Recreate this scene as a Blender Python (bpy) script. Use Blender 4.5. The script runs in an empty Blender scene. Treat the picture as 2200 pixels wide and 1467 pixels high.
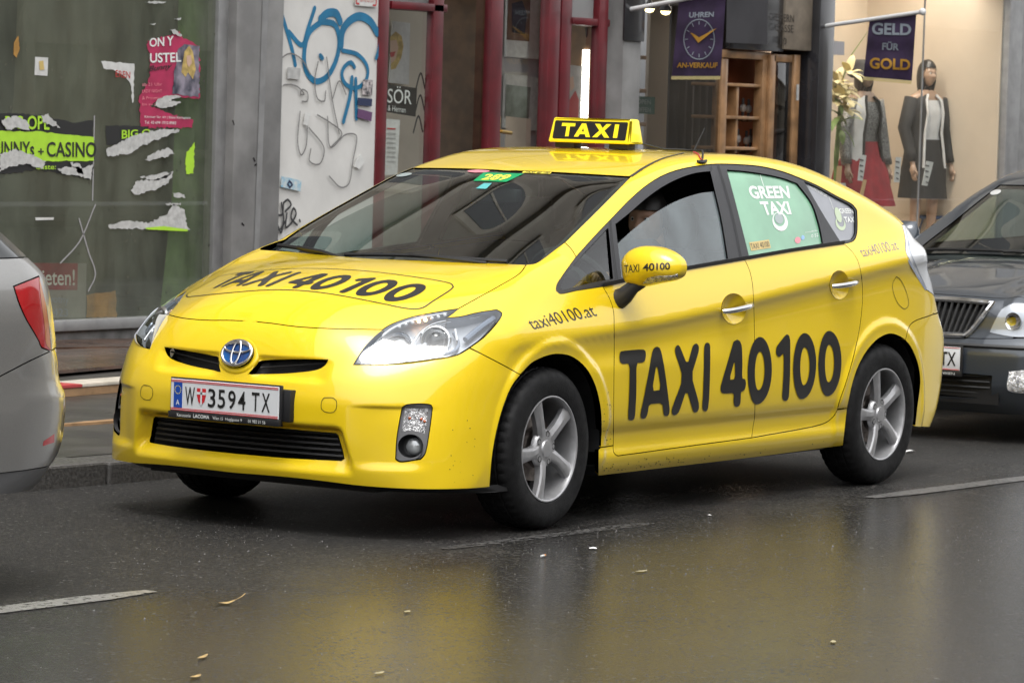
import bpy, bmesh, math, random
import numpy as np
from mathutils import Vector, Matrix
from mathutils.geometry import delaunay_2d_cdt
random.seed(7); RNG = np.random.RandomState(7)
R = math.radians
SC = bpy.context.scene
COL = SC.collection
# ------------------------------------------------------------------ camera
CAM_P = np.array([-11.85666, -8.731073, 1.593929])
CAM_YAW, CAM_PITCH, CAM_ROLL, CAM_F = 0.5974954, -0.0605422, 0.0295049, 7895.354
PW, PH = 2200.0, 1467.0                       # the lens is calibrated in these units
def _cam_axes():
    f = np.array([math.cos(CAM_PITCH)*math.cos(CAM_YAW), math.cos(CAM_PITCH)*math.sin(CAM_YAW), math.sin(CAM_PITCH)])
    r = np.cross(f, [0, 0, 1.]); r /= np.linalg.norm(r); u = np.cross(r, f)
    c, s = math.cos(CAM_ROLL), math.sin(CAM_ROLL)
    return f, c*r+s*u, -s*r+c*u
CF, CR, CU = _cam_axes()
cd = bpy.data.cameras.new('camera'); cam = bpy.data.objects.new('camera', cd); COL.objects.link(cam)
cd.sensor_width = 36.0; cd.lens = CAM_F/PW*36.0; cd.clip_start = .1; cd.clip_end = 600
cam.matrix_world = Matrix(((CR[0], CU[0], -CF[0], CAM_P[0]), (CR[1], CU[1], -CF[1], CAM_P[1]), (CR[2], CU[2], -CF[2], CAM_P[2]), (0, 0, 0, 1)))
cd.dof.use_dof = True; cd.dof.focus_distance = 13.6; cd.dof.aperture_fstop = 15.0
SC.camera = cam
# ------------------------------------------------------------------ sky, sun, exposure (a wet overcast day)
SUN_AZ, SUN_EL = R(215), R(70)               # azimuth of the sun direction in the XY plane
wd = bpy.data.worlds.new('World'); SC.world = wd; wd.use_nodes = True
nt = wd.node_tree; bg = nt.nodes['Background']
sky = nt.nodes.new('ShaderNodeTexSky'); sky.sky_type = 'NISHITA'; sky.sun_disc = False
sky.sun_elevation = SUN_EL; sky.sun_rotation = math.pi/2-SUN_AZ; sky.air_density = 1.0; sky.dust_density = 3.0; sky.ozone_density = 1.0
hs = nt.nodes.new('ShaderNodeHueSaturation'); hs.inputs['Saturation'].default_value = .06
nt.links.new(sky.outputs['Color'], hs.inputs['Color']); nt.links.new(hs.outputs['Color'], bg.inputs['Color'])
bg.inputs['Strength'].default_value = .15
sl = bpy.data.lights.new('sun', 'SUN'); sun = bpy.data.objects.new('sun', sl); COL.objects.link(sun)
sl.energy = 0.5; sl.angle = R(28); sl.color = (1, .95, .88)
sun.rotation_euler = Vector((math.cos(SUN_AZ)*math.cos(SUN_EL), math.sin(SUN_AZ)*math.cos(SUN_EL), math.sin(SUN_EL))).to_track_quat('Z', 'Y').to_euler()
SC.view_settings.view_transform = 'Standard'; SC.view_settings.look = 'None'
SC.view_settings.exposure = 1.25; SC.view_settings.gamma = 1.0; SC.view_settings.use_curve_mapping = False
SC.render.engine = 'CYCLES'
SC.cycles.use_denoising = True
SC.cycles.max_bounces = 10; SC.cycles.transparent_max_bounces = 16; SC.cycles.glossy_bounces = 5; SC.cycles.transmission_bounces = 8
SC.cycles.caustics_reflective = False; SC.cycles.caustics_refractive = False; SC.cycles.sample_clamp_indirect = 6

def ray(px, py):
    d = CF+CR*(px-PW/2)/CAM_F-CU*(py-PH/2)/CAM_F
    return d/np.linalg.norm(d)
def at_y(px, py, y):
    d = ray(px, py); return CAM_P+d*((y-CAM_P[1])/d[1])
def at_x(px, py, x):
    d = ray(px, py); return CAM_P+d*((x-CAM_P[0])/d[0])
def at_z(px, py, z):
    d = ray(px, py); return CAM_P+d*((z-CAM_P[2])/d[2])
# ------------------------------------------------------------------ materials
MATS = {}
def pset(b, **k):
    for n, v in k.items():
        n = n.replace('_', ' ')
        if n in b.inputs: b.inputs[n].default_value = v
def mat(name, col=(.5, .5, .5), rough=.5, metal=0., coat=0., coatr=.03, spec=.5, noise=0., nscale=20., bump=0., bscale=60., rvar=0., emit=None, estr=0., col2=None, alpha=None, trans=0., ior=None, detail=4):
    m = bpy.data.materials.new(name); m.use_nodes = True; t = m.node_tree; b = t.nodes['Principled BSDF']
    pset(b, Base_Color=(*col, 1), Roughness=rough, Metallic=metal, Coat_Weight=coat, Coat_Roughness=coatr, Specular_IOR_Level=spec, Transmission_Weight=trans)
    if ior: pset(b, IOR=ior)
    if emit: pset(b, Emission_Color=(*emit, 1), Emission_Strength=estr)
    if alpha is not None: pset(b, Alpha=alpha)
    if noise or bump or rvar:
        tc = t.nodes.new('ShaderNodeTexCoord'); src = tc.outputs['Object']
        if noise:
            n = t.nodes.new('ShaderNodeTexNoise'); n.inputs['Scale'].default_value = nscale; n.inputs['Detail'].default_value = detail
            t.links.new(src, n.inputs['Vector'])
            mx = t.nodes.new('ShaderNodeMix'); mx.data_type = 'RGBA'
            c2 = col2 if col2 else tuple(max(0, c*(1-noise)) for c in col); c1 = col if col2 else tuple(min(1, c*(1+noise)) for c in col)
            mx.inputs['A'].default_value = (*c1, 1); mx.inputs['B'].default_value = (*c2, 1)
            rp = t.nodes.new('ShaderNodeMapRange'); rp.inputs['From Min'].default_value = .35; rp.inputs['From Max'].default_value = .65
            t.links.new(n.outputs['Fac'], rp.inputs['Value']); t.links.new(rp.outputs['Result'], mx.inputs['Factor'])
            t.links.new(mx.outputs['Result'], b.inputs['Base Color'])
        if rvar:
            n3 = t.nodes.new('ShaderNodeTexNoise'); n3.inputs['Scale'].default_value = nscale*.7; n3.inputs['Detail'].default_value = 3; t.links.new(src, n3.inputs['Vector'])
            r3 = t.nodes.new('ShaderNodeMapRange'); r3.inputs['From Min'].default_value = .3; r3.inputs['From Max'].default_value = .7
            r3.inputs['To Min'].default_value = max(0, rough-rvar); r3.inputs['To Max'].default_value = min(1, rough+rvar)
            t.links.new(n3.outputs['Fac'], r3.inputs['Value']); t.links.new(r3.outputs['Result'], b.inputs['Roughness'])
        if bump:
            n2 = t.nodes.new('ShaderNodeTexNoise'); n2.inputs['Scale'].default_value = bscale; n2.inputs['Detail'].default_value = 3
            t.links.new(src, n2.inputs['Vector'])
            bp = t.nodes.new('ShaderNodeBump'); bp.inputs['Strength'].default_value = bump; bp.inputs['Distance'].default_value = .01
            t.links.new(n2.outputs['Fac'], bp.inputs['Height']); t.links.new(bp.outputs['Normal'], b.inputs['Normal'])
    MATS[name] = m; return m
def glassmat(name, tint=(.8, .87, .84), refl=1.0, rough=0.0, dirt=0.0, ior=1.5, film=(.30, .31, .28)):
    """thin pane: transparent tinted + fresnel gloss"""
    m = bpy.data.materials.new(name); m.use_nodes = True; t = m.node_tree
    t.nodes.remove(t.nodes['Principled BSDF']); out = t.nodes['Material Output']
    tr = t.nodes.new('ShaderNodeBsdfTransparent'); tr.inputs['Color'].default_value = (*tint, 1)
    gl = t.nodes.new('ShaderNodeBsdfGlossy'); gl.inputs['Roughness'].default_value = rough; gl.inputs['Color'].default_value = (refl, refl, refl, 1)
    lw = t.nodes.new('ShaderNodeLayerWeight'); lw.inputs['Blend'].default_value = .5
    pw = t.nodes.new('ShaderNodeMath'); pw.operation = 'POWER'; pw.inputs[1].default_value = 4.0; t.links.new(lw.outputs['Facing'], pw.inputs[0])
    f0 = .085; ml = t.nodes.new('ShaderNodeMath'); ml.operation = 'MULTIPLY_ADD'; ml.inputs[1].default_value = 1-f0; ml.inputs[2].default_value = f0; t.links.new(pw.outputs['Value'], ml.inputs[0])
    mx = t.nodes.new('ShaderNodeMixShader')
    t.links.new(ml.outputs['Value'], mx.inputs['Fac']); t.links.new(tr.outputs['BSDF'], mx.inputs[1]); t.links.new(gl.outputs['BSDF'], mx.inputs[2])
    last = mx.outputs['Shader']
    if dirt:  # film over the pane: shop window grime; wet haze and painted sky on taxi
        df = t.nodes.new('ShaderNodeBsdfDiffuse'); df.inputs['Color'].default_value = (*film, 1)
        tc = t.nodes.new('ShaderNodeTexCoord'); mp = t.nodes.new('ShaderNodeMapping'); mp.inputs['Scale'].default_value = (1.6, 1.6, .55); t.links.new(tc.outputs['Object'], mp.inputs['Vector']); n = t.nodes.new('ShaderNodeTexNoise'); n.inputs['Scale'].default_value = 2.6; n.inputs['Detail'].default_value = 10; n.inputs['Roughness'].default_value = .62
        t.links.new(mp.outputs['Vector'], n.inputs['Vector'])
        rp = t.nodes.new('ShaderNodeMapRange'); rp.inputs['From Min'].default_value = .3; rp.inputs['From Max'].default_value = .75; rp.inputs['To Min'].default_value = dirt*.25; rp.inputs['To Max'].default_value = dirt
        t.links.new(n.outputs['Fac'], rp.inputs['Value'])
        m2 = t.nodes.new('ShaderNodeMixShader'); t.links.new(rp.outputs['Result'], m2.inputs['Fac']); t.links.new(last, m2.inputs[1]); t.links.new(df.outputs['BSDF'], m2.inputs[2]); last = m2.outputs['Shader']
    t.links.new(last, out.inputs['Surface']); MATS[name] = m; return m
# ------------------------------------------------------------------ helpers
def M(n): return MATS[n] if isinstance(n, str) else n
def props(o, label=None, cat=None, group=None, kind=None):
    if label: o['label'] = label
    if cat: o['category'] = cat
    if group: o['group'] = group
    if kind: o['kind'] = kind
    return o
def empty(name, loc=(0, 0, 0), label=None, cat=None, group=None, rz=0):
    o = bpy.data.objects.new(name, None); COL.objects.link(o); o.location = loc; o.rotation_euler = (0, 0, rz)
    return props(o, label, cat, group)
def link(name, me, material=None, parent=None):
    o = bpy.data.objects.new(name, me); COL.objects.link(o)
    if material is not None:
        for mm in (material if isinstance(material, (list, tuple)) else [material]): me.materials.append(M(mm))
    if parent is not None:
        o.parent = parent
    return o
def mesh(name, V, F, material=None, parent=None, smooth=False, mids=None, normals=None):
    me = bpy.data.meshes.new(name); me.from_pydata([tuple(map(float, v)) for v in V], [], [tuple(map(int, f)) for f in F])
    if mids is not None: me.polygons.foreach_set('material_index', np.asarray(mids, np.int32))
    if smooth: me.polygons.foreach_set('use_smooth', np.ones(len(me.polygons), bool))
    me.update()
    if normals is not None: me.normals_split_custom_set_from_vertices([tuple(n) for n in normals])
    return link(name, me, material, parent)
def from_bm(name, bm, material=None, parent=None, smooth=None):
    bmesh.ops.recalc_face_normals(bm, faces=bm.faces[:])
    me = bpy.data.meshes.new(name); bm.to_mesh(me); bm.free()
    if smooth is not None:
        for p in me.polygons: p.use_smooth = True
        if smooth < 180: me.set_sharp_from_angle(angle=R(smooth))
    return link(name, me, material, parent)
def bm_box(bm, x0, x1, y0, y1, z0, z1, bev=0.0, seg=2):
    vs = [bm.verts.new((x, y, z)) for x in (x0, x1) for y in (y0, y1) for z in (z0, z1)]
    fs = [bm.faces.new([vs[i] for i in q]) for q in ((0, 1, 3, 2), (4, 6, 7, 5), (0, 4, 5, 1), (2, 3, 7, 6), (0, 2, 6, 4), (1, 5, 7, 3))]
    if bev > 0:
        es = list({e for f in fs for e in f.edges})
        bmesh.ops.bevel(bm, geom=es, offset=bev, segments=seg, affect='EDGES', profile=.5)
def box(name, x0, x1, y0, y1, z0, z1, material, parent=None, bev=0.0, seg=2):
    bm = bmesh.new(); bm_box(bm, min(x0, x1), max(x0, x1), min(y0, y1), max(y0, y1), min(z0, z1), max(z0, z1), bev, seg)
    return from_bm(name, bm, material, parent, 30 if bev else None)
def bm_tube(bm, pts, rad, n=8, caps=True):
    P = [np.asarray(p, float) for p in pts]; rads = rad if hasattr(rad, '__len__') else [rad]*len(P)
    rings = []; prev = None
    for i, p in enumerate(P):
        a = P[min(i+1, len(P)-1)]-P[max(i-1, 0)]; a /= (np.linalg.norm(a) or 1)
        if prev is None:
            up = np.array([0, 0, 1.]) if abs(a[2]) < .9 else np.array([1., 0, 0]); e1 = np.cross(a, up)
        else: e1 = prev-a*np.dot(prev, a)
        e1 /= np.linalg.norm(e1); prev = e1; e2 = np.cross(a, e1)
        rings.append([bm.verts.new(tuple(p+rads[i]*(math.cos(t)*e1+math.sin(t)*e2))) for t in np.linspace(0, 2*math.pi, n, endpoint=False)])
    for A, B in zip(rings, rings[1:]):
        for k in range(n): bm.faces.new((A[k], A[(k+1) % n], B[(k+1) % n], B[k]))
    if caps: bm.faces.new(rings[0][::-1]); bm.faces.new(rings[-1])
def tube(name, pts, rad, material, parent=None, n=8, smooth=40):
    bm = bmesh.new(); bm_tube(bm, pts, rad, n); return from_bm(name, bm, material, parent, smooth)
def bm_lathe(bm, prof, n=32, axis='y', c=(0, 0, 0), closed=False):
    """prof: (radius, along-axis)"""
    rings = []
    for (r, a) in prof:
        ring = []
        for t in np.linspace(0, 2*math.pi, n, endpoint=False):
            u, v = r*math.cos(t), r*math.sin(t)
            q = {'y': (u, a, v), 'z': (u, v, a), 'x': (a, u, v)}[axis]
            ring.append(bm.verts.new((c[0]+q[0], c[1]+q[1], c[2]+q[2])))
        rings.append(ring)
    prs = list(zip(rings, rings[1:])) + ([(rings[-1], rings[0])] if closed else [])
    for A, B in prs:
        for k in range(n):
            try: bm.faces.new((A[k], A[(k+1) % n], B[(k+1) % n], B[k]))
            except ValueError: pass
    return rings
def lathe(name, prof, material, parent=None, n=32, axis='y', c=(0, 0, 0), closed=False, smooth=35, caps=False):
    bm = bmesh.new(); rg = bm_lathe(bm, prof, n, axis, c, closed)
    if caps: bm.faces.new(rg[0]); bm.faces.new(rg[-1])
    return from_bm(name, bm, material, parent, smooth)
def prism(name, poly, y0, y1, material, parent=None, plane='xz', bev=0.0):
    """extrude a polygon (in plane xz / yz / xy) between two offsets"""
    bm = bmesh.new()
    def P(a, b, c): return {'xz': (a, c, b), 'yz': (c, a, b), 'xy': (a, b, c)}[plane]
    A = [bm.verts.new(P(a, b, y0)) for a, b in poly]; B = [bm.verts.new(P(a, b, y1)) for a, b in poly]
    fs = [bm.faces.new(A), bm.faces.new(B[::-1])]
    n = len(poly)
    for k in range(n): fs.append(bm.faces.new((A[k], B[k], B[(k+1) % n], A[(k+1) % n])))
    if bev: bmesh.ops.bevel(bm, geom=list({e for f in fs[:2] for e in f.edges}), offset=bev, segments=2, affect='EDGES')
    return from_bm(name, bm, material, parent, 30 if bev else None)
# --- text: returns 2-D triangles in a unit where the capital height is 1
_fcache = {}
def text2d(s, bold=0.0, shear=0.0, spacing=1.0, subdiv=0.0):
    key = (s, bold, shear, spacing, subdiv)
    if key in _fcache: return _fcache[key]
    cu = bpy.data.curves.new('tmp_text', 'FONT'); cu.body = s; cu.size = 1.0; cu.offset = bold; cu.shear = shear; cu.space_character = spacing; cu.resolution_u = 4
    ob = bpy.data.objects.new('tmp_text', cu); COL.objects.link(ob)
    dg = bpy.context.evaluated_depsgraph_get(); ev = ob.evaluated_get(dg); me = ev.to_mesh()
    bm = bmesh.new(); bm.from_mesh(me); ev.to_mesh_clear()
    bpy.data.objects.remove(ob); bpy.data.curves.remove(cu)
    bmesh.ops.triangulate(bm, faces=bm.faces[:])
    bmesh.ops.remove_doubles(bm, verts=bm.verts[:], dist=1e-5)
    if subdiv:
        for _ in range(5):
            es = [e for e in bm.edges if e.calc_length() > subdiv]
            if not es: break
            bmesh.ops.subdivide_edges(bm, edges=es, cuts=1); bmesh.ops.triangulate(bm, faces=bm.faces[:])
    bm.verts.index_update()
    V = np.array([v.co[:2] for v in bm.verts]); F = [[v.index for v in f.verts] for f in bm.faces]; bm.free()
    V = V/.729                                         # capital height -> 1
    _fcache[key] = (V, F); return V, F
def fit_text(s, w, h, **k):
    """text scaled into a w x h box (origin lower left)"""
    V, F = text2d(s, **k); lo = V.min(0); hi = V.max(0)
    return (V-lo)/(hi-lo)*[w, h], F
def poly_tri(loops, grid=0.0, epsilon=1e-6):
    """triangulate 2-D loops (even-odd), optional interior grid; returns V,F,boundary flags"""
    pts = []; edges = []
    for L in loops:
        n0 = len(pts); pts += [tuple(p) for p in L]; n = len(L); edges += [(n0+i, n0+(i+1) % n) for i in range(n)]
    B = np.array(pts)
    if grid:
        lo = B.min(0); hi = B.max(0); gx = np.arange(lo[0]+grid*.5, hi[0], grid); gy = np.arange(lo[1]+grid*.5, hi[1], grid*.9)
        G = np.array([(x+(grid*.5 if j % 2 else 0), y) for j, y in enumerate(gy) for x in gx])
        if len(G):
            G = G[inside(G, loops)]
            if len(G):
                keep = np.ones(len(G), bool)
                for L in loops:
                    A = np.asarray(L); D = np.roll(A, -1, 0)-A; LL = (D**2).sum(1)+1e-12
                    for a, d, l in zip(A, D, LL):
                        t = np.clip(((G-a)@d)/l, 0, 1); keep &= (((G-(a+t[:, None]*d))**2).sum(1) > (grid*.42)**2)
                pts += [tuple(g) for g in G[keep]]
    V, E, F, *_ = delaunay_2d_cdt([Vector(p) for p in pts], edges, [], 0, epsilon)
    V = np.array([tuple(v) for v in V]); F = np.array([f for f in F if len(f) == 3])
    c = V[F].mean(1); F = F[inside(c, loops)]
    return V, F
def inside(P, loops):
    r = np.zeros(len(P), bool); x, y = P[:, 0], P[:, 1]
    for L in loops:
        A = np.asarray(L); B = np.roll(A, -1, 0)
        for (x1, y1), (x2, y2) in zip(A, B):
            if y1 == y2: continue
            c = ((y1 > y) != (y2 > y)); r ^= c & (x < (x2-x1)*(y-y1)/(y2-y1)+x1)
    return r
def stroke2d(strokes, w, n=10):
    """union of round-ended thick polylines -> V,F"""
    pts = []; edges = []; SG = []
    for S in strokes:
        S = [np.asarray(p, float) for p in S]
        for a, b in (zip(S, S[1:]) if len(S) > 1 else [(S[0], S[0]+[1e-4, 0])]):
            d = b-a; an = math.atan2(d[1], d[0]); SG.append((a, d, max(d@d, 1e-12)))
            L = [b+w/2*np.array([math.cos(an+t), math.sin(an+t)]) for t in np.linspace(-math.pi/2, math.pi/2, n)]+[a-w/2*np.array([math.cos(an+t), math.sin(an+t)]) for t in np.linspace(-math.pi/2, math.pi/2, n)]
            n0 = len(pts); pts += [tuple(p) for p in L]; m = len(L); edges += [(n0+i, n0+(i+1) % m) for i in range(m)]
    V, E, F, *_ = delaunay_2d_cdt([Vector(p) for p in pts], edges, [], 0, 1e-6)
    V = np.array([tuple(v) for v in V]); F = np.array([f for f in F if len(f) == 3]); c = V[F].mean(1); ok = np.zeros(len(F), bool)
    for a, d, l in SG:
        t = np.clip(((c-a)@d)/l, 0, 1); ok |= ((c-(a+t[:, None]*d))**2).sum(1) < (w/2)**2
    return V, [list(f) for f in F[ok]]
def subdivide2d(V, F, L):
    bm = bmesh.new(); vs = [bm.verts.new((v[0], v[1], 0)) for v in V]
    for f in F:
        try: bm.faces.new([vs[i] for i in f])
        except ValueError: pass
    bmesh.ops.triangulate(bm, faces=bm.faces[:])
    for _ in range(6):
        es = [e for e in bm.edges if e.calc_length() > L]
        if not es: break
        bmesh.ops.subdivide_edges(bm, edges=es, cuts=1); bmesh.ops.triangulate(bm, faces=bm.faces[:])
    bm.verts.index_update()
    V = np.array([v.co[:2] for v in bm.verts]); F = [[v.index for v in f.verts] for f in bm.faces]; bm.free(); return V, F
def flat_text(name, s, origin, ux, uz, w, h, material, parent, **k):
    """text on a plane: origin = lower left corner, ux/uz unit vectors"""
    V, F = fit_text(s, w, h, **k); o = np.asarray(origin, float); ux = np.asarray(ux, float); uz = np.asarray(uz, float)
    return mesh(name, [o+v[0]*ux+v[1]*uz for v in V], F, material, parent)
def crom(P, step):
    """resample a polyline through points as a smooth curve with about 'step' spacing"""
    P = np.asarray(P, float)
    if len(P) < 3:
        n = max(1, int(round(np.linalg.norm(P[1]-P[0])/step))); return np.array([P[0]+(P[1]-P[0])*i/n for i in range(n)]+[P[1]])
    Q = np.vstack([2*P[0]-P[1], P, 2*P[-1]-P[-2]]); out = []
    for i in range(1, len(Q)-2):
        p0, p1, p2, p3 = Q[i-1:i+3]; n = max(1, int(round(np.linalg.norm(p2-p1)/step)))
        d = lambda a, b: max(np.linalg.norm(a-b)**.5, 1e-6)
        t0 = 0; t1 = d(p0, p1); t2 = t1+d(p1, p2); t3 = t2+d(p2, p3)
        for k in range(n):
            t = t1+(t2-t1)*k/n
            A1 = (t1-t)/(t1-t0)*p0+(t-t0)/(t1-t0)*p1; A2 = (t2-t)/(t2-t1)*p1+(t-t1)/(t2-t1)*p2; A3 = (t3-t)/(t3-t2)*p2+(t-t2)/(t3-t2)*p3
            B1 = (t2-t)/(t2-t0)*A1+(t-t0)/(t2-t0)*A2; B2 = (t3-t)/(t3-t1)*A2+(t-t1)/(t3-t1)*A3
            out.append((t2-t)/(t2-t1)*B1+(t-t1)/(t2-t1)*B2)
    out.append(Q[-2]); return np.array(out)

mat('taxi_paint', (.87, .615, .013), .28, coat=1.0, coatr=.02, spec=.4, bump=.012, bscale=900)
mat('trim_dark', (.03, .03, .032), .6); mat('trim_grey', (.25, .25, .25), .8)
mat('black_plastic', (.012, .012, .013), .55); mat('black_satin', (.02, .02, .022), .35); mat('black_trim', (.028, .028, .031), .42, bump=.05, bscale=700)
mat('lamp_clear', (.75, .77, .80), .12, coat=1.0); mat('glass_black', (.012, .015, .016), .03, coat=1.0)
glassmat('glass_side', (.55, .66, .62)); glassmat('glass_front_skyhaze', (.58, .70, .68), dirt=.34, film=(.46, .54, .57)); glassmat('glass_ws', (.66, .76, .72)); glassmat('glass_lamp', (.93, .95, .96))  # front window's film: wet haze plus sky reflection put into the colour
mat('film_green', (.20, .42, .27), .30, coat=1.0, noise=.12, nscale=5); mat('film_grey', (.24, .25, .28), .35, coat=1.0, noise=.1, nscale=6)
mat('vinyl_black', (.012, .012, .013), .30, coat=.4, coatr=.15); mat('vinyl_grey', (.16, .14, .17), .35, coat=.5); mat('gap_dark', (.05, .04, .005), .6)
mat('print_white', (.80, .82, .80), .35, coat=.6); mat('print_grey', (.34, .40, .40), .35, coat=.6); mat('print_pale', (.50, .60, .40), .35, coat=.6); mat('label_yellow', (.62, .46, .16), .4, coat=.5); mat('print_pink', (.75, .25, .30), .4, coat=.5); mat('print_blue', (.25, .45, .75), .4, coat=.5)
mat('sticker_green', (.0, .30, .10), .4); mat('sticker_yellow', (.85, .72, .08), .4); mat('sticker_teal', (.10, .42, .42), .4)
mat('chrome', (.80, .81, .83), .08, 1.0); mat('reflector', (.46, .48, .52), .28, .45); mat('lamp_dark', (.03, .032, .036), .25, coat=1); mat('lamp_blue', (.25, .29, .36), .25, .6); mat('lens_dark', (.03, .033, .035), .03, coat=1)
mat('amber_lit', (.9, .55, .2), .3, emit=(1, .62, .28), estr=3.5); mat('amber_dull', (.55, .10, .015), .25, coat=1)
mat('lamp_facet', (.70, .70, .72), .18, .75, bump=.9, bscale=160, noise=.5, nscale=60); mat('lamp_facet2', (.45, .47, .48), .10, .4, coat=1, bump=.1, bscale=60); mat('lamp_greyblue', (.38, .42, .50), .25, coat=1)
mat('plastic_grey', (.16, .16, .165), .5); mat('plastic_dark', (.03, .03, .032), .45); mat('emblem_blue', (.01, .035, .16), .12, coat=1, noise=.9, nscale=14, col2=(.0, .12, .42))
mat('plate_white', (.72, .74, .76), .45); mat('plate_red', (.62, .02, .03), .45); mat('plate_blue', (.01, .07, .40), .4)
mat('sign_yellow', (.95, .80, .02), .35, coat=.5); mat('red_wire', (.4, .02, .05), .5); mat('mirror_glass', (.7, .72, .73), .02, 1.0)
mat('tyre', (.009, .009, .0095), .58, spec=.25, noise=.3, nscale=30, bump=.15, bscale=180, rvar=.14); mat('rim_silver', (.43, .43, .44), .33, .55, noise=.10, nscale=25); mat('disc_steel', (.25, .22, .20), .4, .9, noise=.3, nscale=40); mat('disc_dark', (.06, .055, .05), .6)

def droplets(name, scale=150., strength=.35):
    """small water beads on the clear coat"""
    m = MATS[name]; t = m.node_tree; b = t.nodes['Principled BSDF']; tc = t.nodes.new('ShaderNodeTexCoord')
    v = t.nodes.new('ShaderNodeTexVoronoi'); v.inputs['Scale'].default_value = scale; t.links.new(tc.outputs['Object'], v.inputs['Vector'])
    n = t.nodes.new('ShaderNodeTexNoise'); n.inputs['Scale'].default_value = 7.; n.inputs['Detail'].default_value = 3; t.links.new(tc.outputs['Object'], n.inputs['Vector'])
    r0 = t.nodes.new('ShaderNodeMapRange'); r0.inputs['From Min'].default_value = .42; r0.inputs['From Max'].default_value = .62; r0.inputs['To Max'].default_value = .30; t.links.new(n.outputs['Fac'], r0.inputs['Value'])
    r = t.nodes.new('ShaderNodeMath'); r.operation = 'SUBTRACT'; r.use_clamp = True; t.links.new(r0.outputs['Result'], r.inputs[0]); t.links.new(v.outputs['Distance'], r.inputs[1])
    p = t.nodes.new('ShaderNodeMath'); p.operation = 'POWER'; p.inputs[1].default_value = .5; t.links.new(r.outputs['Value'], p.inputs[0])
    bp = t.nodes.new('ShaderNodeBump'); bp.inputs['Strength'].default_value = strength; bp.inputs['Distance'].default_value = .003; t.links.new(p.outputs['Value'], bp.inputs['Height']); t.links.new(bp.outputs['Normal'], b.inputs['Coat Normal'])
droplets('taxi_paint')
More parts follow.
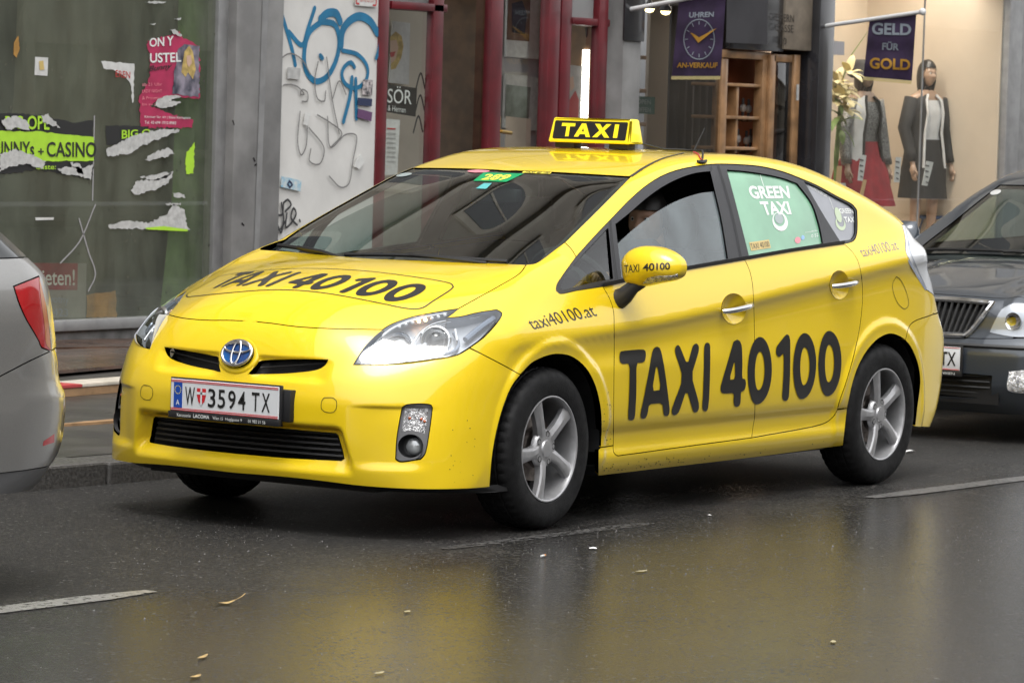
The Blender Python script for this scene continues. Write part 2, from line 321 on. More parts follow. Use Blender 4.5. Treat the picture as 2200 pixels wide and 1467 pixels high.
# ------------------------------------------------------------------ the setting: road, kerb, pavement
STREET = R(-2.4)
def asphalt_mat(name, wet=True):
    m = bpy.data.materials.new(name); m.use_nodes = True; t = m.node_tree; b = t.nodes['Principled BSDF']; L = t.links.new
    tc = t.nodes.new('ShaderNodeTexCoord'); O = tc.outputs['Object']
    def noise(sc, det=4, dist=0., src=O):
        n = t.nodes.new('ShaderNodeTexNoise'); n.inputs['Scale'].default_value = sc; n.inputs['Detail'].default_value = det; n.inputs['Distortion'].default_value = dist; L(src, n.inputs['Vector']); return n.outputs['Fac']
    def rng(v, a, b_, c, d):
        n = t.nodes.new('ShaderNodeMapRange'); n.interpolation_type = 'SMOOTHSTEP'; n.inputs['From Min'].default_value = a; n.inputs['From Max'].default_value = b_; n.inputs['To Min'].default_value = c; n.inputs['To Max'].default_value = d; L(v, n.inputs['Value']); return n.outputs['Result']
    def mix(f, c1, c2):
        n = t.nodes.new('ShaderNodeMix'); n.data_type = 'RGBA'; L(f, n.inputs['Factor'])
        for k, c in (('A', c1), ('B', c2)):
            if isinstance(c, tuple): n.inputs[k].default_value = (*c, 1)
            else: L(c, n.inputs[k])
        return n.outputs['Result']
    def math_(op, a, b_):
        n = t.nodes.new('ShaderNodeMath'); n.operation = op
        for i, v in enumerate((a, b_)):
            if isinstance(v, (int, float)): n.inputs[i].default_value = v
            else: L(v, n.inputs[i])
        return n.outputs['Value']
    vor = t.nodes.new('ShaderNodeTexVoronoi'); vor.inputs['Scale'].default_value = 130; L(O, vor.inputs['Vector'])
    grain = vor.outputs['Distance']
    mp = t.nodes.new('ShaderNodeMapping'); mp.inputs['Scale'].default_value = (.35, 1.6, 1); L(O, mp.inputs['Vector'])
    big = noise(.55, 5, .4, mp.outputs['Vector']); mid = noise(3.0, 4); fine = noise(60, 3)
    c = mix(rng(mid, .35, .65, 0, 1), (.004, .0038, .0036), (.008, .0074, .0069)); c = mix(rng(fine, .50, .72, 0, .7), c, (.026, .024, .0215))
    v2 = t.nodes.new('ShaderNodeTexVoronoi'); v2.inputs['Scale'].default_value = 92; L(O, v2.inputs['Vector']); sc2 = t.nodes.new('ShaderNodeSeparateColor'); L(v2.outputs['Color'], sc2.inputs['Color'])
    c = mix(rng(sc2.outputs['Red'], .55, 1.0, 0, .75), c, (.044, .040, .0345)); c = mix(rng(sc2.outputs['Green'], .984, .996, 0, .7), c, (.17, .163, .15)); L(c, b.inputs['Base Color'])
    sep = t.nodes.new('ShaderNodeSeparateXYZ'); L(O, sep.inputs['Vector'])
    lane = rng(math_('ADD', sep.outputs['Y'], math_('MULTIPLY', noise(.9, 4), 1.6)), -1.3, .5, .62, 0.0)      # the driving lane lies wetter than the parking strip
    pud = rng(math_('ADD', big, lane), .42, .95, 0, 1)
    b.inputs['Roughness'].default_value = .60
    # stones stand dry of the water film: the film breaks up over the aggregate
    agg = t.nodes.new('ShaderNodeTexNoise'); agg.inputs['Scale'].default_value = 46; agg.inputs['Detail'].default_value = 9; agg.inputs['Roughness'].default_value = .78; L(O, agg.inputs['Vector'])
    pat = noise(2.2, 6, .6)
    film = rng(math_('ADD', math_('SUBTRACT', agg.outputs['Fac'], math_('MULTIPLY', rng(sc2.outputs['Red'], .6, 1., 0, 1), .16)), math_('MULTIPLY', math_('SUBTRACT', math_('ADD', pud, pat), 1.0), .30)), .36, .62, .10, 1.0)
    L(film, b.inputs['Coat Weight'])
    L(rng(math_('ADD', pud, math_('MULTIPLY', math_('SUBTRACT', film, .6), .5)), 0.0, 1.1, .26, .10), b.inputs['Coat Roughness']); pset(b, Coat_IOR=1.33)
    bp = t.nodes.new('ShaderNodeBump'); bp.inputs['Distance'].default_value = .006; bp.inputs['Strength'].default_value = .8; L(math_('ADD', math_('MULTIPLY', grain, .6), agg.outputs['Fac']), bp.inputs['Height'])
    L(bp.outputs['Normal'], b.inputs['Normal'])
    bp2 = t.nodes.new('ShaderNodeBump'); bp2.inputs['Distance'].default_value = .006; L(rng(pud, 0, 1, .55, .16), bp2.inputs['Strength']); L(agg.outputs['Fac'], bp2.inputs['Height']); L(bp2.outputs['Normal'], b.inputs['Coat Normal'])
    MATS[name] = m; return m
asphalt_mat('wet_asphalt')
mat('pavement_asphalt', (.046, .042, .038), .42, noise=.35, nscale=3.5, bump=.25, bscale=90, rvar=.2, coat=.4, coatr=.3)
mat('granite', (.085, .081, .077), .42, noise=.28, nscale=60, bump=.3, bscale=70, coat=.4, coatr=.2, rvar=.15)
def worn_paint(name, col, thr):
    m = mat(name, col, .45, noise=.15, nscale=20, coat=.5, coatr=.2); t = m.node_tree; b = t.nodes['Principled BSDF']
    tc = t.nodes.new('ShaderNodeTexCoord'); n = t.nodes.new('ShaderNodeTexNoise'); n.inputs['Scale'].default_value = 34; n.inputs['Detail'].default_value = 8; n.inputs['Roughness'].default_value = .7; t.links.new(tc.outputs['Object'], n.inputs['Vector'])
    r = t.nodes.new('ShaderNodeMapRange'); r.inputs['From Min'].default_value = thr-.03; r.inputs['From Max'].default_value = thr+.05; t.links.new(n.outputs['Fac'], r.inputs['Value']); t.links.new(r.outputs['Result'], b.inputs['Alpha']); return m
worn_paint('road_paint', (.27, .262, .245), .41); worn_paint('road_paint_worn', (.10, .098, .095), .47); worn_paint('road_paint_grey', (.125, .122, .118), .38)
c_, s_ = math.cos(STREET), math.sin(STREET)
def st(x, y, z=0.0): return (x*c_-y*s_, 1.38+x*s_+y*c_, z)           # street frame: x along the kerb, y towards the shops
def sheet(name, x0, x1, y0, y1, z0, z1, material, kind='structure', nx=1, parent=None):
    V = []; F = []
    for i in range(nx+1):
        x = x0+(x1-x0)*i/nx; V += [st(x, y0, z0), st(x, y1, z1)]
    for i in range(nx): F.append((2*i, 2*i+2, 2*i+3, 2*i+1))
    o = mesh(name, V, F, material, parent)
    if kind and parent is None: o['kind'] = kind
    return o
road = sheet('road', -150, 160, -11.0, .02, 0, 0, 'wet_asphalt')
sheet('pavement', -150, 160, .25, 9.0, .095, .17, 'pavement_asphalt')
sheet('ground', -250, 260, -160, 160, -.12, -.12, 'pavement_asphalt')
sheet('far_pavement', -150, 160, -14.5, -11.0, .12, .14, 'pavement_asphalt')
kerb = sheet('kerb', -150, 160, .0, .26, -.01, -.01, 'granite')
bm = bmesh.new(); bm_box(bm, 0, .992, 0, .25, -.05, .097, .012, 2); kme = bpy.data.meshes.new('kerb_stone'); bm.to_mesh(kme); bm.free(); kme.materials.append(M('granite'))
for p_ in kme.polygons: p_.use_smooth = False
for k in range(-10, 16):
    o = bpy.data.objects.new('kerb_stone', kme); COL.objects.link(o); o.parent = kerb; o.location = st(k*1.0, .004*((k*7) % 3-1), .003*((k*5) % 3-1)); o.rotation_euler = (0, 0, STREET)
def dash(x0, x1, yy, w, m_):
    n = 12; V = []; F = []
    for i in range(n+1):
        x = x0+(x1-x0)*i/n; ww = w*(1 if 0 < i < n else .55); V += [st(x, yy-ww/2+RNG.uniform(-.005, .005), .004), st(x, yy+ww/2+RNG.uniform(-.005, .005), .004)]
    for i in range(n): F.append((2*i, 2*i+2, 2*i+3, 2*i+1))
    mesh('lane_marking', V, F, m_, road)
def s_of(x, y): return ((x)*c_+(y-1.38)*s_, -(x)*s_+(y-1.38)*c_)
a = s_of(*at_z(320, 1270, 0)[:2]); dash(a[0]-3.2, a[0], a[1]-.01, .115, 'road_paint')
a = s_of(*at_z(950, 1180, 0)[:2]); b = s_of(*at_z(1400, 1125, 0)[:2]); dash(a[0], b[0], (a[1]+b[1])/2, .075, 'road_paint_worn')
a = s_of(*at_z(1865, 1070, 0)[:2]); dash(a[0], a[0]+3.4, a[1]-.005, .115, 'road_paint_grey')
# ------------------------------------------------------------------ surface kernel for car bodies
def pchip(xk, yk, x):
    xk = np.asarray(xk, float); yk = np.asarray(yk, float); x = np.clip(np.asarray(x, float), xk[0], xk[-1])
    h = np.diff(xk); d = np.diff(yk)/h; m = np.zeros(len(xk))
    if len(xk) == 2: m[:] = d[0]
    else:
        w1 = 2*h[1:]+h[:-1]; w2 = h[1:]+2*h[:-1]
        with np.errstate(divide='ignore', invalid='ignore'):
            mm = (w1+w2)/(w1/d[:-1]+w2/d[1:])
        m[1:-1] = np.where(d[:-1]*d[1:] > 0, mm, 0); m[0] = d[0]; m[-1] = d[-1]
    i = np.clip(np.searchsorted(xk, x)-1, 0, len(h)-1); t = (x-xk[i])/h[i]
    return yk[i]*(2*t**3-3*t**2+1)+m[i]*h[i]*(t**3-2*t**2+t)+yk[i+1]*(-2*t**3+3*t**2)+m[i+1]*h[i]*(t**3-t**2)
def gsmooth(A, sig, axis):
    if sig <= 0: return A
    n = int(3*sig)+1; k = np.exp(-.5*(np.arange(-n, n+1)/sig)**2); k /= k.sum()
    A = np.moveaxis(A, axis, 0)
    lo = A[0]+(A[0]-A[1])*np.arange(n, 0, -1).reshape((-1,)+(1,)*(A.ndim-1)); hi = A[-1]+(A[-1]-A[-2])*np.arange(1, n+1).reshape((-1,)+(1,)*(A.ndim-1))
    P = np.concatenate([lo, A, hi], 0); out = sum(k[j]*P[j:j+A.shape[0]] for j in range(2*n+1))
    return np.moveaxis(out, 0, axis)
class Grid2:
    def __init__(s, a0, a1, na, b0, b1, nb, T): s.a0, s.a1, s.b0, s.b1 = a0, a1, b0, b1; s.T = T; s.da = (a1-a0)/(na-1); s.db = (b1-b0)/(nb-1)
    @staticmethod
    def table(ak, bk, T, da, db, sa=0., sb=0.):
        na = int(round((ak[-1]-ak[0])/da))+1; nb = int(round((bk[-1]-bk[0])/db))+1
        A = np.linspace(ak[0], ak[-1], na); B = np.linspace(bk[0], bk[-1], nb)
        t1 = np.array([pchip(bk, row, B) for row in T]); t2 = np.array([pchip(ak, t1[:, j], A) for j in range(nb)]).T
        t2 = gsmooth(gsmooth(t2, sa/da, 0), sb/db, 1)
        return Grid2(ak[0], ak[-1], na, bk[0], bk[-1], nb, t2)
    def __call__(s, a, b):
        u = np.clip((a-s.a0)/s.da, 0, s.T.shape[0]-1.001); v = np.clip((b-s.b0)/s.db, 0, s.T.shape[1]-1.001)
        i = u.astype(int); j = v.astype(int); u = u-i; v = v-j; T = s.T
        return (T[i, j]*(1-u)+T[i+1, j]*u)*(1-v)+(T[i, j+1]*(1-u)+T[i+1, j+1]*u)*v
def smax(a, b, k):
    h = np.maximum(k-np.abs(a-b), 0)/k
    return np.maximum(a, b)+h*h*k*.25
def sstep(a, b, x):
    t = np.clip((x-a)/(b-a), 0, 1); return t*t*(3-2*t)
class Body:
    def __init__(s, G, root, yc=0.0): s.G0 = G; s.root = root; s.yc = yc
    def G(s, P): return s.G0(P[:, 0], np.abs(P[:, 1]-s.yc), P[:, 2])
    def normal(s, P, h=.006):
        g = np.stack([s.G(P+d)-s.G(P-d) for d in np.eye(3)*h], 1)
        return g/np.maximum(np.linalg.norm(g, axis=1, keepdims=True), 1e-9)
    def solve(s, O, D, wout, win, level=0.0, n=40):
        N = len(O); W = np.linspace(wout, win, n); lo = np.full(N, wout); hi = np.full(N, np.nan)
        prev = s.G(O+D*W[0])-level
        for k in range(1, n):
            g = s.G(O+D*W[k])-level
            c = np.isnan(hi) & (g <= 0); hi[c] = W[k]; lo[c] = W[k-1]
        bad = np.isnan(hi); hi[bad] = win; lo[bad] = win
        for _ in range(18):
            m = (lo+hi)/2; g = s.G(O+D*m[:, None])-level; a = g > 0; lo = np.where(a, m, lo); hi = np.where(a, hi, m)
        return O+D*((lo+hi)/2)[:, None], bad
    def hit(s, px, level=0.0):
        px = np.asarray(px, float); D = np.array([ray(*q) for q in px]); O = np.repeat(CAM_P[None], len(px), 0)
        near, far = s.span; P, bad = s.solve(O, D, near, far, level, int((far-near)/.03))
        if bad.any(): print('MISS', [tuple(q) for q, b in zip(px, bad) if b])
        return P
    # projections: ('par', n) parallel ; ('sph', c) from an inner centre
    def basis(s, n):
        n = np.asarray(n, float); n /= np.linalg.norm(n); up = np.array([0, 0, 1.]) if abs(n[2]) < .9 else np.array([1., 0, 0])
        e1 = np.cross(up, n); e1 /= np.linalg.norm(e1); e2 = np.cross(n, e1); return e1, e2, n
    def to2d(s, proj, P):
        if proj[0] == 'par':
            e1, e2, n = s.basis(proj[1]); return np.stack([P@e1, P@e2], 1), P@n
        d = P-np.asarray(proj[1]); r = np.linalg.norm(d, axis=1)
        sg = 1 if proj[0] == 'sphr' else -1
        return np.stack([np.arctan2(sg*d[:, 1], sg*d[:, 0]), np.arcsin(d[:, 2]/r)], 1), r
    def to3d(s, proj, U, wr, level=0.0):
        if proj[0] == 'par':
            e1, e2, n = s.basis(proj[1]); O = U[:, :1]*e1+U[:, 1:]*e2; D = np.repeat(n[None], len(U), 0)
        else:
            th, ph = U[:, 0], U[:, 1]; sg = 1 if proj[0] == 'sphr' else -1; D = np.stack([sg*np.cos(ph)*np.cos(th), sg*np.cos(ph)*np.sin(th), np.sin(ph)], 1); O = np.repeat(np.asarray(proj[1], float)[None], len(U), 0)
        return s.solve(O, D, wr[1], wr[0], level, 40)[0]
    def panel(s, name, outline, proj, material, parent=None, holes=(), gap=.002, flange=.02, grid=.016, level=0.0, mirror=False, inner=None, margin=.15):
        """trimmed piece of the body surface with a turned-in edge. outline/holes: 3-D loops"""
        loops = []; wr = [1e9, -1e9]
        for k, L in enumerate([outline]+list(holes)):
            U, w = s.to2d(proj, np.asarray(L)); wr = [min(wr[0], w.min()-margin), max(wr[1], w.max()+margin)]
            sc = 1.0 if proj[0] == 'par' else float(w.mean())
            if gap: U = offset2d(U, gap/sc if k == 0 else -gap/sc)
            loops.append(U)
        gs = grid/sc
        V, F = poly_tri(loops, gs)
        P = s.to3d(proj, V, wr, level); N = s.normal(P)
        # orient faces outwards
        a, b, c = P[F[:, 0]], P[F[:, 1]], P[F[:, 2]]; fn = np.cross(b-a, c-a)
        flip = (fn*(N[F].mean(1))).sum(1) < 0; F = F.copy(); F[flip] = F[flip][:, ::-1]
        VV = [P]; NN = [N]; FF = [F]; mids = [np.zeros(len(F), int)]; n0 = len(P)
        if flange:
            for U in loops:
                B = s.to3d(proj, U, wr, level); BN = s.normal(B); I = B-BN*flange; n = len(B)
                T = np.roll(B, -1, 0)-np.roll(B, 1, 0); side = np.cross(T, BN); side /= np.maximum(np.linalg.norm(side, axis=1, keepdims=True), 1e-9)
                q = np.array([(n0+i, n0+(i+1) % n, n0+n+(i+1) % n, n0+n+i) for i in range(n)])
                VV += [B, I]; NN += [side, side]; FF.append(q); mids.append(np.zeros(n, int)); n0 += 2*n
        if inner is not None:
            d, mi = inner
            VV.append(P-N*d); NN.append(-N); FF.append(F[:, ::-1]+n0); mids.append(np.full(len(F), 1))
        VV = np.vstack(VV); NN = np.vstack(NN); faces = [tuple(f) for A in FF for f in A]; mids = np.concatenate(mids)
        mats = [material]+([inner[1]] if inner is not None else [])
        o = mesh(name, VV, faces, mats, parent or s.root, True, mids, NN)
        if mirror:
            m = [1, -1, 1]
            o2 = mesh(name, VV*m+[0, 2*s.yc, 0], [f[::-1] for f in faces], mats, parent if parent and parent is not s.root else s.root, True, mids, NN*m)
            return o, o2
        return o
    def drape(s, name, V, F, fn, proj, material, parent=None, level=.0012, wr=None, thick=0):
        """lay a flat 2-D mesh on the body; fn maps its points to 3-D points near the body"""
        Q = fn(np.asarray(V)); U, w = s.to2d(proj, Q)
        P = s.to3d(proj, U, wr or (w.min()-.15, w.max()+.15), level); N = s.normal(P)
        return mesh(name, P, F, material, parent or s.root, True, None, N)
def offset2d(U, d):
    """shrink a closed loop by d (outline) or grow (d<0)"""
    U = np.asarray(U); A = U-np.roll(U, 1, 0); B = np.roll(U, -1, 0)-U
    area = .5*np.sum(U[:, 0]*np.roll(U[:, 1], -1)-np.roll(U[:, 0], -1)*U[:, 1]); sg = 1 if area > 0 else -1
    nrm = lambda E: np.stack([-E[:, 1], E[:, 0]], 1)/np.maximum(np.linalg.norm(E, axis=1, keepdims=True), 1e-9)
    n1 = nrm(A); n2 = nrm(B); m = n1+n2; L = np.maximum((m*n1).sum(1, keepdims=True), .5); return U+sg*d*m/L
def loop3(*segs):
    out = []
    for S in segs:
        S = np.asarray(S)
        for p in S:
            if not out or np.linalg.norm(np.asarray(out[-1])-p) > 1e-4: out.append(p)
    if np.linalg.norm(np.asarray(out[0])-out[-1]) < 1e-4: out.pop()
    return np.array(out)
def sym_loop(H):
    """H: 3-D half outline from centre to centre (y<=0); returns the full loop"""
    H = np.array(H); H[0, 1] = 0; H[-1, 1] = 0; Mi = H[1:-1][::-1]*[1, -1, 1]
    return np.vstack([H, Mi])
# ------------------------------------------------------------------ the taxi: body surface
def taxi_field():
    yk = [0, .15, .30, .45, .55, .65, .72, .77, .81, .84, .865, .88, 1.0]
    zk = [.10, .19, .28, .42, .50, .58, .66, .72, .79, .86, 1.0]
    T = [[-.84, -.837, -.827, -.803, -.777, -.737, -.70, -.66, -.605, -.54, -.46, -.36, -.1],
         [-.885, -.882, -.872, -.848, -.822, -.782, -.742, -.70, -.645, -.58, -.50, -.40, -.1],
         [-.915, -.912, -.900, -.872, -.842, -.796, -.748, -.702, -.640, -.565, -.46, -.36, -.1],
         [-.925, -.922, -.910, -.884, -.852, -.797, -.740, -.687, -.622, -.55, -.45, -.35, -.1],
         [-.925, -.922, -.911, -.886, -.852, -.790, -.724, -.668, -.603, -.53, -.43, -.33, -.1],
         [-.905, -.902, -.893, -.868, -.830, -.762, -.695, -.640, -.577, -.505, -.41, -.31, -.1],
         [-.880, -.877, -.865, -.825, -.782, -.718, -.657, -.600, -.535, -.465, -.37, -.30, -.1],
         [-.858, -.855, -.842, -.797, -.748, -.680, -.617, -.557, -.490, -.420, -.33, -.25, 0],
         [-.838, -.834, -.818, -.765, -.708, -.632, -.566, -.502, -.432, -.36, -.27, -.2, 0],
         [-.820, -.815, -.797, -.735, -.670, -.585, -.515, -.447, -.375, -.30, -.2, -.1, .1],
         [-.79, -.785, -.765, -.69, -.615, -.52, -.44, -.37, -.30, -.22, -.1, 0, .2]]
    FX = Grid2.table(zk, yk, T, .005, .005, .016, .014)
    # hood
    hx = [-.95, -.82, -.75, -.65, -.5, -.4, -.23, -.1, 0, .15, .4]; hy = [0, .15, .30, .45, .55, .65, .72, .80, .95]
    HT = [[.66, .655, .63, .57, .50, .42, .36, .28, .1], [.79, .785, .763, .708, .648, .575, .51, .44, .26], [.847, .842, .820, .765, .708, .64, .585, .52, .36],
          [.904, .898, .877, .828, .782, .722, .675, .62, .48], [.950, .944, .927, .892, .860, .818, .782, .735, .61], [.972, .967, .953, .924, .898, .863, .832, .79, .68],
          [1.001, .997, .987, .966, .950, .924, .90, .865, .78], [1.015, 1.012, 1.004, .990, .980, .964, .946, .918, .85], [1.022, 1.020, 1.016, 1.009, 1.004, .999, .986, .962, .90],
          [1.03, 1.029, 1.028, 1.026, 1.028, 1.04, 1.035, 1.01, .94], [1.04, 1.04, 1.04, 1.04, 1.06, 1.1, 1.1, 1.08, 1.0]]
    HD = Grid2.table(hx, hy, HT, .005, .005, .022, .022)
    wx = [-.4, -.1, 0, .1, .3, .5, .7, .87, 1.0, 1.15, 1.3, 1.45, 1.6, 1.8, 2.0, 2.2, 2.4, 2.6, 2.8, 3.0, 3.15, 3.3, 3.6]
    wz = [.80, .948, .996, 1.045, 1.140, 1.228, 1.310, 1.376, 1.405, 1.431, 1.453, 1.467, 1.475, 1.478, 1.472, 1.454, 1.420, 1.366, 1.305, 1.236, 1.20, 1.15, 1.04]
    XS = np.linspace(-.4, 3.6, 801); WZ = gsmooth(pchip(wx, wz, XS), 17, 0)
    def ws(x, y):
        xe = x-.105*(y/.686)**2*(1-sstep(.9, 1.5, x)*.6)
        return np.interp(xe, XS, WZ)-(.018*sstep(0, .9, x)-.008*sstep(1.0, 1.4, x))*(y/.56)**2
    # side
    X = np.linspace(-1.0, 3.8, 481); Z = np.linspace(.10, 1.6, 376)
    zb = pchip([-1, .1, .43, 1.0, 1.5, 1.92, 2.38, 2.6, 3.8], [.84, .915, .94, .988, 1.026, 1.057, 1.084, 1.093, 1.12], X)
    zc = pchip([-1, -.3, .2, .55, 1.05, 1.81, 2.42, 2.85, 3.8], [.70, .735, .755, .775, .815, .893, .958, 1.00, 1.05], X)
    tap = .003*sstep(-.1, -.8, X)+.10*np.clip((X-2.75)/.75, 0, 2)**2.2
    yb = .815-.012*sstep(.3, -.1, X)-.03*sstep(1.9, 2.9, X)
    S = np.zeros((len(X), len(Z)))
    for i, x in enumerate(X):
        a = sstep(-.15, .5, x); c = zc[i]; b = zb[i]; e = .008*a
        w = sstep(.22, .36, x)*sstep(2.5, 2.38, x)                      # door zone: stepped-in lower edge and sill
        lo = [(.10, .76, .815), (.185, .806, .846), (.21, .824, .851), (.262, .838, .857), (.30, .829, .8595), (.345, .831, .8605), (.375, .846, .861), (.41, .856, .8615), (.50, .8625, .8625), (.60, .8635, .8635)]
        k = [(q[0], q[1]*w+q[2]*(1-w)) for q in lo]
        k += [(c-.085, .861-e*1.2), (c-.035, .8625-e*.6), (c-.006, .868+e*.2), (c+.006, .868+e*.2), (c+.035, .863)] if c-.085 > .63 else []
        k += [(b, yb[i]), (b+.2, yb[i]-.083), (b+.4, yb[i]-.183), (1.6, yb[i]-.183-.65*(1.2-b))]
        k = [q for j, q in enumerate(k) if j == 0 or q[0] > k[j-1][0]+.004]
        S[i] = pchip([q[0] for q in k], [q[1] for q in k], Z)-tap[i]
    S = gsmooth(gsmooth(S, 4.0, 0), 1.5, 1)
    SG = Grid2(-1.0, 3.8, 481, .10, 1.6, 376, S)
    rz = [.1, .24, .31, .45, .6, .66, .73, .8, .9, 1.0, 1.08, 1.15, 1.25, 1.6]; rx = [3.25, 3.40, 3.465, 3.52, 3.535, 3.520, 3.45, 3.405, 3.345, 3.255, 3.225, 3.22, 3.18, 3.0]
    ZR = np.linspace(.1, 1.6, 301); RX = gsmooth(pchip(rz, rx, ZR), 5, 0)
    def arch(x, z):
        r = 0
        for cx in (.01, 2.69):
            d = np.sqrt((x-cx)**2+(z-.325)**2); up = sstep(.16, .34, z)
            r = r+up*(.011*sstep(.435, .400, d)-.003*sstep(.400, .365, d))
        return r
    def front(y, z):
        f = FX(z, y)
        # lower grille pocket
        top = .423; hw = .530-.27*(z-.265)
        m = sstep(hw+.012, hw-.035, y)*sstep(top+.004, top-.026, z)*sstep(.235, .315, z)
        f = f+.052*m
        # brow groove at the fog lamp, lip step under the bumper
        f = f+.014*sstep(.50, .62, y)*sstep(.508, .498, z)*sstep(.26, .30, z)*sstep(.80, .70, y)
        # slot brow
        f = f+.018*sstep(.43, .36, y)*sstep(.07, .12, y)*sstep(.672, .650, z)*sstep(.575, .60, z)
        return f
    def G(x, y, z, top='all'):
        hd = HD(x, y); w = ws(x, y)
        t = {'all': np.maximum(hd, w), 'hood': hd, 'ws': w}[top]
        gt = (z-t)*.93; gs = y-SG(x, z)-arch(x, z)
        gf = (front(y, z)-x)*.8
        gr = x-np.interp(z, ZR, RX)+.09*(y/.8)**4
        kt = .05+.05*sstep(-.2, .3, x)
        g = smax(gs, gf, .05); g = smax(g, gr, .10)
        return smax(g, gt, kt)
    return G
TG = taxi_field()
taxi = empty('taxi_car', (1.3, 0, 0), 'yellow taxi hatchback with black TAXI 40 100 lettering and a roof sign', 'car')
taxi.location = (0, 0, 0)
TB = Body(TG, taxi); TB.span = (12.6, 18.8)
TBH = Body(lambda x, y, z: TG(x, y, z, 'hood'), taxi); TBH.span = TB.span
TBW = Body(lambda x, y, z: TG(x, y, z, 'ws'), taxi); TBW.span = TB.span
# ------------------------------------------------------------------ the taxi: panels (edges read off the photograph, cast onto the body)
STEP = 6.0                                            # outline resolution in photo pixels
def px(*P): return crom(P, STEP)
def th(P, B=TB, level=0.0): return B.hit(P, level)
SEG = {}
def seg(name, *P, B=None): SEG[name] = th(px(*P), B or TB); return SEG[name]
seg('hood_side', (1130, 569), (1118, 586), (1068, 617), (1030, 638), (985, 663), B=TBH)
seg('hl_top', (985, 663), (940, 670), (883, 681.5), (840, 697), (822, 708), B=TBH)
seg('hl_low_front', (822, 708), (811, 716), (783, 744.5), (759.5, 783))
seg('hl_bottom', (759.5, 783), (783, 783), (854, 779), (926, 770), (983, 761.5), (1009, 747))
seg('hl_back', (1009, 747), (1041, 723), (1075, 683), (1078, 672), (1067, 665))
seg('hl_notch_low', (1067, 665), (1026, 671.5), (989, 680), (959, 682.5))
seg('hl_notch_up', (959, 682.5), (969, 676), (985, 663))
seg('hood_front', (514, 689.5), (534, 690), (578, 694), (636, 701.5), (709, 705.8), (822, 708), B=TBH)
seg('hood_rear', (1130, 569), (1009, 564), (852.7, 558.4), (796, 556), B=TBH)
seg('bump_fender', (1009, 747), (1084, 786), (1118, 805))
seg('arch_front_a', (1118, 805), (1100, 829), (1083, 869), (1069, 917), (1060, 963), (1056, 995), (1052, 1046))
seg('arch_front_b', (1118, 805), (1143, 780), (1172, 766), (1200, 761), (1229, 767), (1258, 790), (1278, 826), (1289, 869), (1292, 903), (1290.5, 961))
seg('sill_front', (1290.5, 961), (1317.5, 957))
seg('door_front', (1317.5, 957), (1319, 820), (1319.5, 700), (1318, 668), (1309, 640), (1295, 615.5))
seg('dlo_front', (1295, 615.5), (1240, 624), (1202, 630.5), (1195.5, 625), (1196, 614), (1210, 591), (1238, 552))
seg('pillar_seam', (1238, 552), (1228, 536), (1213, 521))
seg('ws_corner', (1213, 521), (1190, 538), (1173, 551), (1150, 566), (1130, 569))
seg('dlo_top', (1238, 552), (1280, 505.5), (1319, 465), (1354, 429), (1389, 399), (1423, 378), (1458, 365), (1511, 355), (1543, 352.5), (1590, 353.8), (1636, 358), (1682, 369), (1724, 385), (1756, 399), (1798, 422), (1833, 441), (1841, 452))
seg('dlo_rear', (1841, 452), (1842, 480), (1840, 505), (1834, 517), (1813, 524))
seg('belt_rear', (1813, 524), (1701, 540.5), (1600, 558))
seg('belt_front', (1600, 558), (1462, 582), (1380, 598), (1295, 615.5))
seg('door_mid', (1600, 558), (1610, 580), (1616.5, 610), (1620, 672), (1621, 780), (1621, 897), (1618, 915), (1615, 940))
seg('door_front_bottom', (1317.5, 957), (1318, 970), (1325, 978), (1340, 977), (1450, 962), (1615, 940))
seg('door_rear_bottom', (1615, 940), (1719, 921.5), (1755, 914), (1775, 907), (1790, 895), (1799, 880))
seg('door_rear_back', (1799, 880), (1803, 864), (1820, 814), (1837, 752), (1849, 689), (1853, 621), (1844, 563), (1830, 540), (1813, 524))
seg('sill_rear', (1799, 880), (1820, 877))
seg('arch_rear_a', (1820, 877), (1833, 818), (1848, 778), (1870, 744), (1892, 724.5), (1914, 717), (1936, 724.5), (1945, 731))
seg('arch_rear_b', (1945, 731), (1956, 744), (1971, 778.5), (1977, 818), (1971, 872), (1966, 916))
seg('bump_rear_seam', (1945, 731), (1957, 696), (2003, 676))
seg('lamp_inner', (1988, 621), (1972, 593), (1953, 556), (1946, 540), (1944.5, 510), (1938.5, 484))
seg('ws_side', (1213, 521), (1282.8, 452.8), (1355, 379.5), B=TBW)
seg('ditch', (1355, 379.5), (1388.6, 357.5), (1423.4, 341), (1469.8, 328.5), B=TBW)
seg('ws_top', (1355, 379.5), (1165.5, 368.8), (1087, 366), (1065, 365.2), B=TBW)
for k, v in SEG.items(): print('SEG', k, np.round(v[0], 3), np.round(v[-1], 3))
def xyz(P, step=.012): return crom(np.asarray(P, float), step)
def onto(B, P, n):
    """push rough 3-D points onto the body along direction n"""
    U, w = B.to2d(('par', n), np.asarray(P, float)); return B.to3d(('par', n), U, (w.min()-.2, w.max()+.2))
rev = lambda s: SEG[s][::-1]
PAINT = 'taxi_paint'
NF = np.array([-.25, -.75, .6]); NS = np.array([0, -1., 0]); NR = np.array([.05, -.80, .6]); CB = (.30, 0, .45)

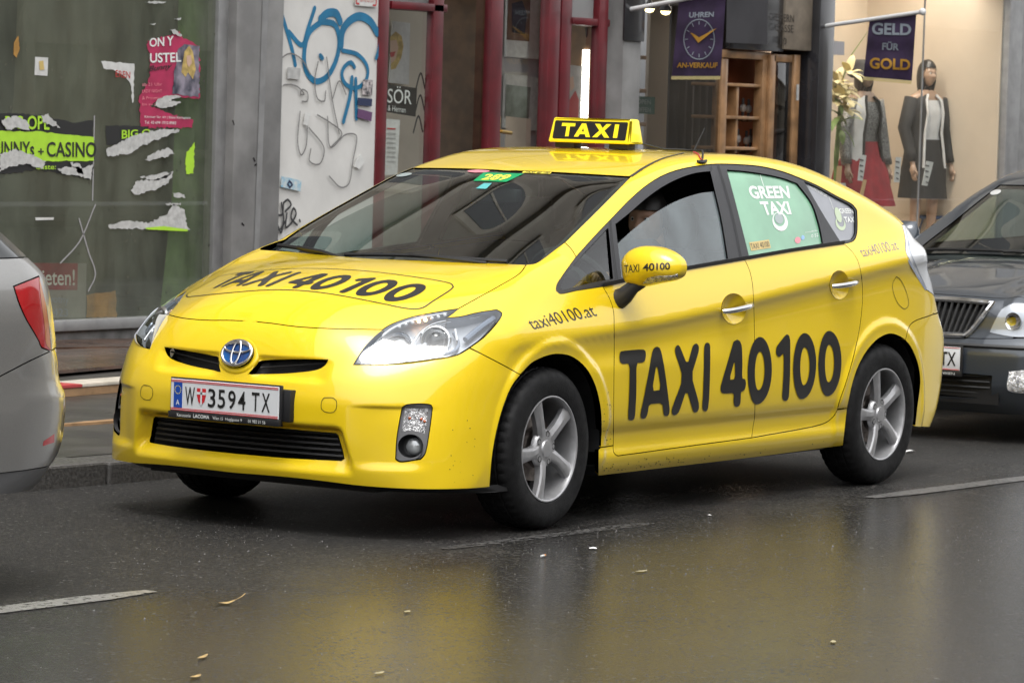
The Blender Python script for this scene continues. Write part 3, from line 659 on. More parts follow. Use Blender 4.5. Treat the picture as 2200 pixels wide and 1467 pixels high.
# 3-D helper curves where the photograph does not show the edge
DITCH2 = onto(TBW, crom([SEG['ditch'][-1], (1.75, -.522, 1.48), (2.1, -.53, 1.46), (2.5, -.55, 1.40), (2.85, -.60, 1.32), SEG['lamp_inner'][-1]], .02), (0, 0, 1))
LAMP_LOW = np.array([SEG['lamp_inner'][0]])
CR_ = (2.55, 0, .70)
def onto_s(B, P, c):
    U, w = B.to2d(('sphr', c), np.asarray(P, float)); return B.to3d(('sphr', c), U, (.2, 1.4))
LAMP_OUT = onto_s(TB, crom([SEG['lamp_inner'][-1], (3.17, -.68, 1.15), (3.30, -.66, 1.04), (3.40, -.66, .90), (3.44, -.70, .80), (3.36, -.77, .80), SEG['lamp_inner'][0]], .02), CR_)
REAR_SEAM = onto_s(TB, crom([SEG['bump_rear_seam'][-1], (3.36, -.79, .76), (3.46, -.68, .77), (3.50, -.4, .78), (3.515, 0, .78)], .02), CR_)
QUARTER_END = onto_s(TB, crom([SEG['bump_rear_seam'][-1], (3.28, -.81, .78), (3.36, -.77, .80)], .02), CR_)
# ---- outer panels
sills = TB.panel('sill', loop3(rev('sill_front'), th(px((1290.5, 961), (1286, 965))), th(px((1286, 965), (1285, 1022))), th(px((1285, 1022), (1437, 1004), (1634, 980.5), (1811, 957))), th(px((1811, 957), (1820, 877))), rev('sill_rear'), rev('door_rear_bottom'), rev('door_front_bottom')), ('par', (0, -1, .05)), PAINT, mirror=True)
wing = TB.panel('front_wing', loop3(SEG['hood_side'], rev('hl_notch_up'), rev('hl_notch_low'), rev('hl_back'), SEG['bump_fender'], SEG['arch_front_b'], SEG['sill_front'], SEG['door_front'], SEG['dlo_front'], SEG['pillar_seam'], SEG['ws_corner']), ('par', NF), PAINT, mirror=True, flange=.03, grid=.014)
bonnet = TBH.panel('bonnet', sym_loop(loop3(SEG['hood_front'], rev('hl_top'), rev('hood_side'), SEG['hood_rear'])), ('par', (-.35, 0, .94)), PAINT)
CUP_F = TB.hit([(1576+26*math.cos(t), 663+32*math.sin(t)) for t in np.linspace(0, 2*math.pi, 28, endpoint=False)])
CUP_R = TB.hit([(1803+20*math.cos(t), 612+30*math.sin(t)) for t in np.linspace(0, 2*math.pi, 28, endpoint=False)])
fdoor = TB.panel('front_door', loop3(rev('belt_front'), SEG['door_mid'], rev('door_front_bottom'), SEG['door_front']), ('par', NS), PAINT, holes=[CUP_F], gap=.002, mirror=True, inner=(.05, 'trim_dark'))
rdoor = TB.panel('rear_door', loop3(SEG['belt_rear'], SEG['door_mid'], SEG['door_rear_bottom'], SEG['door_rear_back']), ('par', NS), PAINT, holes=[CUP_R], gap=.002, mirror=True, inner=(.05, 'trim_dark'))
DLO = loop3(SEG['dlo_front'], SEG['dlo_top'], SEG['dlo_rear'], SEG['belt_rear'], SEG['belt_front'])
frame = TB.panel('side_frame', loop3(rev('pillar_seam'), SEG['dlo_top'], SEG['dlo_rear'], rev('door_rear_back'), SEG['sill_rear'], SEG['arch_rear_a'], SEG['bump_rear_seam'], QUARTER_END, LAMP_OUT[-8:], SEG['lamp_inner'], DITCH2[::-1], rev('ditch'), rev('ws_side')), ('par', NR), PAINT, mirror=True, flange=.03, grid=.014, inner=(.03, 'trim_grey'))
roof_half = loop3(SEG['ws_top'][::-1], SEG['ditch'], DITCH2[:int(len(DITCH2)*.62)], onto(TBW, crom([DITCH2[int(len(DITCH2)*.62)-1], (2.46, -.3, 1.42), (2.44, 0, 1.43)], .03), (0, 0, 1)))
roof = TBW.panel('roof_panel', sym_loop(roof_half), ('par', (0, 0, 1)), PAINT, gap=.003, inner=(.03, 'trim_grey'))
gate_half = loop3(onto(TBW, crom([(2.44, 0, 1.43), (2.46, -.3, 1.42), DITCH2[int(len(DITCH2)*.62)-1]], .03), (0, 0, 1)), DITCH2[int(len(DITCH2)*.62)-1:], LAMP_OUT[:-8], QUARTER_END[::-1][-2:], REAR_SEAM)
tailgate = TB.panel('tailgate', sym_loop(gate_half), ('sphr', (2.45, 0, .80)), PAINT, gap=.003, grid=.03, inner=(.03, 'trim_grey'))
gw = sym_loop(onto(TBW, crom([(2.50, 0, 1.4), (2.52, -.42, 1.4), (2.9, -.46, 1.3), (3.05, -.4, 1.25), (3.06, 0, 1.26)], .03), (0, 0, 1)))
TBW.panel('rear_window', gw, ('par', (0, 0, 1)), 'glass_black', gap=0, flange=0, grid=.04, level=.002)
tail = TB.panel('tail_lamp', loop3(SEG['lamp_inner'], LAMP_OUT), ('sphr', CR_), 'lamp_clear', mirror=True, gap=.001, grid=.014)
rbump = TB.panel('rear_bumper', sym_loop(loop3(REAR_SEAM[::-1], rev('bump_rear_seam'), SEG['arch_rear_b'], onto_s(TB, crom([SEG['arch_rear_b'][-1], (3.25, -.79, .235), (3.40, -.68, .24), (3.47, -.4, .24), (3.48, 0, .24)], .02), CR_))), ('sphr', (2.75, 0, .5)), PAINT, flange=.03)
# red part at the foot of the tail lamp
RL = th(px((1948, 556), (1955, 562), (1975, 600), (1993, 632), (1988, 626), (1970, 596), (1953, 566), (1948, 556)))
# ---- front bumper with its openings
mir = lambda P: (np.asarray(P)*[1, -1, 1])[::-1]
SLOT = th(px((534, 803), (543, 793.6), (553, 780), (563.6, 775)).tolist()+px((563.6, 775), (612, 773), (704, 773)).tolist()[1:]+px((704, 773), (699, 783), (685, 792), (631, 800), (536, 803.5)).tolist()[1:-1], TBH)
FOG = th(np.vstack([px((864, 876), (872, 870), (926, 870), (929, 876))[:-1], px((929, 876), (922, 929), (912, 977), (903, 986.5))[:-1], px((903, 986.5), (858, 991.5), (850, 986))[:-1], px((850, 986), (853, 939), (864, 876))[:-1]]))
gx = lambda P: onto(TB, np.array([(-.85, -y, z) for y, z in P]), (-1, 0, 0))
LG_half = gx(crom([(0, .396), (.2, .396), (.44, .393)], .02).tolist()+crom([(.45, .386), (.474, .300)], .02).tolist()+crom([(.466, .293), (.25, .289), (0, .288)], .02).tolist())
LG = sym_loop(LG_half)
BOT = th(px((1052, 1046), (1000, 1050), (894, 1051), (777.7, 1044), (700, 1034.5), (620, 1025.5), (505, 1016)))
fbump = TBH.panel('front_bumper', sym_loop(loop3(SEG['hood_front'], SEG['hl_low_front'], SEG['hl_bottom'], SEG['bump_fender'], SEG['arch_front_a'], BOT)), ('sph', CB), PAINT, holes=[SLOT, mir(SLOT), FOG, mir(FOG), LG], flange=.03, grid=.011)
# ---- openings: black grilles
def offs(P, n, d): return np.asarray(P)+np.asarray(n)*d
grille = TB.panel('lower_grille', LG, ('par', (-1, 0, 0)), 'black_plastic', gap=-.004, flange=.03, grid=.03, level=-.05)
for i, z in enumerate((.306, .327, .348, .369, .388)):
    B = gx([(y, z) for y in np.linspace(-.46+.02*i*.3, .46-.02*i*.3, 41)]); B = B[:, :]+[.022, 0, 0]
    bm = bmesh.new()
    for a, b in zip(B, B[1:]): pass
    bm.free()
    V = []; F = []
    for q in B: V += [q+[-.012, 0, -.001], q+[-.009, 0, .006], q+[.02, 0, .009], q+[.02, 0, .001]]
    for k in range(len(B)-1):
        for j in range(4): F.append((4*k+j, 4*k+(j+1) % 4, 4*k+4+(j+1) % 4, 4*k+4+j))
    mesh('slat', V, F, 'black_satin', grille)
for S, sg in ((SLOT, 1), (mir(SLOT), -1)):
    g = TBH.panel('upper_grille', S, ('sph', CB), 'black_plastic', gap=-.004, flange=0, grid=.02, level=-.035)
    A = th(px((556, 790), (620, 786), (694, 781)), TBH); A = A if sg > 0 else A*[1, -1, 1]
    tube('slat', A+[.012, 0, 0], .0035, 'black_satin', g, 6)
# valance under the bumper and the underbody
vb = np.vstack([BOT[::-1]*[1, 1, 1]]); vb = vb[vb[:, 1] <= 0.02]; full = np.vstack([vb[::-1][:-1], (vb*[1, -1, 1])])
full = full[np.argsort(-full[:, 1])]
V = []; F = []
for q in full: V += [q+[.016+.03*(abs(q[1])/.8)**3, 0, .006], q+[.05+.10*(abs(q[1])/.8)**3, 0, -.022], q+[.16, 0, -.024]]
for k in range(len(full)-1):
    for j in (0, 1): F.append((3*k+j, 3*k+j+1, 3*k+4+j, 3*k+3+j))
mesh('bumper_valance', V, F, 'black_plastic', taxi)
bm = bmesh.new()
bm_box(bm, -.72, 3.4, -.55, .55, .17, .21); bm_box(bm, .45, 2.28, -.79, .79, .18, .215); bm_box(bm, -.80, 3.4, -.5, .5, .20, .50)
from_bm('underbody', bm, 'black_plastic', taxi)
# ---- wheel houses
for cx in (.01, 2.69):
    for sg in (-1, 1):
        V = []; F = []; A = np.linspace(-.12, math.pi+.12, 30)
        for t in A: V += [(cx+.375*math.cos(t), sg*.835, .325+.375*math.sin(t)), (cx+.385*math.cos(t), sg*.52, .325+.385*math.sin(t))]
        for k in range(len(A)-1): F.append((2*k, 2*k+1, 2*k+3, 2*k+2))
        n0 = len(V); V.append((cx, sg*.52, .325)); F += [(n0, 2*k+1, 2*k+3) for k in range(len(A)-1)]
        mesh('wheel_house', V, F, 'black_plastic', taxi)
# ---- side glass and black surround
GQ = th(np.vstack([px((1205, 620), (1216, 594), (1250, 551), (1283, 516), (1308, 489))[:-1], px((1308, 489), (1312, 530), (1318, 598))[:-1], px((1318, 598), (1270, 607), (1208, 623))[:-1]]))
GF = th(np.vstack([px((1324, 481), (1354, 457), (1388.6, 427), (1423.4, 402), (1458, 384), (1493, 372), (1527, 367.5))[:-1], px((1527, 367.5), (1537, 410.4), (1551, 470.7), (1565, 555))[:-1], px((1565, 555), (1462, 573), (1337, 596))[:-1], px((1337, 596), (1324, 481))[:-1]]))
GR = th(np.vstack([px((1563, 364.5), (1601, 367.5), (1647.5, 374.5), (1687, 383.8), (1714, 394))[:-1], px((1714, 394), (1745, 436), (1761, 482), (1769, 521.7))[:-1], px((1769, 521.7), (1690, 535), (1610.4, 548.3))[:-1], px((1610.4, 548.3), (1585, 447.5), (1563, 364.5))[:-1]]))
GB = th(np.vstack([px((1729, 389.5), (1756, 402), (1798, 425), (1831, 443), (1838, 454))[:-1], px((1838, 454), (1839, 480), (1837, 504), (1830, 513.5))[:-1], px((1830, 513.5), (1806, 517.5))[:-1], px((1806, 517.5), (1770, 460), (1729, 389.5))[:-1]]))
sur = TB.panel('window_surround', DLO, ('par', (0, -.9, .43)), 'black_trim', holes=[GQ, GF, GR, GB], gap=.001, flange=.018, grid=.02, level=-.003, mirror=True)
# the front windows are wound half way down
PANE = th(np.vstack([px((1330, 524), (1365.5, 491.6), (1411.8, 456.8), (1458, 431), (1504.6, 415), (1537.5, 410.5))[:-1], px((1537.5, 410.5), (1551, 471), (1566, 557))[:-1], px((1566, 557), (1462, 575), (1337, 598))[:-1], px((1337, 598), (1330, 524))[:-1]]))
NG = ('par', (0, -.9, .43))
for nm, L, m_ in (('quarter_window', GQ, 'glass_side'), ('front_window', PANE, 'glass_front_skyhaze'), ('rear_window', GR, 'film_green'), ('rear_quarter_window', GB, 'film_grey')):
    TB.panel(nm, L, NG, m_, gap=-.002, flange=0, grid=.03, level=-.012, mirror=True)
# belt moulding, door seams in the surround
bl = np.vstack([SEG['belt_front'][::-1], SEG['belt_rear'][::-1][1:]]); N_ = TB.normal(bl)
for sg in (1, -1):
    c = (bl+N_*.001+[0, 0, .007])*[1, sg, 1]; V = []; F = []
    for q, n in zip(c, N_*[1, sg, 1]):
        up = np.array([0, 0, 1.]); V += [q-up*.009-n*.004, q-up*.008+n*.005, q+up*.006+n*.005, q+up*.008-n*.004]
    for k in range(len(c)-1):
        for j in range(3): F.append((4*k+j, 4*k+j+1, 4*k+5+j, 4*k+4+j))
    mesh('belt_moulding', V, F, 'black_satin', taxi)
def groove(name, P, w, material, parent=None, level=.0015, B=TB):
    """thin dark line lying on the body along photo pixels"""
    Q = th(px(*P), B, 0.0); N = B.normal(Q); V = []; F = []
    T = np.gradient(Q, axis=0); T /= np.linalg.norm(T, axis=1, keepdims=True); S = np.cross(N, T)
    for q, n, s in zip(Q, N, S): V += [q+n*level-s*w/2, q+n*level+s*w/2]
    for k in range(len(Q)-1): F.append((2*k, 2*k+1, 2*k+3, 2*k+2))
    return mesh(name, V, F, material, parent or taxi)
groove('door_gap', [(1543, 353.5), (1560, 410), (1578, 480), (1593, 556)], .006, 'black_plastic')
groove('door_gap', [(1527.5, 356), (1529.5, 366)], .004, 'black_plastic')
groove('door_gap', [(1312, 473), (1316, 520), (1327, 604)], .005, 'black_plastic')
groove('roof_channel', [(1355, 380), (1388.6, 358), (1423.4, 341.5), (1469.8, 329)], .014, 'black_trim', B=TBW)
# ---- windscreen
WSL = loop3(SEG['ws_top'][::-1], rev('ws_side'), SEG['ws_corner'], onto(TBW, crom([SEG['ws_corner'][-1], (.02, -.4, 1.0), (-.03, 0, .99)], .02), (0, 0, 1)))
WS = sym_loop(WSL)
TBW.panel('windscreen', WS, ('par', (-.38, 0, .92)), 'glass_ws', gap=0, flange=0, grid=.018, level=-.004)
U, w_ = TBW.to2d(('par', (-.38, 0, .92)), WS); Ui = offset2d(offset2d(U, .012), .012)
WSi = TBW.to3d(('par', (-.38, 0, .92)), Ui, (w_.min()-.2, w_.max()+.2)); WSi = WSi[WSi[:, 0] > .115]
WSi = WSi[np.argsort(np.arctan2(WSi[:, 1], -(WSi[:, 0]-.5)))]
TBW.panel('windscreen_border', WS, ('par', (-.38, 0, .92)), 'black_trim', holes=[WSi], gap=0, flange=0, grid=.04, level=-.008)
cowl = onto(TBW, [(.10-.13*(1-(y/.69)**2), y, 1.0) for y in np.linspace(-.66, .66, 25)], (0, 0, 1))
V = []; F = []
for q in cowl: V += [q+[-.05, 0, -.012], q+[.045, 0, .022], q+[.10, 0, .030]]
for k in range(len(cowl)-1):
    for j in (0, 1): F.append((3*k+j, 3*k+j+1, 3*k+4+j, 3*k+3+j))
mesh('cowl_panel', V, F, 'black_plastic', taxi)
# ------------------------------------------------------------------ the taxi: decals laid on the body
def quad_map(V, BL, BR, TR, TL):
    V = np.asarray(V); u, v = V[:, :1], V[:, 1:2]; BL, BR, TR, TL = map(np.asarray, (BL, BR, TR, TL))
    return (BL*(1-u)+BR*u)*(1-v)+(TL*(1-u)+TR*u)*v
def unit_text(s, L=.12, **k):
    V, F = text2d(s, **k); lo = V.min(0); hi = V.max(0); V = (V-lo)/(hi-lo)
    asp = (hi-lo)[0]/(hi-lo)[1]; W = V*[asp, 1]; W, F = subdivide2d(W, F, .35); return W/[asp, 1], F
def decal_px(name, V, F, material, B=TB, level=.0012, parent=None):
    P = B.hit(V, level); N = B.normal(P); F = np.array([f for f in F]); a, b, c = P[F[:, 0]], P[F[:, 1]], P[F[:, 2]]
    bad = (np.cross(b-a, c-a)*N[F[:, 0]]).sum(1) < 0; F[bad] = F[bad][:, ::-1]
    return mesh(name, P, F, material, parent or taxi, True, None, N)
def text_px(name, s, quad, material, B=TB, level=.0012, parent=None, **k):
    V, F = unit_text(s, **k); return decal_px(name, quad_map(V, *quad), F, material, B, level, parent)
def poly_px(name, loops, material, B=TB, level=.0012, parent=None, grid=9.):
    V, F = poly_tri([np.asarray(L, float) for L in loops], grid); return decal_px(name, V, F, material, B, level, parent)
def chaikin(P, n=1):
    P = np.asarray(P, float)
    for _ in range(n):
        Q = np.roll(P, -1, 0); P = np.stack([.82*P+.18*Q, .18*P+.82*Q], 1).reshape(-1, 2)
    return P
def oval(t, r, b, l, n=10):
    t, r, b, l = map(lambda q: np.asarray(q, float), (t, r, b, l)); out = []
    for A, Bq in ((t, r), (r, b), (b, l), (l, t)):
        vert = A in (t,) if False else None
        for k in range(n):
            a = math.pi/2*k/n
            if A is t or A is b: out.append((A[0]+(Bq[0]-A[0])*math.sin(a), Bq[1]+(A[1]-Bq[1])*math.cos(a)))
            else: out.append((Bq[0]+(A[0]-Bq[0])*math.cos(a), A[1]+(Bq[1]-A[1])*math.sin(a)))
    return np.array(out)
LET = [([[(105, 270), (300, 253), (325, 268), (330, 310), (320, 360), (300, 375), (243, 378), (243, 640), (232, 850), (222, 890), (195, 902), (172, 890), (167, 860), (178, 640), (183, 382), (115, 388), (95, 370), (87, 330), (92, 290)]], 1),
       ([[(428, 228), (455, 242), (470, 280), (500, 430), (545, 780), (543, 835), (530, 858), (508, 862), (490, 845), (480, 740), (358, 752), (345, 840), (328, 878), (305, 887), (283, 875), (279, 840), (320, 650), (385, 285), (400, 245)], [(428, 370), (468, 622), (385, 634)]], 1),
       ([[(622, 215), (640, 232), (706, 398), (752, 230), (772, 205), (795, 203), (812, 230), (810, 275), (742, 495), (810, 735), (812, 790), (797, 822), (775, 830), (757, 812), (700, 617), (632, 820), (608, 848), (585, 855), (566, 838), (562, 800), (668, 515), (596, 290), (593, 255), (603, 225)]], 1),
       ([[(885, 192), (905, 200), (915, 232), (913, 480), (905, 690), (895, 790), (882, 815), (865, 820), (845, 800), (841, 770), (852, 600), (857, 240), (868, 202)]], 1),
       ([[(1157, 165), (1185, 180), (1202, 225), (1207, 370), (1203, 520), (1232, 525), (1240, 570), (1228, 620), (1208, 638), (1193, 642), (1190, 740), (1177, 770), (1152, 780), (1132, 765), (1125, 730), (1130, 650), (1045, 657), (1018, 648), (1007, 620), (1010, 580), (1110, 240), (1125, 185)], [(1138, 345), (1140, 525), (1087, 532)]], 1),
       ([oval((1367, 142), (1474, 440), (1335, 755), (1255, 460)), oval((1368, 275), (1408, 440), (1350, 625), (1320, 470))], 0),
       ([[(1610, 117), (1632, 130), (1642, 180), (1640, 480), (1630, 680), (1618, 715), (1595, 725), (1575, 712), (1567, 680), (1580, 480), (1583, 285), (1550, 322), (1530, 322), (1512, 290), (1513, 240), (1535, 205), (1590, 135)]], 1),
       ([oval((1772, 107), (1877, 380), (1745, 707), (1668, 430)), oval((1773, 236), (1817, 400), (1762, 580), (1732, 420))], 0),
       ([oval((1993, 87), (2107, 360), (1978, 680), (1897, 400)), oval((1997, 212), (2040, 370), (1988, 553), (1957, 390))], 0)]
LETP = [[(chaikin(L) if sm else np.asarray(L)) for L in loops] for loops, sm in LET]
for loops in LETP: poly_px('door_lettering', [L/4.2308+[1310, 690] for L in loops], 'vinyl_black', level=.0026)
# the same lettering on the bonnet
def hood_xy(u, v):
    y = .485-.985*u; xf = -.655+.145*(np.abs(y)/.565)**2
    return np.stack([xf+.277*(.13+.74*v), y, np.full_like(y, 1.0)], 1)
for loops in LETP:
    W = []
    for L in loops:
        base = 926-.1245*L[:, 0]; top = 281-.0976*L[:, 0]; W.append(np.stack([L[:, 0]/2107., (base-L[:, 1])/(base-top)], 1))
    V, F = poly_tri([w*[6, 1] for w in W], .12); V = V/[6, 1]; Q = hood_xy(V[:, 0], V[:, 1])
    U, w_ = TBH.to2d(('par', (0, 0, 1)), Q); P = TBH.to3d(('par', (0, 0, 1)), U, (.6, 1.2), .0012); N = TBH.normal(P)
    F = F.copy(); a, b, c = P[F[:, 0]], P[F[:, 1]], P[F[:, 2]]; bad = (np.cross(b-a, c-a)*N[F[:, 0]]).sum(1) < 0; F[bad] = F[bad][:, ::-1]
    mesh('bonnet_lettering', P, F, 'vinyl_black', taxi, True, None, N)
HF = [(150, 338), (300, 322), (500, 303), (700, 288), (830, 285), (1000, 292), (1200, 315), (1400, 350), (1600, 390), (1750, 420), (1830, 427), (1890, 415), (1950, 375), (2090, 285), (2110, 265), (2100, 245), (2050, 228), (1800, 187), (1500, 150), (1250, 133), (1050, 128), (850, 132), (600, 152), (450, 172), (400, 183), (350, 205), (200, 285), (145, 318), (140, 330), (150, 338)]
groove('bonnet_frame_line', [(x/3.4375+360, y/3.4375+540) for x, y in HF], .006, 'vinyl_black', B=TBH)
text_px('wing_lettering', 'taxi40100.at', ((1145, 708), (1284, 678), (1268, 653), (1129, 684)), 'vinyl_black')
text_px('quarter_lettering', 'taxi40100.at', ((1854, 552), (1932, 536), (1922, 515), (1843, 532)), 'vinyl_grey')
# window film prints
for i, (s, q) in enumerate([('GREEN', ((1615, 427.5), (1698, 426.5), (1693, 399.5), (1605, 399.5))), ('TAXI', ((1642, 462), (1701, 460.5), (1693, 433), (1631, 433)))]):
    text_px('film_lettering', s, q, 'print_white', level=-.0105, bold=.035)
for s, q in [('GREEN', ((1806, 459), (1834, 459), (1831, 448), (1801, 448))), ('TAXI', ((1816, 478), (1838, 478), (1836, 466), (1812, 466)))]:
    text_px('film_lettering', s, q, 'print_white', level=-.0105, bold=.03)
def ell(cx, cy, rx, ry, tilt=0, n=28):
    t = np.linspace(0, 2*math.pi, n, endpoint=False); c, s = math.cos(tilt), math.sin(tilt); x = rx*np.cos(t); y = ry*np.sin(t)
    return np.stack([cx+c*x-s*y, cy+s*x+c*y], 1)
poly_px('film_bulb_print', [ell(1676, 476, 16, 21, -.35), ell(1674, 472, 11.5, 15, -.35)], 'print_white', level=-.0105)
poly_px('film_bulb_print', [ell(1674, 470, 9, 11, -.35)], 'print_grey', level=-.0105)
poly_px('film_bulb_print', [ell(1806, 481, 10, 15, -.4), ell(1806, 477, 7, 11, -.4)], 'print_pale', level=-.0105)
poly_px('film_bulb_print', [ell(1801, 462, 6, 17, -.3)], 'print_pale', level=-.0102)
groove('film_cord_print', [(1637, 372), (1641, 386), (1646, 400)], .004, 'print_white', level=-.0105)
groove('film_cord_print', [(1785, 420), (1790, 434), (1795, 448)], .003, 'print_white', level=-.0105)
poly_px('film_label', [[(1609.5, 521), (1652, 514.7), (1656, 532.5), (1614, 539)]], 'label_yellow', level=-.0105)
text_px('film_label_text', 'TAXI 40100', ((1615, 536), (1654, 530), (1651, 518), (1611.5, 524)), 'vinyl_black', level=-.0098)
poly_px('film_dot', [ell(1714, 516, 6.5, 7)], 'print_pink', level=-.0105); poly_px('film_dot', [ell(1725, 510.5, 3.5, 5)], 'print_blue', level=-.0105)
text_px('film_small_print', 'www.taxi40100.at', ((1730, 501), (1757, 496.5), (1757, 493.5), (1730, 498)), 'print_white', level=-.0105)
text_px('film_small_print', '0 52', ((1743, 511), (1759, 508), (1758, 501), (1743, 504)), 'print_white', level=-.0105)
text_px('film_small_print', 'taxi40100.at', ((1737, 402), (1776, 424), (1778, 417), (1735, 394)), 'print_white', level=-.0105)
# windscreen stickers
poly_px('number_sticker', [[(1039, 370.7), (1125.6, 373), (1087.5, 391), (1016.5, 388.7)]], 'sticker_green', TBW, -.0015)
text_px('number_text', '289', ((1032, 386.5), (1083, 387.5), (1103, 375.5), (1045.5, 374)), 'sticker_yellow', TBW, -.0008, bold=.03)
poly_px('windscreen_sticker', [[(1127, 366.5), (1186, 369.5), (1180.7, 374), (1121, 371.2)]], 'sticker_yellow', TBW, -.0015)
text_px('sticker_text', 'TAXI 40 100', ((1125, 371), (1178, 373.4), (1183, 370.3), (1130, 367.6)), 'vinyl_black', TBW, -.0008, bold=.01)
poly_px('windscreen_sticker', [ell(1028, 367.8, 24, 3)], 'print_pink', TBW, -.0015)
poly_px('windscreen_sticker', [[(1039.5, 393.6), (1057, 393.6), (1044.4, 406), (1022, 405)]], 'sticker_teal', TBW, -.0015)
poly_px('windscreen_sticker', [ell(868, 375.5, 17, 3.4, -.15)], 'print_grey', TBW, -.0015)
# small lids and flaps
groove('fuel_flap_gap', [(x/4.3156+1740, y/4.3156+380) for x, y in [(800, 925), (765, 990), (775, 1080), (820, 1180), (880, 1225), (912, 1190), (905, 1110), (860, 990), (825, 940), (800, 925)]], .003, 'gap_dark')
def rrect(x0, y0, x1, y1, r, sk=0): return [(x0+r, y0), (x1-r, y0+sk), (x1, y0+r+sk), (x1-1, y1-r+sk), (x1-r, y1+sk), (x0+r, y1), (x0, y1-r), (x0+1, y0+r), (x0+r, y0)]
groove('tow_cover_gap', rrect(691, 854, 723, 884, 6, 1), .0025, 'gap_dark'); groove('tow_cover_gap', rrect(303, 827, 328, 857, 6, 2), .0025, 'gap_dark')
# ---- door handles with their cups
from mathutils.bvhtree import BVHTree
for (cx, cy, rx, ry, a, b, dr) in ((1576, 663, 26, 32, (1551, 669), (1607, 655), fdoor), (1803, 612, 20, 30, (1786, 615), (1833, 605), rdoor)):
    ring = TB.hit(ell(cx, cy, rx, ry)); N = TB.normal(ring).mean(0); N /= np.linalg.norm(N); cen = ring.mean(0); V = []; F = []; n = len(ring)
    for i, s_ in enumerate((1.03, .93, .8, .6, .35, .12)): V += list(cen+(ring-cen)*s_-N*(.030*(1-s_**2)))
    # rim sits just proud of the door skin so the cup reads as pressed in
    for i in range(5):
        for k in range(n): F.append((i*n+k, i*n+(k+1) % n, (i+1)*n+(k+1) % n, (i+1)*n+k))
    F.append(tuple(5*n+k for k in range(n)))
    HCUP = (V, F, N, cen)
    A = TB.hit([a])[0]; Bq = TB.hit([b])[0]
    for sg, door in ((1, dr[0]), (-1, dr[1])):
        m = np.array([1, sg, 1])
        pts = np.array([A+N*.004, A+N*.024+(Bq-A)*.08, A+(Bq-A)*.25+N*.034, A+(Bq-A)*.5+N*.037, A+(Bq-A)*.75+N*.034, A+(Bq-A)*.94+N*.024, Bq+N*.004])*m
        bm = bmesh.new(); bm_tube(bm, pts, [.010, .012, .0125, .0125, .0125, .012, .010], 12)
        for v in bm.verts:
            pass
        from_bm('handle', bm, 'chrome', door, 60)
        mesh('handle_cup', np.array(V)*m, F, 'taxi_paint', door, True)
# ---- front headlamps
HLL = loop3(SEG['hl_top'], SEG['hl_low_front'], SEG['hl_bottom'], SEG['hl_back'], SEG['hl_notch_low'], SEG['hl_notch_up'])
lens = TBH.panel('headlamp', HLL, ('sph', CB), 'glass_lamp', gap=.003, flange=0, grid=.014, level=-.001, mirror=True)
def both(fn, *a):
    """make an object for the near lamp and its mirror image"""
    for k, sg in enumerate((1, -1)): fn(sg, lens[k], *a)
def panel2(name, loop, mname, level, proj=('sph', CB), **k):
    o1, o2 = TBH.panel(name, loop, proj, mname, level=level, mirror=True, **k); o1.parent = lens[0]; o2.parent = lens[1]
panel2('lamp_housing', HLL, 'reflector', -.055, gap=.006, flange=0, grid=.02)
H3 = TBH.hit
E1 = HLL; NE = TBH.normal(E1); V = np.vstack([E1-NE*.002, E1-NE*.058]); n = len(E1)
for k, sg in enumerate((1, -1)):
    mesh('lamp_wall', V*[1, sg, 1], [(i, (i+1) % n, n+(i+1) % n, n+i) for i in range(n)], 'reflector', lens[k], True)
def mk_round(sg, par, c_px, lv, rings, mname, nm, seg=28):
    c = H3([c_px], lv)[0]; nn = np.array([-.86, -.45, .1]); nn /= np.linalg.norm(nn); e1 = np.cross(nn, [0, 0, 1]); e1 /= np.linalg.norm(e1); e2 = np.cross(e1, nn); V = []; F = []
    for r, d in rings:
        V += [c+e1*r*math.cos(t)+e2*r*math.sin(t)+nn*d for t in np.linspace(0, 2*math.pi, seg, endpoint=False)]
    for i in range(len(rings)-1):
        for k in range(seg): F.append((i*seg+k, i*seg+(k+1) % seg, (i+1)*seg+(k+1) % seg, (i+1)*seg+k))
    F.append(tuple((len(rings)-1)*seg+k for k in range(seg)))
    mesh(nm, np.array(V)*[1, sg, 1], F, mname, par, True)
both(lambda sg, p: mk_round(sg, p, (936, 733), -.045, [(.062, .0), (.060, .012), (.052, .014), (.044, .006), (.040, .004)], 'chrome', 'projector_bezel'))
both(lambda sg, p: mk_round(sg, p, (936, 733), -.045, [(.036, .006), (.035, .018), (.029, .028), (.018, .035), (.006, .038)], 'lens_dark', 'projector_lens'))
both(lambda sg, p: mk_round(sg, p, (860, 745), -.05, [(.055, .016), (.050, .010), (.035, .0), (.02, -.004), (.014, .004), (.01, .012)], 'chrome', 'high_beam_reflector'))
def strip(sg, p, P, lv, rad, mname, nm): tube(nm, H3(px(*P), lv)*[1, sg, 1], rad, mname, p, 8)
both(lambda sg, p: strip(sg, p, [(868, 774), (884, 742), (905, 714), (930, 698), (962, 690), (1000, 684), (1040, 676), (1066, 671)], -.022, .006, 'chrome', 'lamp_trim'))
both(lambda sg, p: strip(sg, p, [(780, 776), (815, 728), (850, 702), (900, 684), (960, 672)], -.014, .005, 'lamp_clear', 'lamp_trim'))
both(lambda sg, p: strip(sg, p, [(975, 716), (985, 742), (970, 757), (930, 763)], -.035, .007, 'lamp_blue', 'lamp_trim'))
both(lambda sg, p: strip(sg, p, [(1000, 730), (1030, 705), (1060, 684)], -.03, .012, 'lamp_blue', 'lamp_trim'))
both(lambda sg, p: strip(sg, p, [(978, 708), (982, 732)], -.018, .005, 'lamp_clear', 'lamp_trim'))
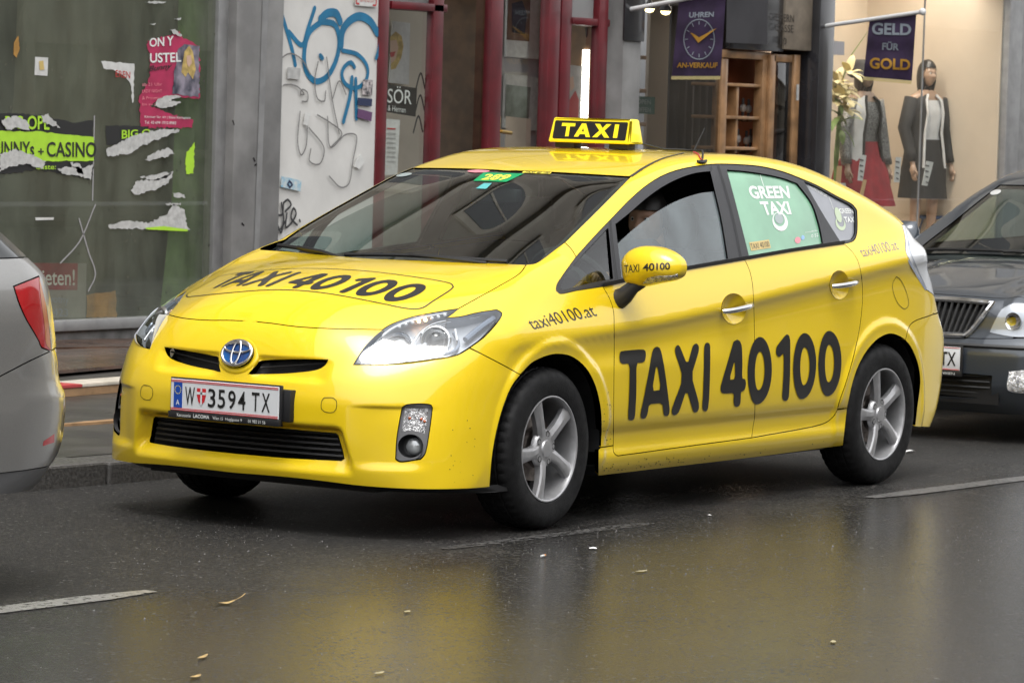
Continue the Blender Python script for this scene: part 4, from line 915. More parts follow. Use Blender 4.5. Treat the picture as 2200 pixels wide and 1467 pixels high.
for i, q in enumerate([(858, 702), (872, 697), (886, 693), (900, 690), (914, 687), (928, 684), (942, 681), (956, 677)]):
    both(lambda sg, p: mk_round(sg, p, q, -.018, [(.0075, 0), (.007, .004), (.004, .007)], 'amber_lit' if i in (3, 4) else 'lamp_clear', 'signal_bulb', 10))
# ---- fog lamp units
FOGU = [TB.panel('fog_lamp', (FOG if k == 0 else mir(FOG)), ('sph', CB), 'plastic_grey', gap=.001, flange=.03, grid=.012, level=-.013, holes=[h if k == 0 else mir(h) for h in (TB.hit(np.vstack([px((870, 877), (921, 876))[:-1], px((921, 876), (913, 931))[:-1], px((913, 931), (888, 925), (863, 928))[:-1], px((863, 928), (870, 877))[:-1]])), TB.hit(ell(882, 959, 27, 25)))]) for k in (0, 1)]
def fog(sg, par):
    m = np.array([1, sg, 1])
    P = TB.hit([(866, 872), (924, 872), (917, 934), (859, 932)], -.022)*m; mesh('signal_lens', P, [(0, 1, 2, 3)], 'lamp_facet', par)
    for q in ((905, 900), (880, 898), (912, 905)):
        c = TB.hit([q], -.017)[0]*m; lathe('signal_bulb', [(.001, -.005), (.005, -.003), (.006, .001), (.003, .005)], 'amber_dull', par, 10, 'x', tuple(c), smooth=180)
    c = TB.hit([(884, 960)], -.03)[0]; nn = np.array([-.95, -.3, 0]); nn /= np.linalg.norm(nn); e1 = np.cross(nn, [0, 0, 1]); e1 /= np.linalg.norm(e1); e2 = np.cross(e1, nn)
    for nm, rg, mt in (('fog_bowl', [(.050, .020), (.046, .0), (.040, -.02), (.034, -.022)], 'plastic_dark'), ('fog_lens', [(.034, -.012), (.032, -.004), (.024, .004), (.010, .008)], 'lamp_facet2')):
        V = []; F = []; sgn = 28
        for r, d in rg: V += [c+e1*r*math.cos(t)+e2*r*math.sin(t)+nn*d+(e1*0 if nm == 'fog_bowl' else e1*(-.008)) for t in np.linspace(0, 2*math.pi, sgn, endpoint=False)]
        for i in range(len(rg)-1):
            for k in range(sgn): F.append((i*sgn+k, i*sgn+(k+1) % sgn, (i+1)*sgn+(k+1) % sgn, (i+1)*sgn+k))
        F.append(tuple((len(rg)-1)*sgn+k for k in range(sgn))); mesh(nm, np.array(V)*m, F, mt, par, True)
fog(1, FOGU[0]); fog(-1, FOGU[1])
# ---- nose emblem
ec = TBH.hit([(509, 760)])[0]; ec[1] = 0; en = np.array([-.93, 0, .37]); en /= np.linalg.norm(en); eu = np.array([.37, 0, .93]); eu /= np.linalg.norm(eu); er = np.array([0, -1., 0])
def ering(nm, a, b, cx, cy, rad, mname, h, par, n=40):
    P = [ec+en*h+er*(cx+a*math.cos(t))+eu*(cy+b*math.sin(t)) for t in np.linspace(0, 2*math.pi, n, endpoint=False)]
    bm = bmesh.new(); rings = []
    for i, p in enumerate(P):
        T = P[(i+1) % n]-P[i-1]; T = T/np.linalg.norm(T); s = np.cross(en, T)
        rings.append([bm.verts.new(tuple(p+rad*(math.cos(t)*s+.7*math.sin(t)*en))) for t in np.linspace(0, 2*math.pi, 8, endpoint=False)])
    for i in range(n):
        A, Bq = rings[i], rings[(i+1) % n]
        for k in range(8): bm.faces.new((A[k], A[(k+1) % 8], Bq[(k+1) % 8], Bq[k]))
    return from_bm(nm, bm, mname, par, 180)
emb = mesh('emblem', [ec+en*.012+er*.070*math.cos(t)+eu*.050*math.sin(t) for t in np.linspace(0, 2*math.pi, 40, endpoint=False)], [tuple(range(40))], 'emblem_blue', taxi)
bmv = [ec+en*(-.03)+er*.073*math.cos(t)+eu*.053*math.sin(t) for t in np.linspace(0, 2*math.pi, 40, endpoint=False)]+[ec+en*.008+er*.073*math.cos(t)+eu*.053*math.sin(t) for t in np.linspace(0, 2*math.pi, 40, endpoint=False)]
mesh('emblem_base', bmv, [(k, (k+1) % 40, 40+(k+1) % 40, 40+k) for k in range(40)], 'black_plastic', emb)
ering('emblem_ring', .070, .050, 0, 0, .0065, 'chrome', .013, emb); ering('emblem_ring', .062, .019, 0, .020, .0045, 'chrome', .016, emb); ering('emblem_ring', .019, .046, 0, -.001, .0045, 'chrome', .017, emb)
boss = ering('emblem_boss', .083, .062, 0, -.004, .016, 'taxi_paint', -.010, taxi)
# ---- number plate
pl = box('number_plate', -.958, -.952, -.262, .262, .439, .561, 'plate_white', taxi, .0015, 1)
box('plate_holder', -.951, -.938, -.270, .270, .412, .567, 'black_satin', pl, .003); box('plate_holder', -.962, -.938, -.270, .270, .412, .4375, 'black_satin', pl, .002); box('plate_bracket', -.936, -.85, -.30, .20, .43, .55, 'black_plastic', pl, .004)
for z in (.4425, .4485, .5515, .5575): box('plate_stripe', -.9592, -.958, -.26, .26, z-.0012, z+.0012, 'plate_red', pl)
box('plate_euro_band', -.9592, -.958, .205, .246, .4515, .5485, 'plate_blue', pl)
XP = -.9598
def ptext(nm, s, y0, y1, z0, z1, mname, **k): return flat_text(nm, s, (XP, y0, z0), (0, -1, 0), (0, 0, 1), y0-y1, z1-z0, mname, pl, **k)
ptext('plate_country', 'A', .234, .217, .462, .482, 'print_white', bold=.01)
for k in range(12): a = k*math.pi/6; box('plate_star', XP-.0002, XP+.0004, .2255+.015*math.cos(a)-.0018, .2255+.015*math.cos(a)+.0018, .520+.015*math.sin(a)-.0018, .520+.015*math.sin(a)+.0018, 'sticker_yellow', pl)
ptext('plate_text', 'W', .190, .142, .464, .534, 'vinyl_black', bold=.008)
for k, (ch, y) in enumerate(zip('3594', (.077, .029, -.021, -.069))): ptext('plate_text', ch, y, y-.036, .463, .534, 'vinyl_black', bold=.01)
ptext('plate_text', 'T', -.135, -.172, .463, .534, 'vinyl_black', bold=.008); ptext('plate_text', 'X', -.183, -.222, .463, .534, 'vinyl_black', bold=.008)
sh = [(-.022, .532), (.022, .532), (.022, .505), (.015, .482), (0, .468), (-.015, .482), (-.022, .505)]
mesh('plate_crest', [(XP, .110-a, b) for a, b in sh], [tuple(range(7))], 'plate_red', pl)
mesh('plate_crest_cross', [(XP-.0006, .110-a, b) for a, b in [(-.004, .532), (.004, .532), (.004, .468), (-.004, .468)]], [(0, 1, 2, 3)], 'plate_white', pl); mesh('plate_crest_cross', [(XP-.0006, .110-a, b) for a, b in [(-.022, .518), (.022, .518), (.022, .508), (-.022, .508)]], [(0, 1, 2, 3)], 'plate_white', pl)
XP = -.9628
for s, y0, y1, z0, z1, bd in (('Karosserie', .225, .158, .418, .431, 0), ('LACOMA', .145, .066, .418, .432, .02), ('Wien 15', .050, .0, .418, .430, 0), ('Huglgasse 9', -.012, -.092, .416, .430, 0), ('01 982 21 56', -.122, -.205, .418, .430, 0)): ptext('plate_dealer_text', s, y0, y1, z0, z1, 'print_white', bold=bd)
# ---- roof sign
sx = at_y(1278, 318, 0)[0]; sz = 1.497
def sgn_pt(y, z, back): return (sx+(.062 if back else -.055)+(z-sz)*(-.22 if back else .25), y*(1-.05*(z-sz)/.11), z)
def sign_body():
    bm = bmesh.new(); vs = {}
    for b_ in (0, 1):
        for s in (-1, 1):
            for zz in (sz, sz+.108): vs[(b_, s, zz)] = bm.verts.new(sgn_pt(s*.212, zz, b_))
    z0, z1 = sz, sz+.108
    for q in ([(0, -1, z0), (0, 1, z0), (0, 1, z1), (0, -1, z1)], [(1, -1, z0), (1, 1, z0), (1, 1, z1), (1, -1, z1)], [(0, -1, z0), (1, -1, z0), (1, -1, z1), (0, -1, z1)], [(0, 1, z0), (1, 1, z0), (1, 1, z1), (0, 1, z1)], [(0, -1, z1), (1, -1, z1), (1, 1, z1), (0, 1, z1)], [(0, -1, z0), (1, -1, z0), (1, 1, z0), (0, 1, z0)]): bm.faces.new([vs[k] for k in q])
    bmesh.ops.bevel(bm, geom=bm.edges[:], offset=.009, segments=3, affect='EDGES', profile=.5)
    return from_bm('roof_sign', bm, 'sign_yellow', taxi, 35)
sign = sign_body()
so = np.array(sgn_pt(0, sz, 0)); sup = np.array([.25, 0, 1.]); sup /= np.linalg.norm(sup); sn = np.array([-1., 0, .25]); sn /= np.linalg.norm(sn)
def rr2(w, h, r, n=5): return [(cx+r*math.cos(a0+k*math.pi/2/n), cy+r*math.sin(a0+k*math.pi/2/n)) for cx, cy, a0 in ((w/2-r, h/2-r, 0), (-w/2+r, h/2-r, math.pi/2), (-w/2+r, -h/2+r, math.pi), (w/2-r, -h/2+r, 1.5*math.pi)) for k in range(n+1)]
cen = so+sup*.056
mesh('sign_panel', [cen+sn*.0012+np.array([0, -1., 0])*a+sup*b for a, b in rr2(.378, .082, .008)], [tuple(range(24))], 'vinyl_black', sign)
SL = {'T': [(0, 1), (1, 1), (1, .76), (.63, .76), (.63, 0), (.37, 0), (.37, .76), (0, .76)], 'A': [(0, 0), (.37, 1), (.63, 1), (1, 0), (.73, 0), (.66, .2), (.34, .2), (.27, 0)], 'X': [(0, 0), (.36, .51), (.04, 1), (.34, 1), (.52, .70), (.72, 1), (1, 1), (.66, .51), (1, 0), (.70, 0), (.5, .32), (.30, 0)], 'I': [(0, 0), (1, 0), (1, 1), (0, 1)]}
for ch, x0, w in (('T', -.150, .070), ('A', -.078, .084), ('X', .017, .088), ('I', .124, .022)):
    lp = [SL[ch]]+([[(.43, .4), (.57, .4), (.5, .66)]] if ch == 'A' else [])
    V, F = poly_tri([np.array(L)*[w, .060] for L in lp]); mesh('sign_letter', [cen+sn*.0022+np.array([0, -1., 0])*(x0+v[0])+sup*(v[1]-.030) for v in V], F, 'sign_yellow', sign)
for y in (-.14, .14): box('sign_foot', sx-.03, sx+.03, y-.05, y+.05, 1.474, 1.499, 'black_plastic', sign, .004)
rz_ = lambda x, y: float(onto(TBW, [(x, y, 1.45)], (0, 0, 1))[0][2])
tube('sign_cable', [(sx+.05, -.2, sz+.006)]+[(sx+.05+.09*k, -.2-.05*k-.02*math.sin(k), rz_(sx+.05+.09*k, -.2-.05*k-.02*math.sin(k))+.006) for k in range(1, 4)]+[tuple(TB.hit([(1510, 333)], .006)[0]), tuple(TB.hit([(1508, 346)], .004)[0])], .0045, 'black_plastic', sign, 6)
tube('sign_cable', [tuple(q) for q in TB.hit([(1490, 326.5), (1500, 331), (1505, 341), (1512, 347)], .005)], .003, 'red_wire', sign, 6)
tube('cable_joint', [tuple(q) for q in TB.hit([(1499, 347), (1509, 349), (1517, 346)], .006)], .007, 'black_satin', sign, 6)
ax = at_y(1491, 323, 0)[0]
tube('roof_aerial', [(ax, .0, 1.475), tuple(at_y(1514, 276, .0))], [.004, .0022], 'black_plastic', taxi, 6)
# ---- door mirrors
def mirror(sg):
    m = np.array([1, sg, 1]); y0 = -.985
    O = np.array([(1331, 580), (1330, 562), (1341, 545), (1358, 535), (1380, 531), (1405, 533), (1428, 540), (1447, 551), (1459, 564), (1461, 578), (1457, 591), (1440, 600), (1400, 608), (1374, 613), (1358, 612), (1340, 606), (1333, 596)], float)*[1, 1]; oc = O.mean(0); O = oc+(O-oc)*[.97, 1.06]+[7, 0]
    xm = at_y(1395, 572, y0)[0]+.03; ring = np.array([at_x(a, b, xm) for a, b in crom(np.vstack([O, O[:1]]), 7)[:-1]]); c = ring.mean(0); V = []; F = []; n = len(ring)
    for s_ in (1.0, .995, .97, .92, .82, .68, .50, .32, .16, .05): V += list(c+(ring-c)*[1, s_, s_]+[-.075*math.sqrt(max(0, 1-s_**2))-.0, 0, 0])
    V += list(ring+[.035, 0, 0]*np.ones((n, 1))*1.0*[1, 1, 1])
    for i in range(9):
        for k in range(n): F.append((i*n+k, (i+1)*n+k, (i+1)*n+(k+1) % n, i*n+(k+1) % n))
    F.append(tuple(9*n+k for k in range(n))[::-1]); F += [(k, (k+1) % n, 10*n+(k+1) % n, 10*n+k) for k in range(n)]
    V = np.array(V); h = mesh('door_mirror', V*m, F if sg > 0 else [f[::-1] for f in F], 'taxi_paint', taxi, True)
    gl = c+(ring-c)*[1, .9, .9]+[.034, 0, 0]; mesh('mirror_glass', gl*m, [tuple(range(n))], 'mirror_glass', h)
    F2 = [(k, (k+1) % n, n+(k+1) % n, n+k) for k in range(n)]; mesh('mirror_rim', np.vstack([ring+[.035, 0, 0], gl])*m, F2, 'black_plastic', h)
    tr = BVHTree.FromPolygons([tuple(v) for v in V], F)
    def cast(q, lift):
        o = Vector(CAM_P); d = Vector(ray(*q)); loc, nr, _, _ = tr.ray_cast(o, d)
        if loc is None: loc, nr, _, _ = tr.find_nearest(Vector(at_y(q[0], q[1], y0)))
        return np.array(loc)-np.array(d)*lift
    V2, F2 = unit_text('TAXI', bold=.0); P = np.array([cast(q, .002) for q in quad_map(V2, (1341, 586), (1373, 584), (1373, 567), (1341, 570))])
    mesh('mirror_lettering', P*m, F2, 'vinyl_black', h)
    for s_, q_ in (('40', ((1381, 583), (1406, 581), (1406, 565), (1381, 566.5))), ('100', ((1410, 580.5), (1440, 579), (1439, 563.5), (1410, 565)))):
        V2, F2 = unit_text(s_, bold=.02); P = np.array([cast(q, .002) for q in quad_map(V2, *q_)]); mesh('mirror_lettering', P*m, F2, 'vinyl_black', h)
    V2, F2 = poly_tri([np.array([(1380, 610), (1391, 597), (1412, 593), (1457, 588.5), (1456, 596), (1440, 603), (1400, 609)], float)], 4.); P = np.array([cast(q, .004) for q in V2])
    mesh('mirror_indicator', P*m, F2, 'lamp_facet', h)
    a = TB.hit([(1330, 634)])[0]; arm = [a+[0, .01, -.02], a+[-.005, -.03, .0], a+[-.01, -.07, .035], c+[.0, .05, -.055]]
    tube('mirror_arm', np.array(arm)*m, [.045, .036, .028, .034], 'black_trim', h, 12, 80)
mirror(1)
# ---- wipers
def wiper(P, B=TBW): 
    q = B.hit(px(*P), .012); w = tube('wiper', q, .009, 'black_plastic', taxi, 6); return w
wiper([(598, 527), (640, 533), (690, 546), (735, 556)]); tube('wiper_arm', [tuple(TBW.hit([(745, 558)], .01)[0]), tuple(TBW.hit([(690, 540)], .03)[0]), tuple(TBW.hit([(640, 531)], .02)[0])], .008, 'black_plastic', taxi, 6)
wiper([(742, 547), (860, 548), (1000, 556), (1090, 562)]); tube('wiper_arm', [tuple(TBW.hit([(1045, 565)], .01)[0]), tuple(TBW.hit([(940, 553)], .03)[0]), tuple(TBW.hit([(880, 548)], .02)[0])], .008, 'black_plastic', taxi, 6)
# tail lamp details
poly_px('lamp_red_strip', [[(1950, 557), (1957, 562), (1976, 597), (1991, 622), (1988, 624), (1971, 597), (1953, 566)]], 'lamp_greyblue', TB, .0012, tail[0])
groove('lamp_line', [(1944, 486), (1950, 512), (1955, 540), (1968, 572), (1990, 620)], .006, 'lamp_greyblue', tail[0])

# mud specks thrown up along the sill and behind the wheels
rg_ = np.random.RandomState(3); V = []; F = []
for k in range(110):
    if k < 70: u_ = abs(rg_.normal(0, .35)); c_x = 1290+min(u_, 1.0)*480; c_y = 1019-(c_x-1290)*.124-abs(rg_.normal(0, 9))-3
    elif k < 95: c_x = rg_.uniform(1296, 1316); c_y = rg_.uniform(840, 955)
    else: c_x = rg_.uniform(960, 1045); c_y = rg_.uniform(900, 1040)
    r_ = rg_.uniform(.5, 1.5); n0 = len(V); V += [(c_x+r_*math.cos(a)*rg_.uniform(.6, 1.5), c_y+r_*math.sin(a)) for a in (0, 1.6, 3.1, 4.7)]; F += [(n0, n0+1, n0+2), (n0, n0+2, n0+3)]
mat('mud', (.045, .032, .018), .7)
ms = decal_px('mud_specks', np.array(V), F, 'mud', TB, .002); ms['kind'] = 'stuff'
# ------------------------------------------------------------------ wheels
def make_wheel(parent, cx, sg, yc, base, steer=0.0, RAD=.3175, rim='rim_silver', prefix=''):
    e = bpy.data.objects.new('wheel', None); COL.objects.link(e); e.parent = parent
    e.location = (cx, sg*yc, RAD); e.rotation_euler = (0, 0, steer if sg < 0 else math.pi+steer)
    # local: outside face towards -y
    n = 144; bm = bmesh.new()
    prof = [(.2065, -.086), (.213, -.0935), (.232, -.0975), (.255, -.0990), (.275, -.0975), (.290, -.0925), (.300, -.086), (.3085, -.0765), (.3140, -.066), (.3165, -.048), (.3115, -.046), (.3115, -.038), (.3172, -.036), (.3175, -.006), (.3115, -.004), (.3115, .004), (.3175, .006), (.3172, .036), (.3115, .038), (.3115, .046), (.3165, .048), (.3140, .066), (.3, .086), (.27, .098), (.2065, .086)]
    k_ = RAD/.3175; rings = []
    for i, (r, a) in enumerate(prof):
        ring = []
        for k, t in enumerate(np.linspace(0, 2*math.pi, n, endpoint=False)):
            rr = r
            if i in (7, 8, 9, 20, 21, 22) and k % 3 == 0: rr -= .0045
            if i in (12, 13, 16, 17) and (k+(i > 14)) % 3 == 0: rr -= .004
            if i in (4, 5) : rr += .0
            ring.append(bm.verts.new((rr*k_*math.cos(t), a, rr*k_*math.sin(t))))
        rings.append(ring)
    for A, B in zip(rings, rings[1:]):
        for k in range(n): bm.faces.new((A[k], A[(k+1) % n], B[(k+1) % n], B[k]))
    from_bm('tyre', bm, 'tyre', e, 28)
    # rim barrel with lip
    rimo = lathe('rim', [(.2075*k_, -.0885), (.2075*k_, -.0925), (.2035*k_, -.0935), (.199*k_, -.090), (.1955*k_, -.078), (.1935*k_, -.060), (.188*k_, -.02), (.184*k_, .06), (.2*k_, .085)], rim, e, 72)
    # spokes
    for s in range(5):
        th_ = R(base+72*s); bm = bmesh.new(); st = []
        for (r, w, d, th2) in ((.040, .052, -.066, .030), (.070, .046, -.074, .030), (.100, .043, -.078, .028), (.135, .046, -.080, .026), (.168, .052, -.080, .024), (.197, .062, -.080, .022)):
            r *= k_; w *= k_*1.08; tw = .004*math.sin(r*16)
            st.append([(r, -w/2*.80+tw, d-.003), (r, -w/2*.55+tw, d-.0055), (r, w/2*.25+tw, d-.0045), (r, w/2+tw, d+.006), (r, w/2*.95+tw, d+th2), (r, -w/2+tw, d+th2), (r, -w/2+tw, d+.003)])
        c, sn_ = math.cos(th_), math.sin(th_)
        rg = [[bm.verts.new((x*c-y*sn_, dd, x*sn_+y*c)) for x, y, dd in q] for q in st]
        for A, B in zip(rg, rg[1:]):
            for k in range(7): bm.faces.new((A[k], A[(k+1) % 7], B[(k+1) % 7], B[k]))
        bm.faces.new(rg[-1]); bm.faces.new(rg[0][::-1])
        from_bm('spoke', bm, rim, rimo, 24)
        a2 = th_+R(36); lathe('bolt_hole', [(.0125, -.071), (.0125, -.0735), (.0095, -.0735), (.0095, -.06), (.001, -.058)], 'black_plastic', rimo, 14, 'y', (.0575*math.cos(a2), 0, .0575*math.sin(a2)))
    lathe('hub', [(.078, -.050), (.074, -.066), (.068, -.072), (.040, -.074), (.034, -.074), (.031, -.080), (.012, -.0825), (.001, -.0825)], rim, rimo, 40)
    lathe('brake_disc', [(.128, -.012), (.130, -.016), (.085, -.016), (.080, -.03), (.01, -.03)], 'disc_steel', e, 40)
    box('brake_caliper', .06, .13, -.03, .01, -.06, .06, 'disc_dark', e, .01)
    return e
for cx, bs, st in ((.0, 42, .0379), (2.70, 33, 0.0)):
    for sg in (-1, 1): make_wheel(taxi, cx, sg, .762, bs if sg < 0 else bs+20, st if cx == 0 else 0)
# ------------------------------------------------------------------ taxi cabin
mat('seat_cloth', (.035, .036, .038), .8, noise=.2, nscale=30); mat('dash_plastic', (.025, .026, .028), .6, bump=.1, bscale=200); mat('head_liner', (.30, .29, .27), .9)
def loft(name, secs, material, parent=None, n=20, caps=True, smooth=60, sq=2.0, wr=0.0, wn=9):
    """secs: (x,y,z, rx, ry[, tilt]) ellipses stacked"""
    bm = bmesh.new(); rings = []
    for s in secs:
        x, y, z, rx, ry = s[:5]; ring = []
        for t in np.linspace(0, 2*math.pi, n, endpoint=False):
            c, d = math.cos(t), math.sin(t); c = math.copysign(abs(c)**(2/sq), c); d = math.copysign(abs(d)**(2/sq), d)
            q_ = 1+wr*(math.sin(wn*t+z*9)+.5*math.sin((wn*2+1)*t-z*23)); ring.append(bm.verts.new((x+rx*c*q_, y+ry*d*q_, z+(s[5]*c if len(s) > 5 else 0))))
        rings.append(ring)
    for A, B in zip(rings, rings[1:]):
        for k in range(n): bm.faces.new((A[k], A[(k+1) % n], B[(k+1) % n], B[k]))
    if caps: bm.faces.new(rings[0][::-1]); bm.faces.new(rings[-1])
    return from_bm(name, bm, material, parent, smooth)
def seat(x, y):
    e = bpy.data.objects.new('seat', None); COL.objects.link(e); e.parent = taxi
    bm = bmesh.new(); bm_box(bm, x-.30, x+.22, y-.25, y+.25, .34, .52, .06, 3); from_bm('seat_cushion', bm, 'seat_cloth', e, 40)
    loft('seat_back', [(x+.20, y, .45, .08, .24), (x+.25, y, .62, .09, .26), (x+.32, y, .85, .075, .25), (x+.38, y, 1.00, .06, .21), (x+.40, y, 1.05, .04, .15)], 'seat_cloth', e, 24, sq=3)
    loft('headrest', [(x+.40, y, 1.06, .03, .10), (x+.41, y, 1.10, .05, .13), (x+.42, y, 1.20, .05, .13), (x+.43, y, 1.25, .03, .10)], 'seat_cloth', e, 20, sq=3)
seat(1.20, -.37); seat(1.20, .37)
bm = bmesh.new(); bm_box(bm, 1.95, 2.4, -.62, .62, .36, .56, .06, 3); bm_box(bm, 2.30, 2.48, -.62, .62, .5, 1.02, .06, 3); from_bm('rear_bench', bm, 'seat_cloth', taxi, 40)
for y in (-.40, 0, .40): loft('headrest', [(2.50, y, 1.00, .03, .10), (2.51, y, 1.06, .045, .12), (2.52, y, 1.13, .045, .12), (2.53, y, 1.17, .03, .09)], 'seat_cloth', taxi, 18, sq=3)
bm = bmesh.new(); bm_box(bm, .45, 2.6, -.72, .72, .215, .34)
from_bm('cabin_floor', bm, 'dash_plastic', taxi)
V = []; F = []
for y in np.linspace(-.66, .66, 23):
    b = .10*(1-(y/.69)**2)*0+.02*math.cos(y*4); V += [(.12-.12*(1-(y/.69)**2), y, .985), (.34, y, .985+b*.5), (.58, y, .955+b), (.70, y, .90+b), (.74, y, .78), (.66, y, .55), (.6, y, .3)]
for k in range(22):
    for j in range(6): F.append((7*k+j, 7*k+j+1, 7*k+8+j, 7*k+7+j))
mesh('dashboard', V, F, 'dash_plastic', taxi, True)
# steering wheel
cw = np.array([.86, -.37, .92]); nw = np.array([.80, 0, .60]); e1 = np.array([0, 1., 0]); e2 = np.cross(nw, e1); P = [cw+.185*(math.cos(t)*e1+.93*math.sin(t)*e2) for t in np.linspace(0, 2*math.pi, 37)]
sw = tube('steering_wheel', P, .016, 'dash_plastic', taxi, 8); tube('wheel_spoke', [cw-.17*e1, cw-.02*nw, cw+.17*e1], .018, 'dash_plastic', sw, 8); tube('wheel_spoke', [cw, cw-.16*e2], .018, 'dash_plastic', sw, 8); lathe('wheel_hub', [(.001, 0), (.06, .0), (.07, .03), (.05, .08)], 'dash_plastic', sw, 20, 'x', tuple(cw-[.02, 0, 0]))
bm = bmesh.new(); bm_box(bm, .80, .85, -.12, .12, 1.24, 1.30, .012, 2); rm = from_bm('rear_view_mirror', bm, 'dash_plastic', taxi, 40); tube('mirror_stalk', [(.82, 0, 1.29), (.80, 0, 1.345)], .012, 'dash_plastic', rm, 6)
for y in (-.33, .33): box('sun_visor', 1.00, 1.16, y-.18, y+.18, 1.345, 1.358, 'head_liner', taxi, .005)
# ------------------------------------------------------------------ people: heads and bodies
def head_mesh(name, c, face, scale, skin, parent, turn=0.0):
    """a head with brow, nose, lips and chin. c = centre, face = yaw angle the face looks along"""
    bm = bmesh.new(); bmesh.ops.create_uvsphere(bm, u_segments=48, v_segments=36, radius=1.0)
    for v in bm.verts:
        x, y, z = v.co                                     # local: face along +x
        X = x*.092; Y = y*.074; Z = z*.118
        if z < 0:                                          # jaw
            f = 1-.30*(-z)**1.5; Y *= f; X *= 1-.12*(-z)**2
            if x > 0: X += .012*(-z)*max(0, x)
        if x < 0: X *= 1.08; Z += .006*(-x)*(z > -.2)
        fr = max(0, x)
        g = lambda yy, zz, sy, sz: math.exp(-((Y-yy)/sy)**2-((Z-zz)/sz)**2)
        if fr > .2:
            X += .030*g(0, -.022, .010, .016)+.014*g(0, .005, .008, .020)      # nose and bridge
            X += .007*(g(.028, .030, .022, .008)+g(-.028, .030, .022, .008))   # brow
            X -= .011*(g(.030, .012, .014, .010)+g(-.030, .012, .014, .010))   # eye sockets
            X += .007*(g(0, -.058, .020, .006)+g(0, -.070, .017, .006))-.004*g(0, -.064, .02, .003)
            X += .010*g(0, -.098, .020, .014)                                  # chin
            X += .004*(g(.040, -.025, .018, .02)+g(-.040, -.025, .018, .02))   # cheeks
        v.co = (X, Y, Z)
    for f in bm.faces: f.smooth = True
    me = bpy.data.meshes.new(name); bm.to_mesh(me); bm.free()
    o = link(name, me, skin, parent); ca = face+turn
    o.matrix_local = Matrix.Translation(Vector(c)) @ Matrix.Rotation(ca, 4, 'Z') @ Matrix.Scale(scale, 4)
    for s in (-1, 1):
        bm = bmesh.new(); bmesh.ops.create_uvsphere(bm, u_segments=12, v_segments=8, radius=.0115); e_ = from_bm('eye', bm, 'eye_white', o, 180); e_.location = (.071, s*.030, .012)
        bm = bmesh.new(); bmesh.ops.create_uvsphere(bm, u_segments=10, v_segments=6, radius=.0062); p_ = from_bm('eye_iris', bm, 'eye_dark', o, 180); p_.location = (.0785, s*.030, .012)
        bm = bmesh.new(); bmesh.ops.create_uvsphere(bm, u_segments=12, v_segments=10, radius=1); 
        for v in bm.verts: v.co = (v.co.x*.016, v.co.y*.007, v.co.z*.030)
        ear = from_bm('ear', bm, skin, o, 180); ear.location = (-.010, s*.076, .0)
    return o
def hair_cap(o, material, length=0.0, front=.055, vol=1.10):
    bm = bmesh.new(); bmesh.ops.create_uvsphere(bm, u_segments=40, v_segments=28, radius=1.0); rg = random.Random(3)
    kill = []
    for v in bm.verts:
        x, y, z = v.co; lim = .30 if x > .35 else (-.25 if x > -.2 else -.55)-length*4
        if z < lim and length == 0: kill.append(v)
        X = x*.100*vol; Y = y*.081*vol; Z = z*.126*vol
        if length and x < .35 and z < .1: Z -= length*(1 if x < .2 else .6)*min(1, (.1-z)*1.2); Y *= 1.08
        v.co = (X-.010, Y, Z+.006+rg.uniform(-.003, .003))
        if length and x > .45 and z < .42: kill.append(v) if v not in kill else None
    bmesh.ops.delete(bm, geom=kill, context='VERTS')
    h = from_bm('hair', bm, material, o, 180); return h
mat('skin', (.42, .23, .15), .5, noise=.08, nscale=20); mat('skin_mannequin', (.42, .28, .20), .35, coat=.3); mat('eye_white', (.6, .58, .55), .3); mat('eye_dark', (.02, .012, .01), .2); mat('hair_dark', (.012, .009, .008), .45); mat('hair_black', (.010, .010, .012), .35); mat('shirt_dark', (.03, .032, .04), .85); mat('shirt_blue', (.12, .16, .22), .85)
def skin_mesh(name, J, E, rad, material, parent, levels=2):
    """continuous body grown along a skeleton with a Skin modifier"""
    me = bpy.data.meshes.new(name); me.from_pydata([tuple(j) for j in J], E, []); ob = bpy.data.objects.new(name, me); COL.objects.link(ob)
    m = ob.modifiers.new('skin', 'SKIN'); m.use_smooth_shade = True; ob.modifiers.new('sub', 'SUBSURF').levels = levels; ob.modifiers['sub'].render_levels = levels
    for i, r in enumerate(rad):
        sv = me.skin_vertices[0].data[i]; sv.radius = r if hasattr(r, '__len__') else (r, r); sv.use_root = (i == 0)
    dg = bpy.context.evaluated_depsgraph_get(); nm = bpy.data.meshes.new_from_object(ob.evaluated_get(dg)); bpy.data.objects.remove(ob); bpy.data.meshes.remove(me)
    nm.name = name
    for p in nm.polygons: p.use_smooth = True
    return link(name, nm, material, parent)
# the driver
np_ = at_y(1357, 487, -.40); hc = (float(np_[0])+.118, -.40, float(np_[2])+.020)
drv = empty('person', (1.2, -.37, .5), 'taxi driver with short dark hair behind the half open front window', 'person'); drv.location = (0, 0, 0)
hx, hy, hz = hc
J = [(1.28, -.37, .55), (1.32, -.37, .72), (1.33, -.37, .92), (1.31, -.38, 1.02), (hx+.02, -.395, hz-.10), (1.30, -.56, 1.00), (1.22, -.63, .80), (.98, -.55, .86), (.90, -.52, .93), (1.30, -.20, 1.00), (1.22, -.13, .80), (.98, -.20, .86), (.90, -.24, .93), (1.22, -.46, .53), (.86, -.47, .60), (.72, -.46, .36), (1.22, -.28, .53), (.86, -.27, .60), (.72, -.27, .36)]
Ed = [(0, 1), (1, 2), (2, 3), (3, 4), (3, 5), (5, 6), (6, 7), (7, 8), (3, 9), (9, 10), (10, 11), (11, 12), (0, 13), (13, 14), (14, 15), (0, 16), (16, 17), (17, 18)]
rd = [(.15, .13), (.14, .12), (.16, .11), .09, .058, .065, .05, .042, .035, .065, .05, .042, .035, .085, .065, .045, .085, .065, .045]
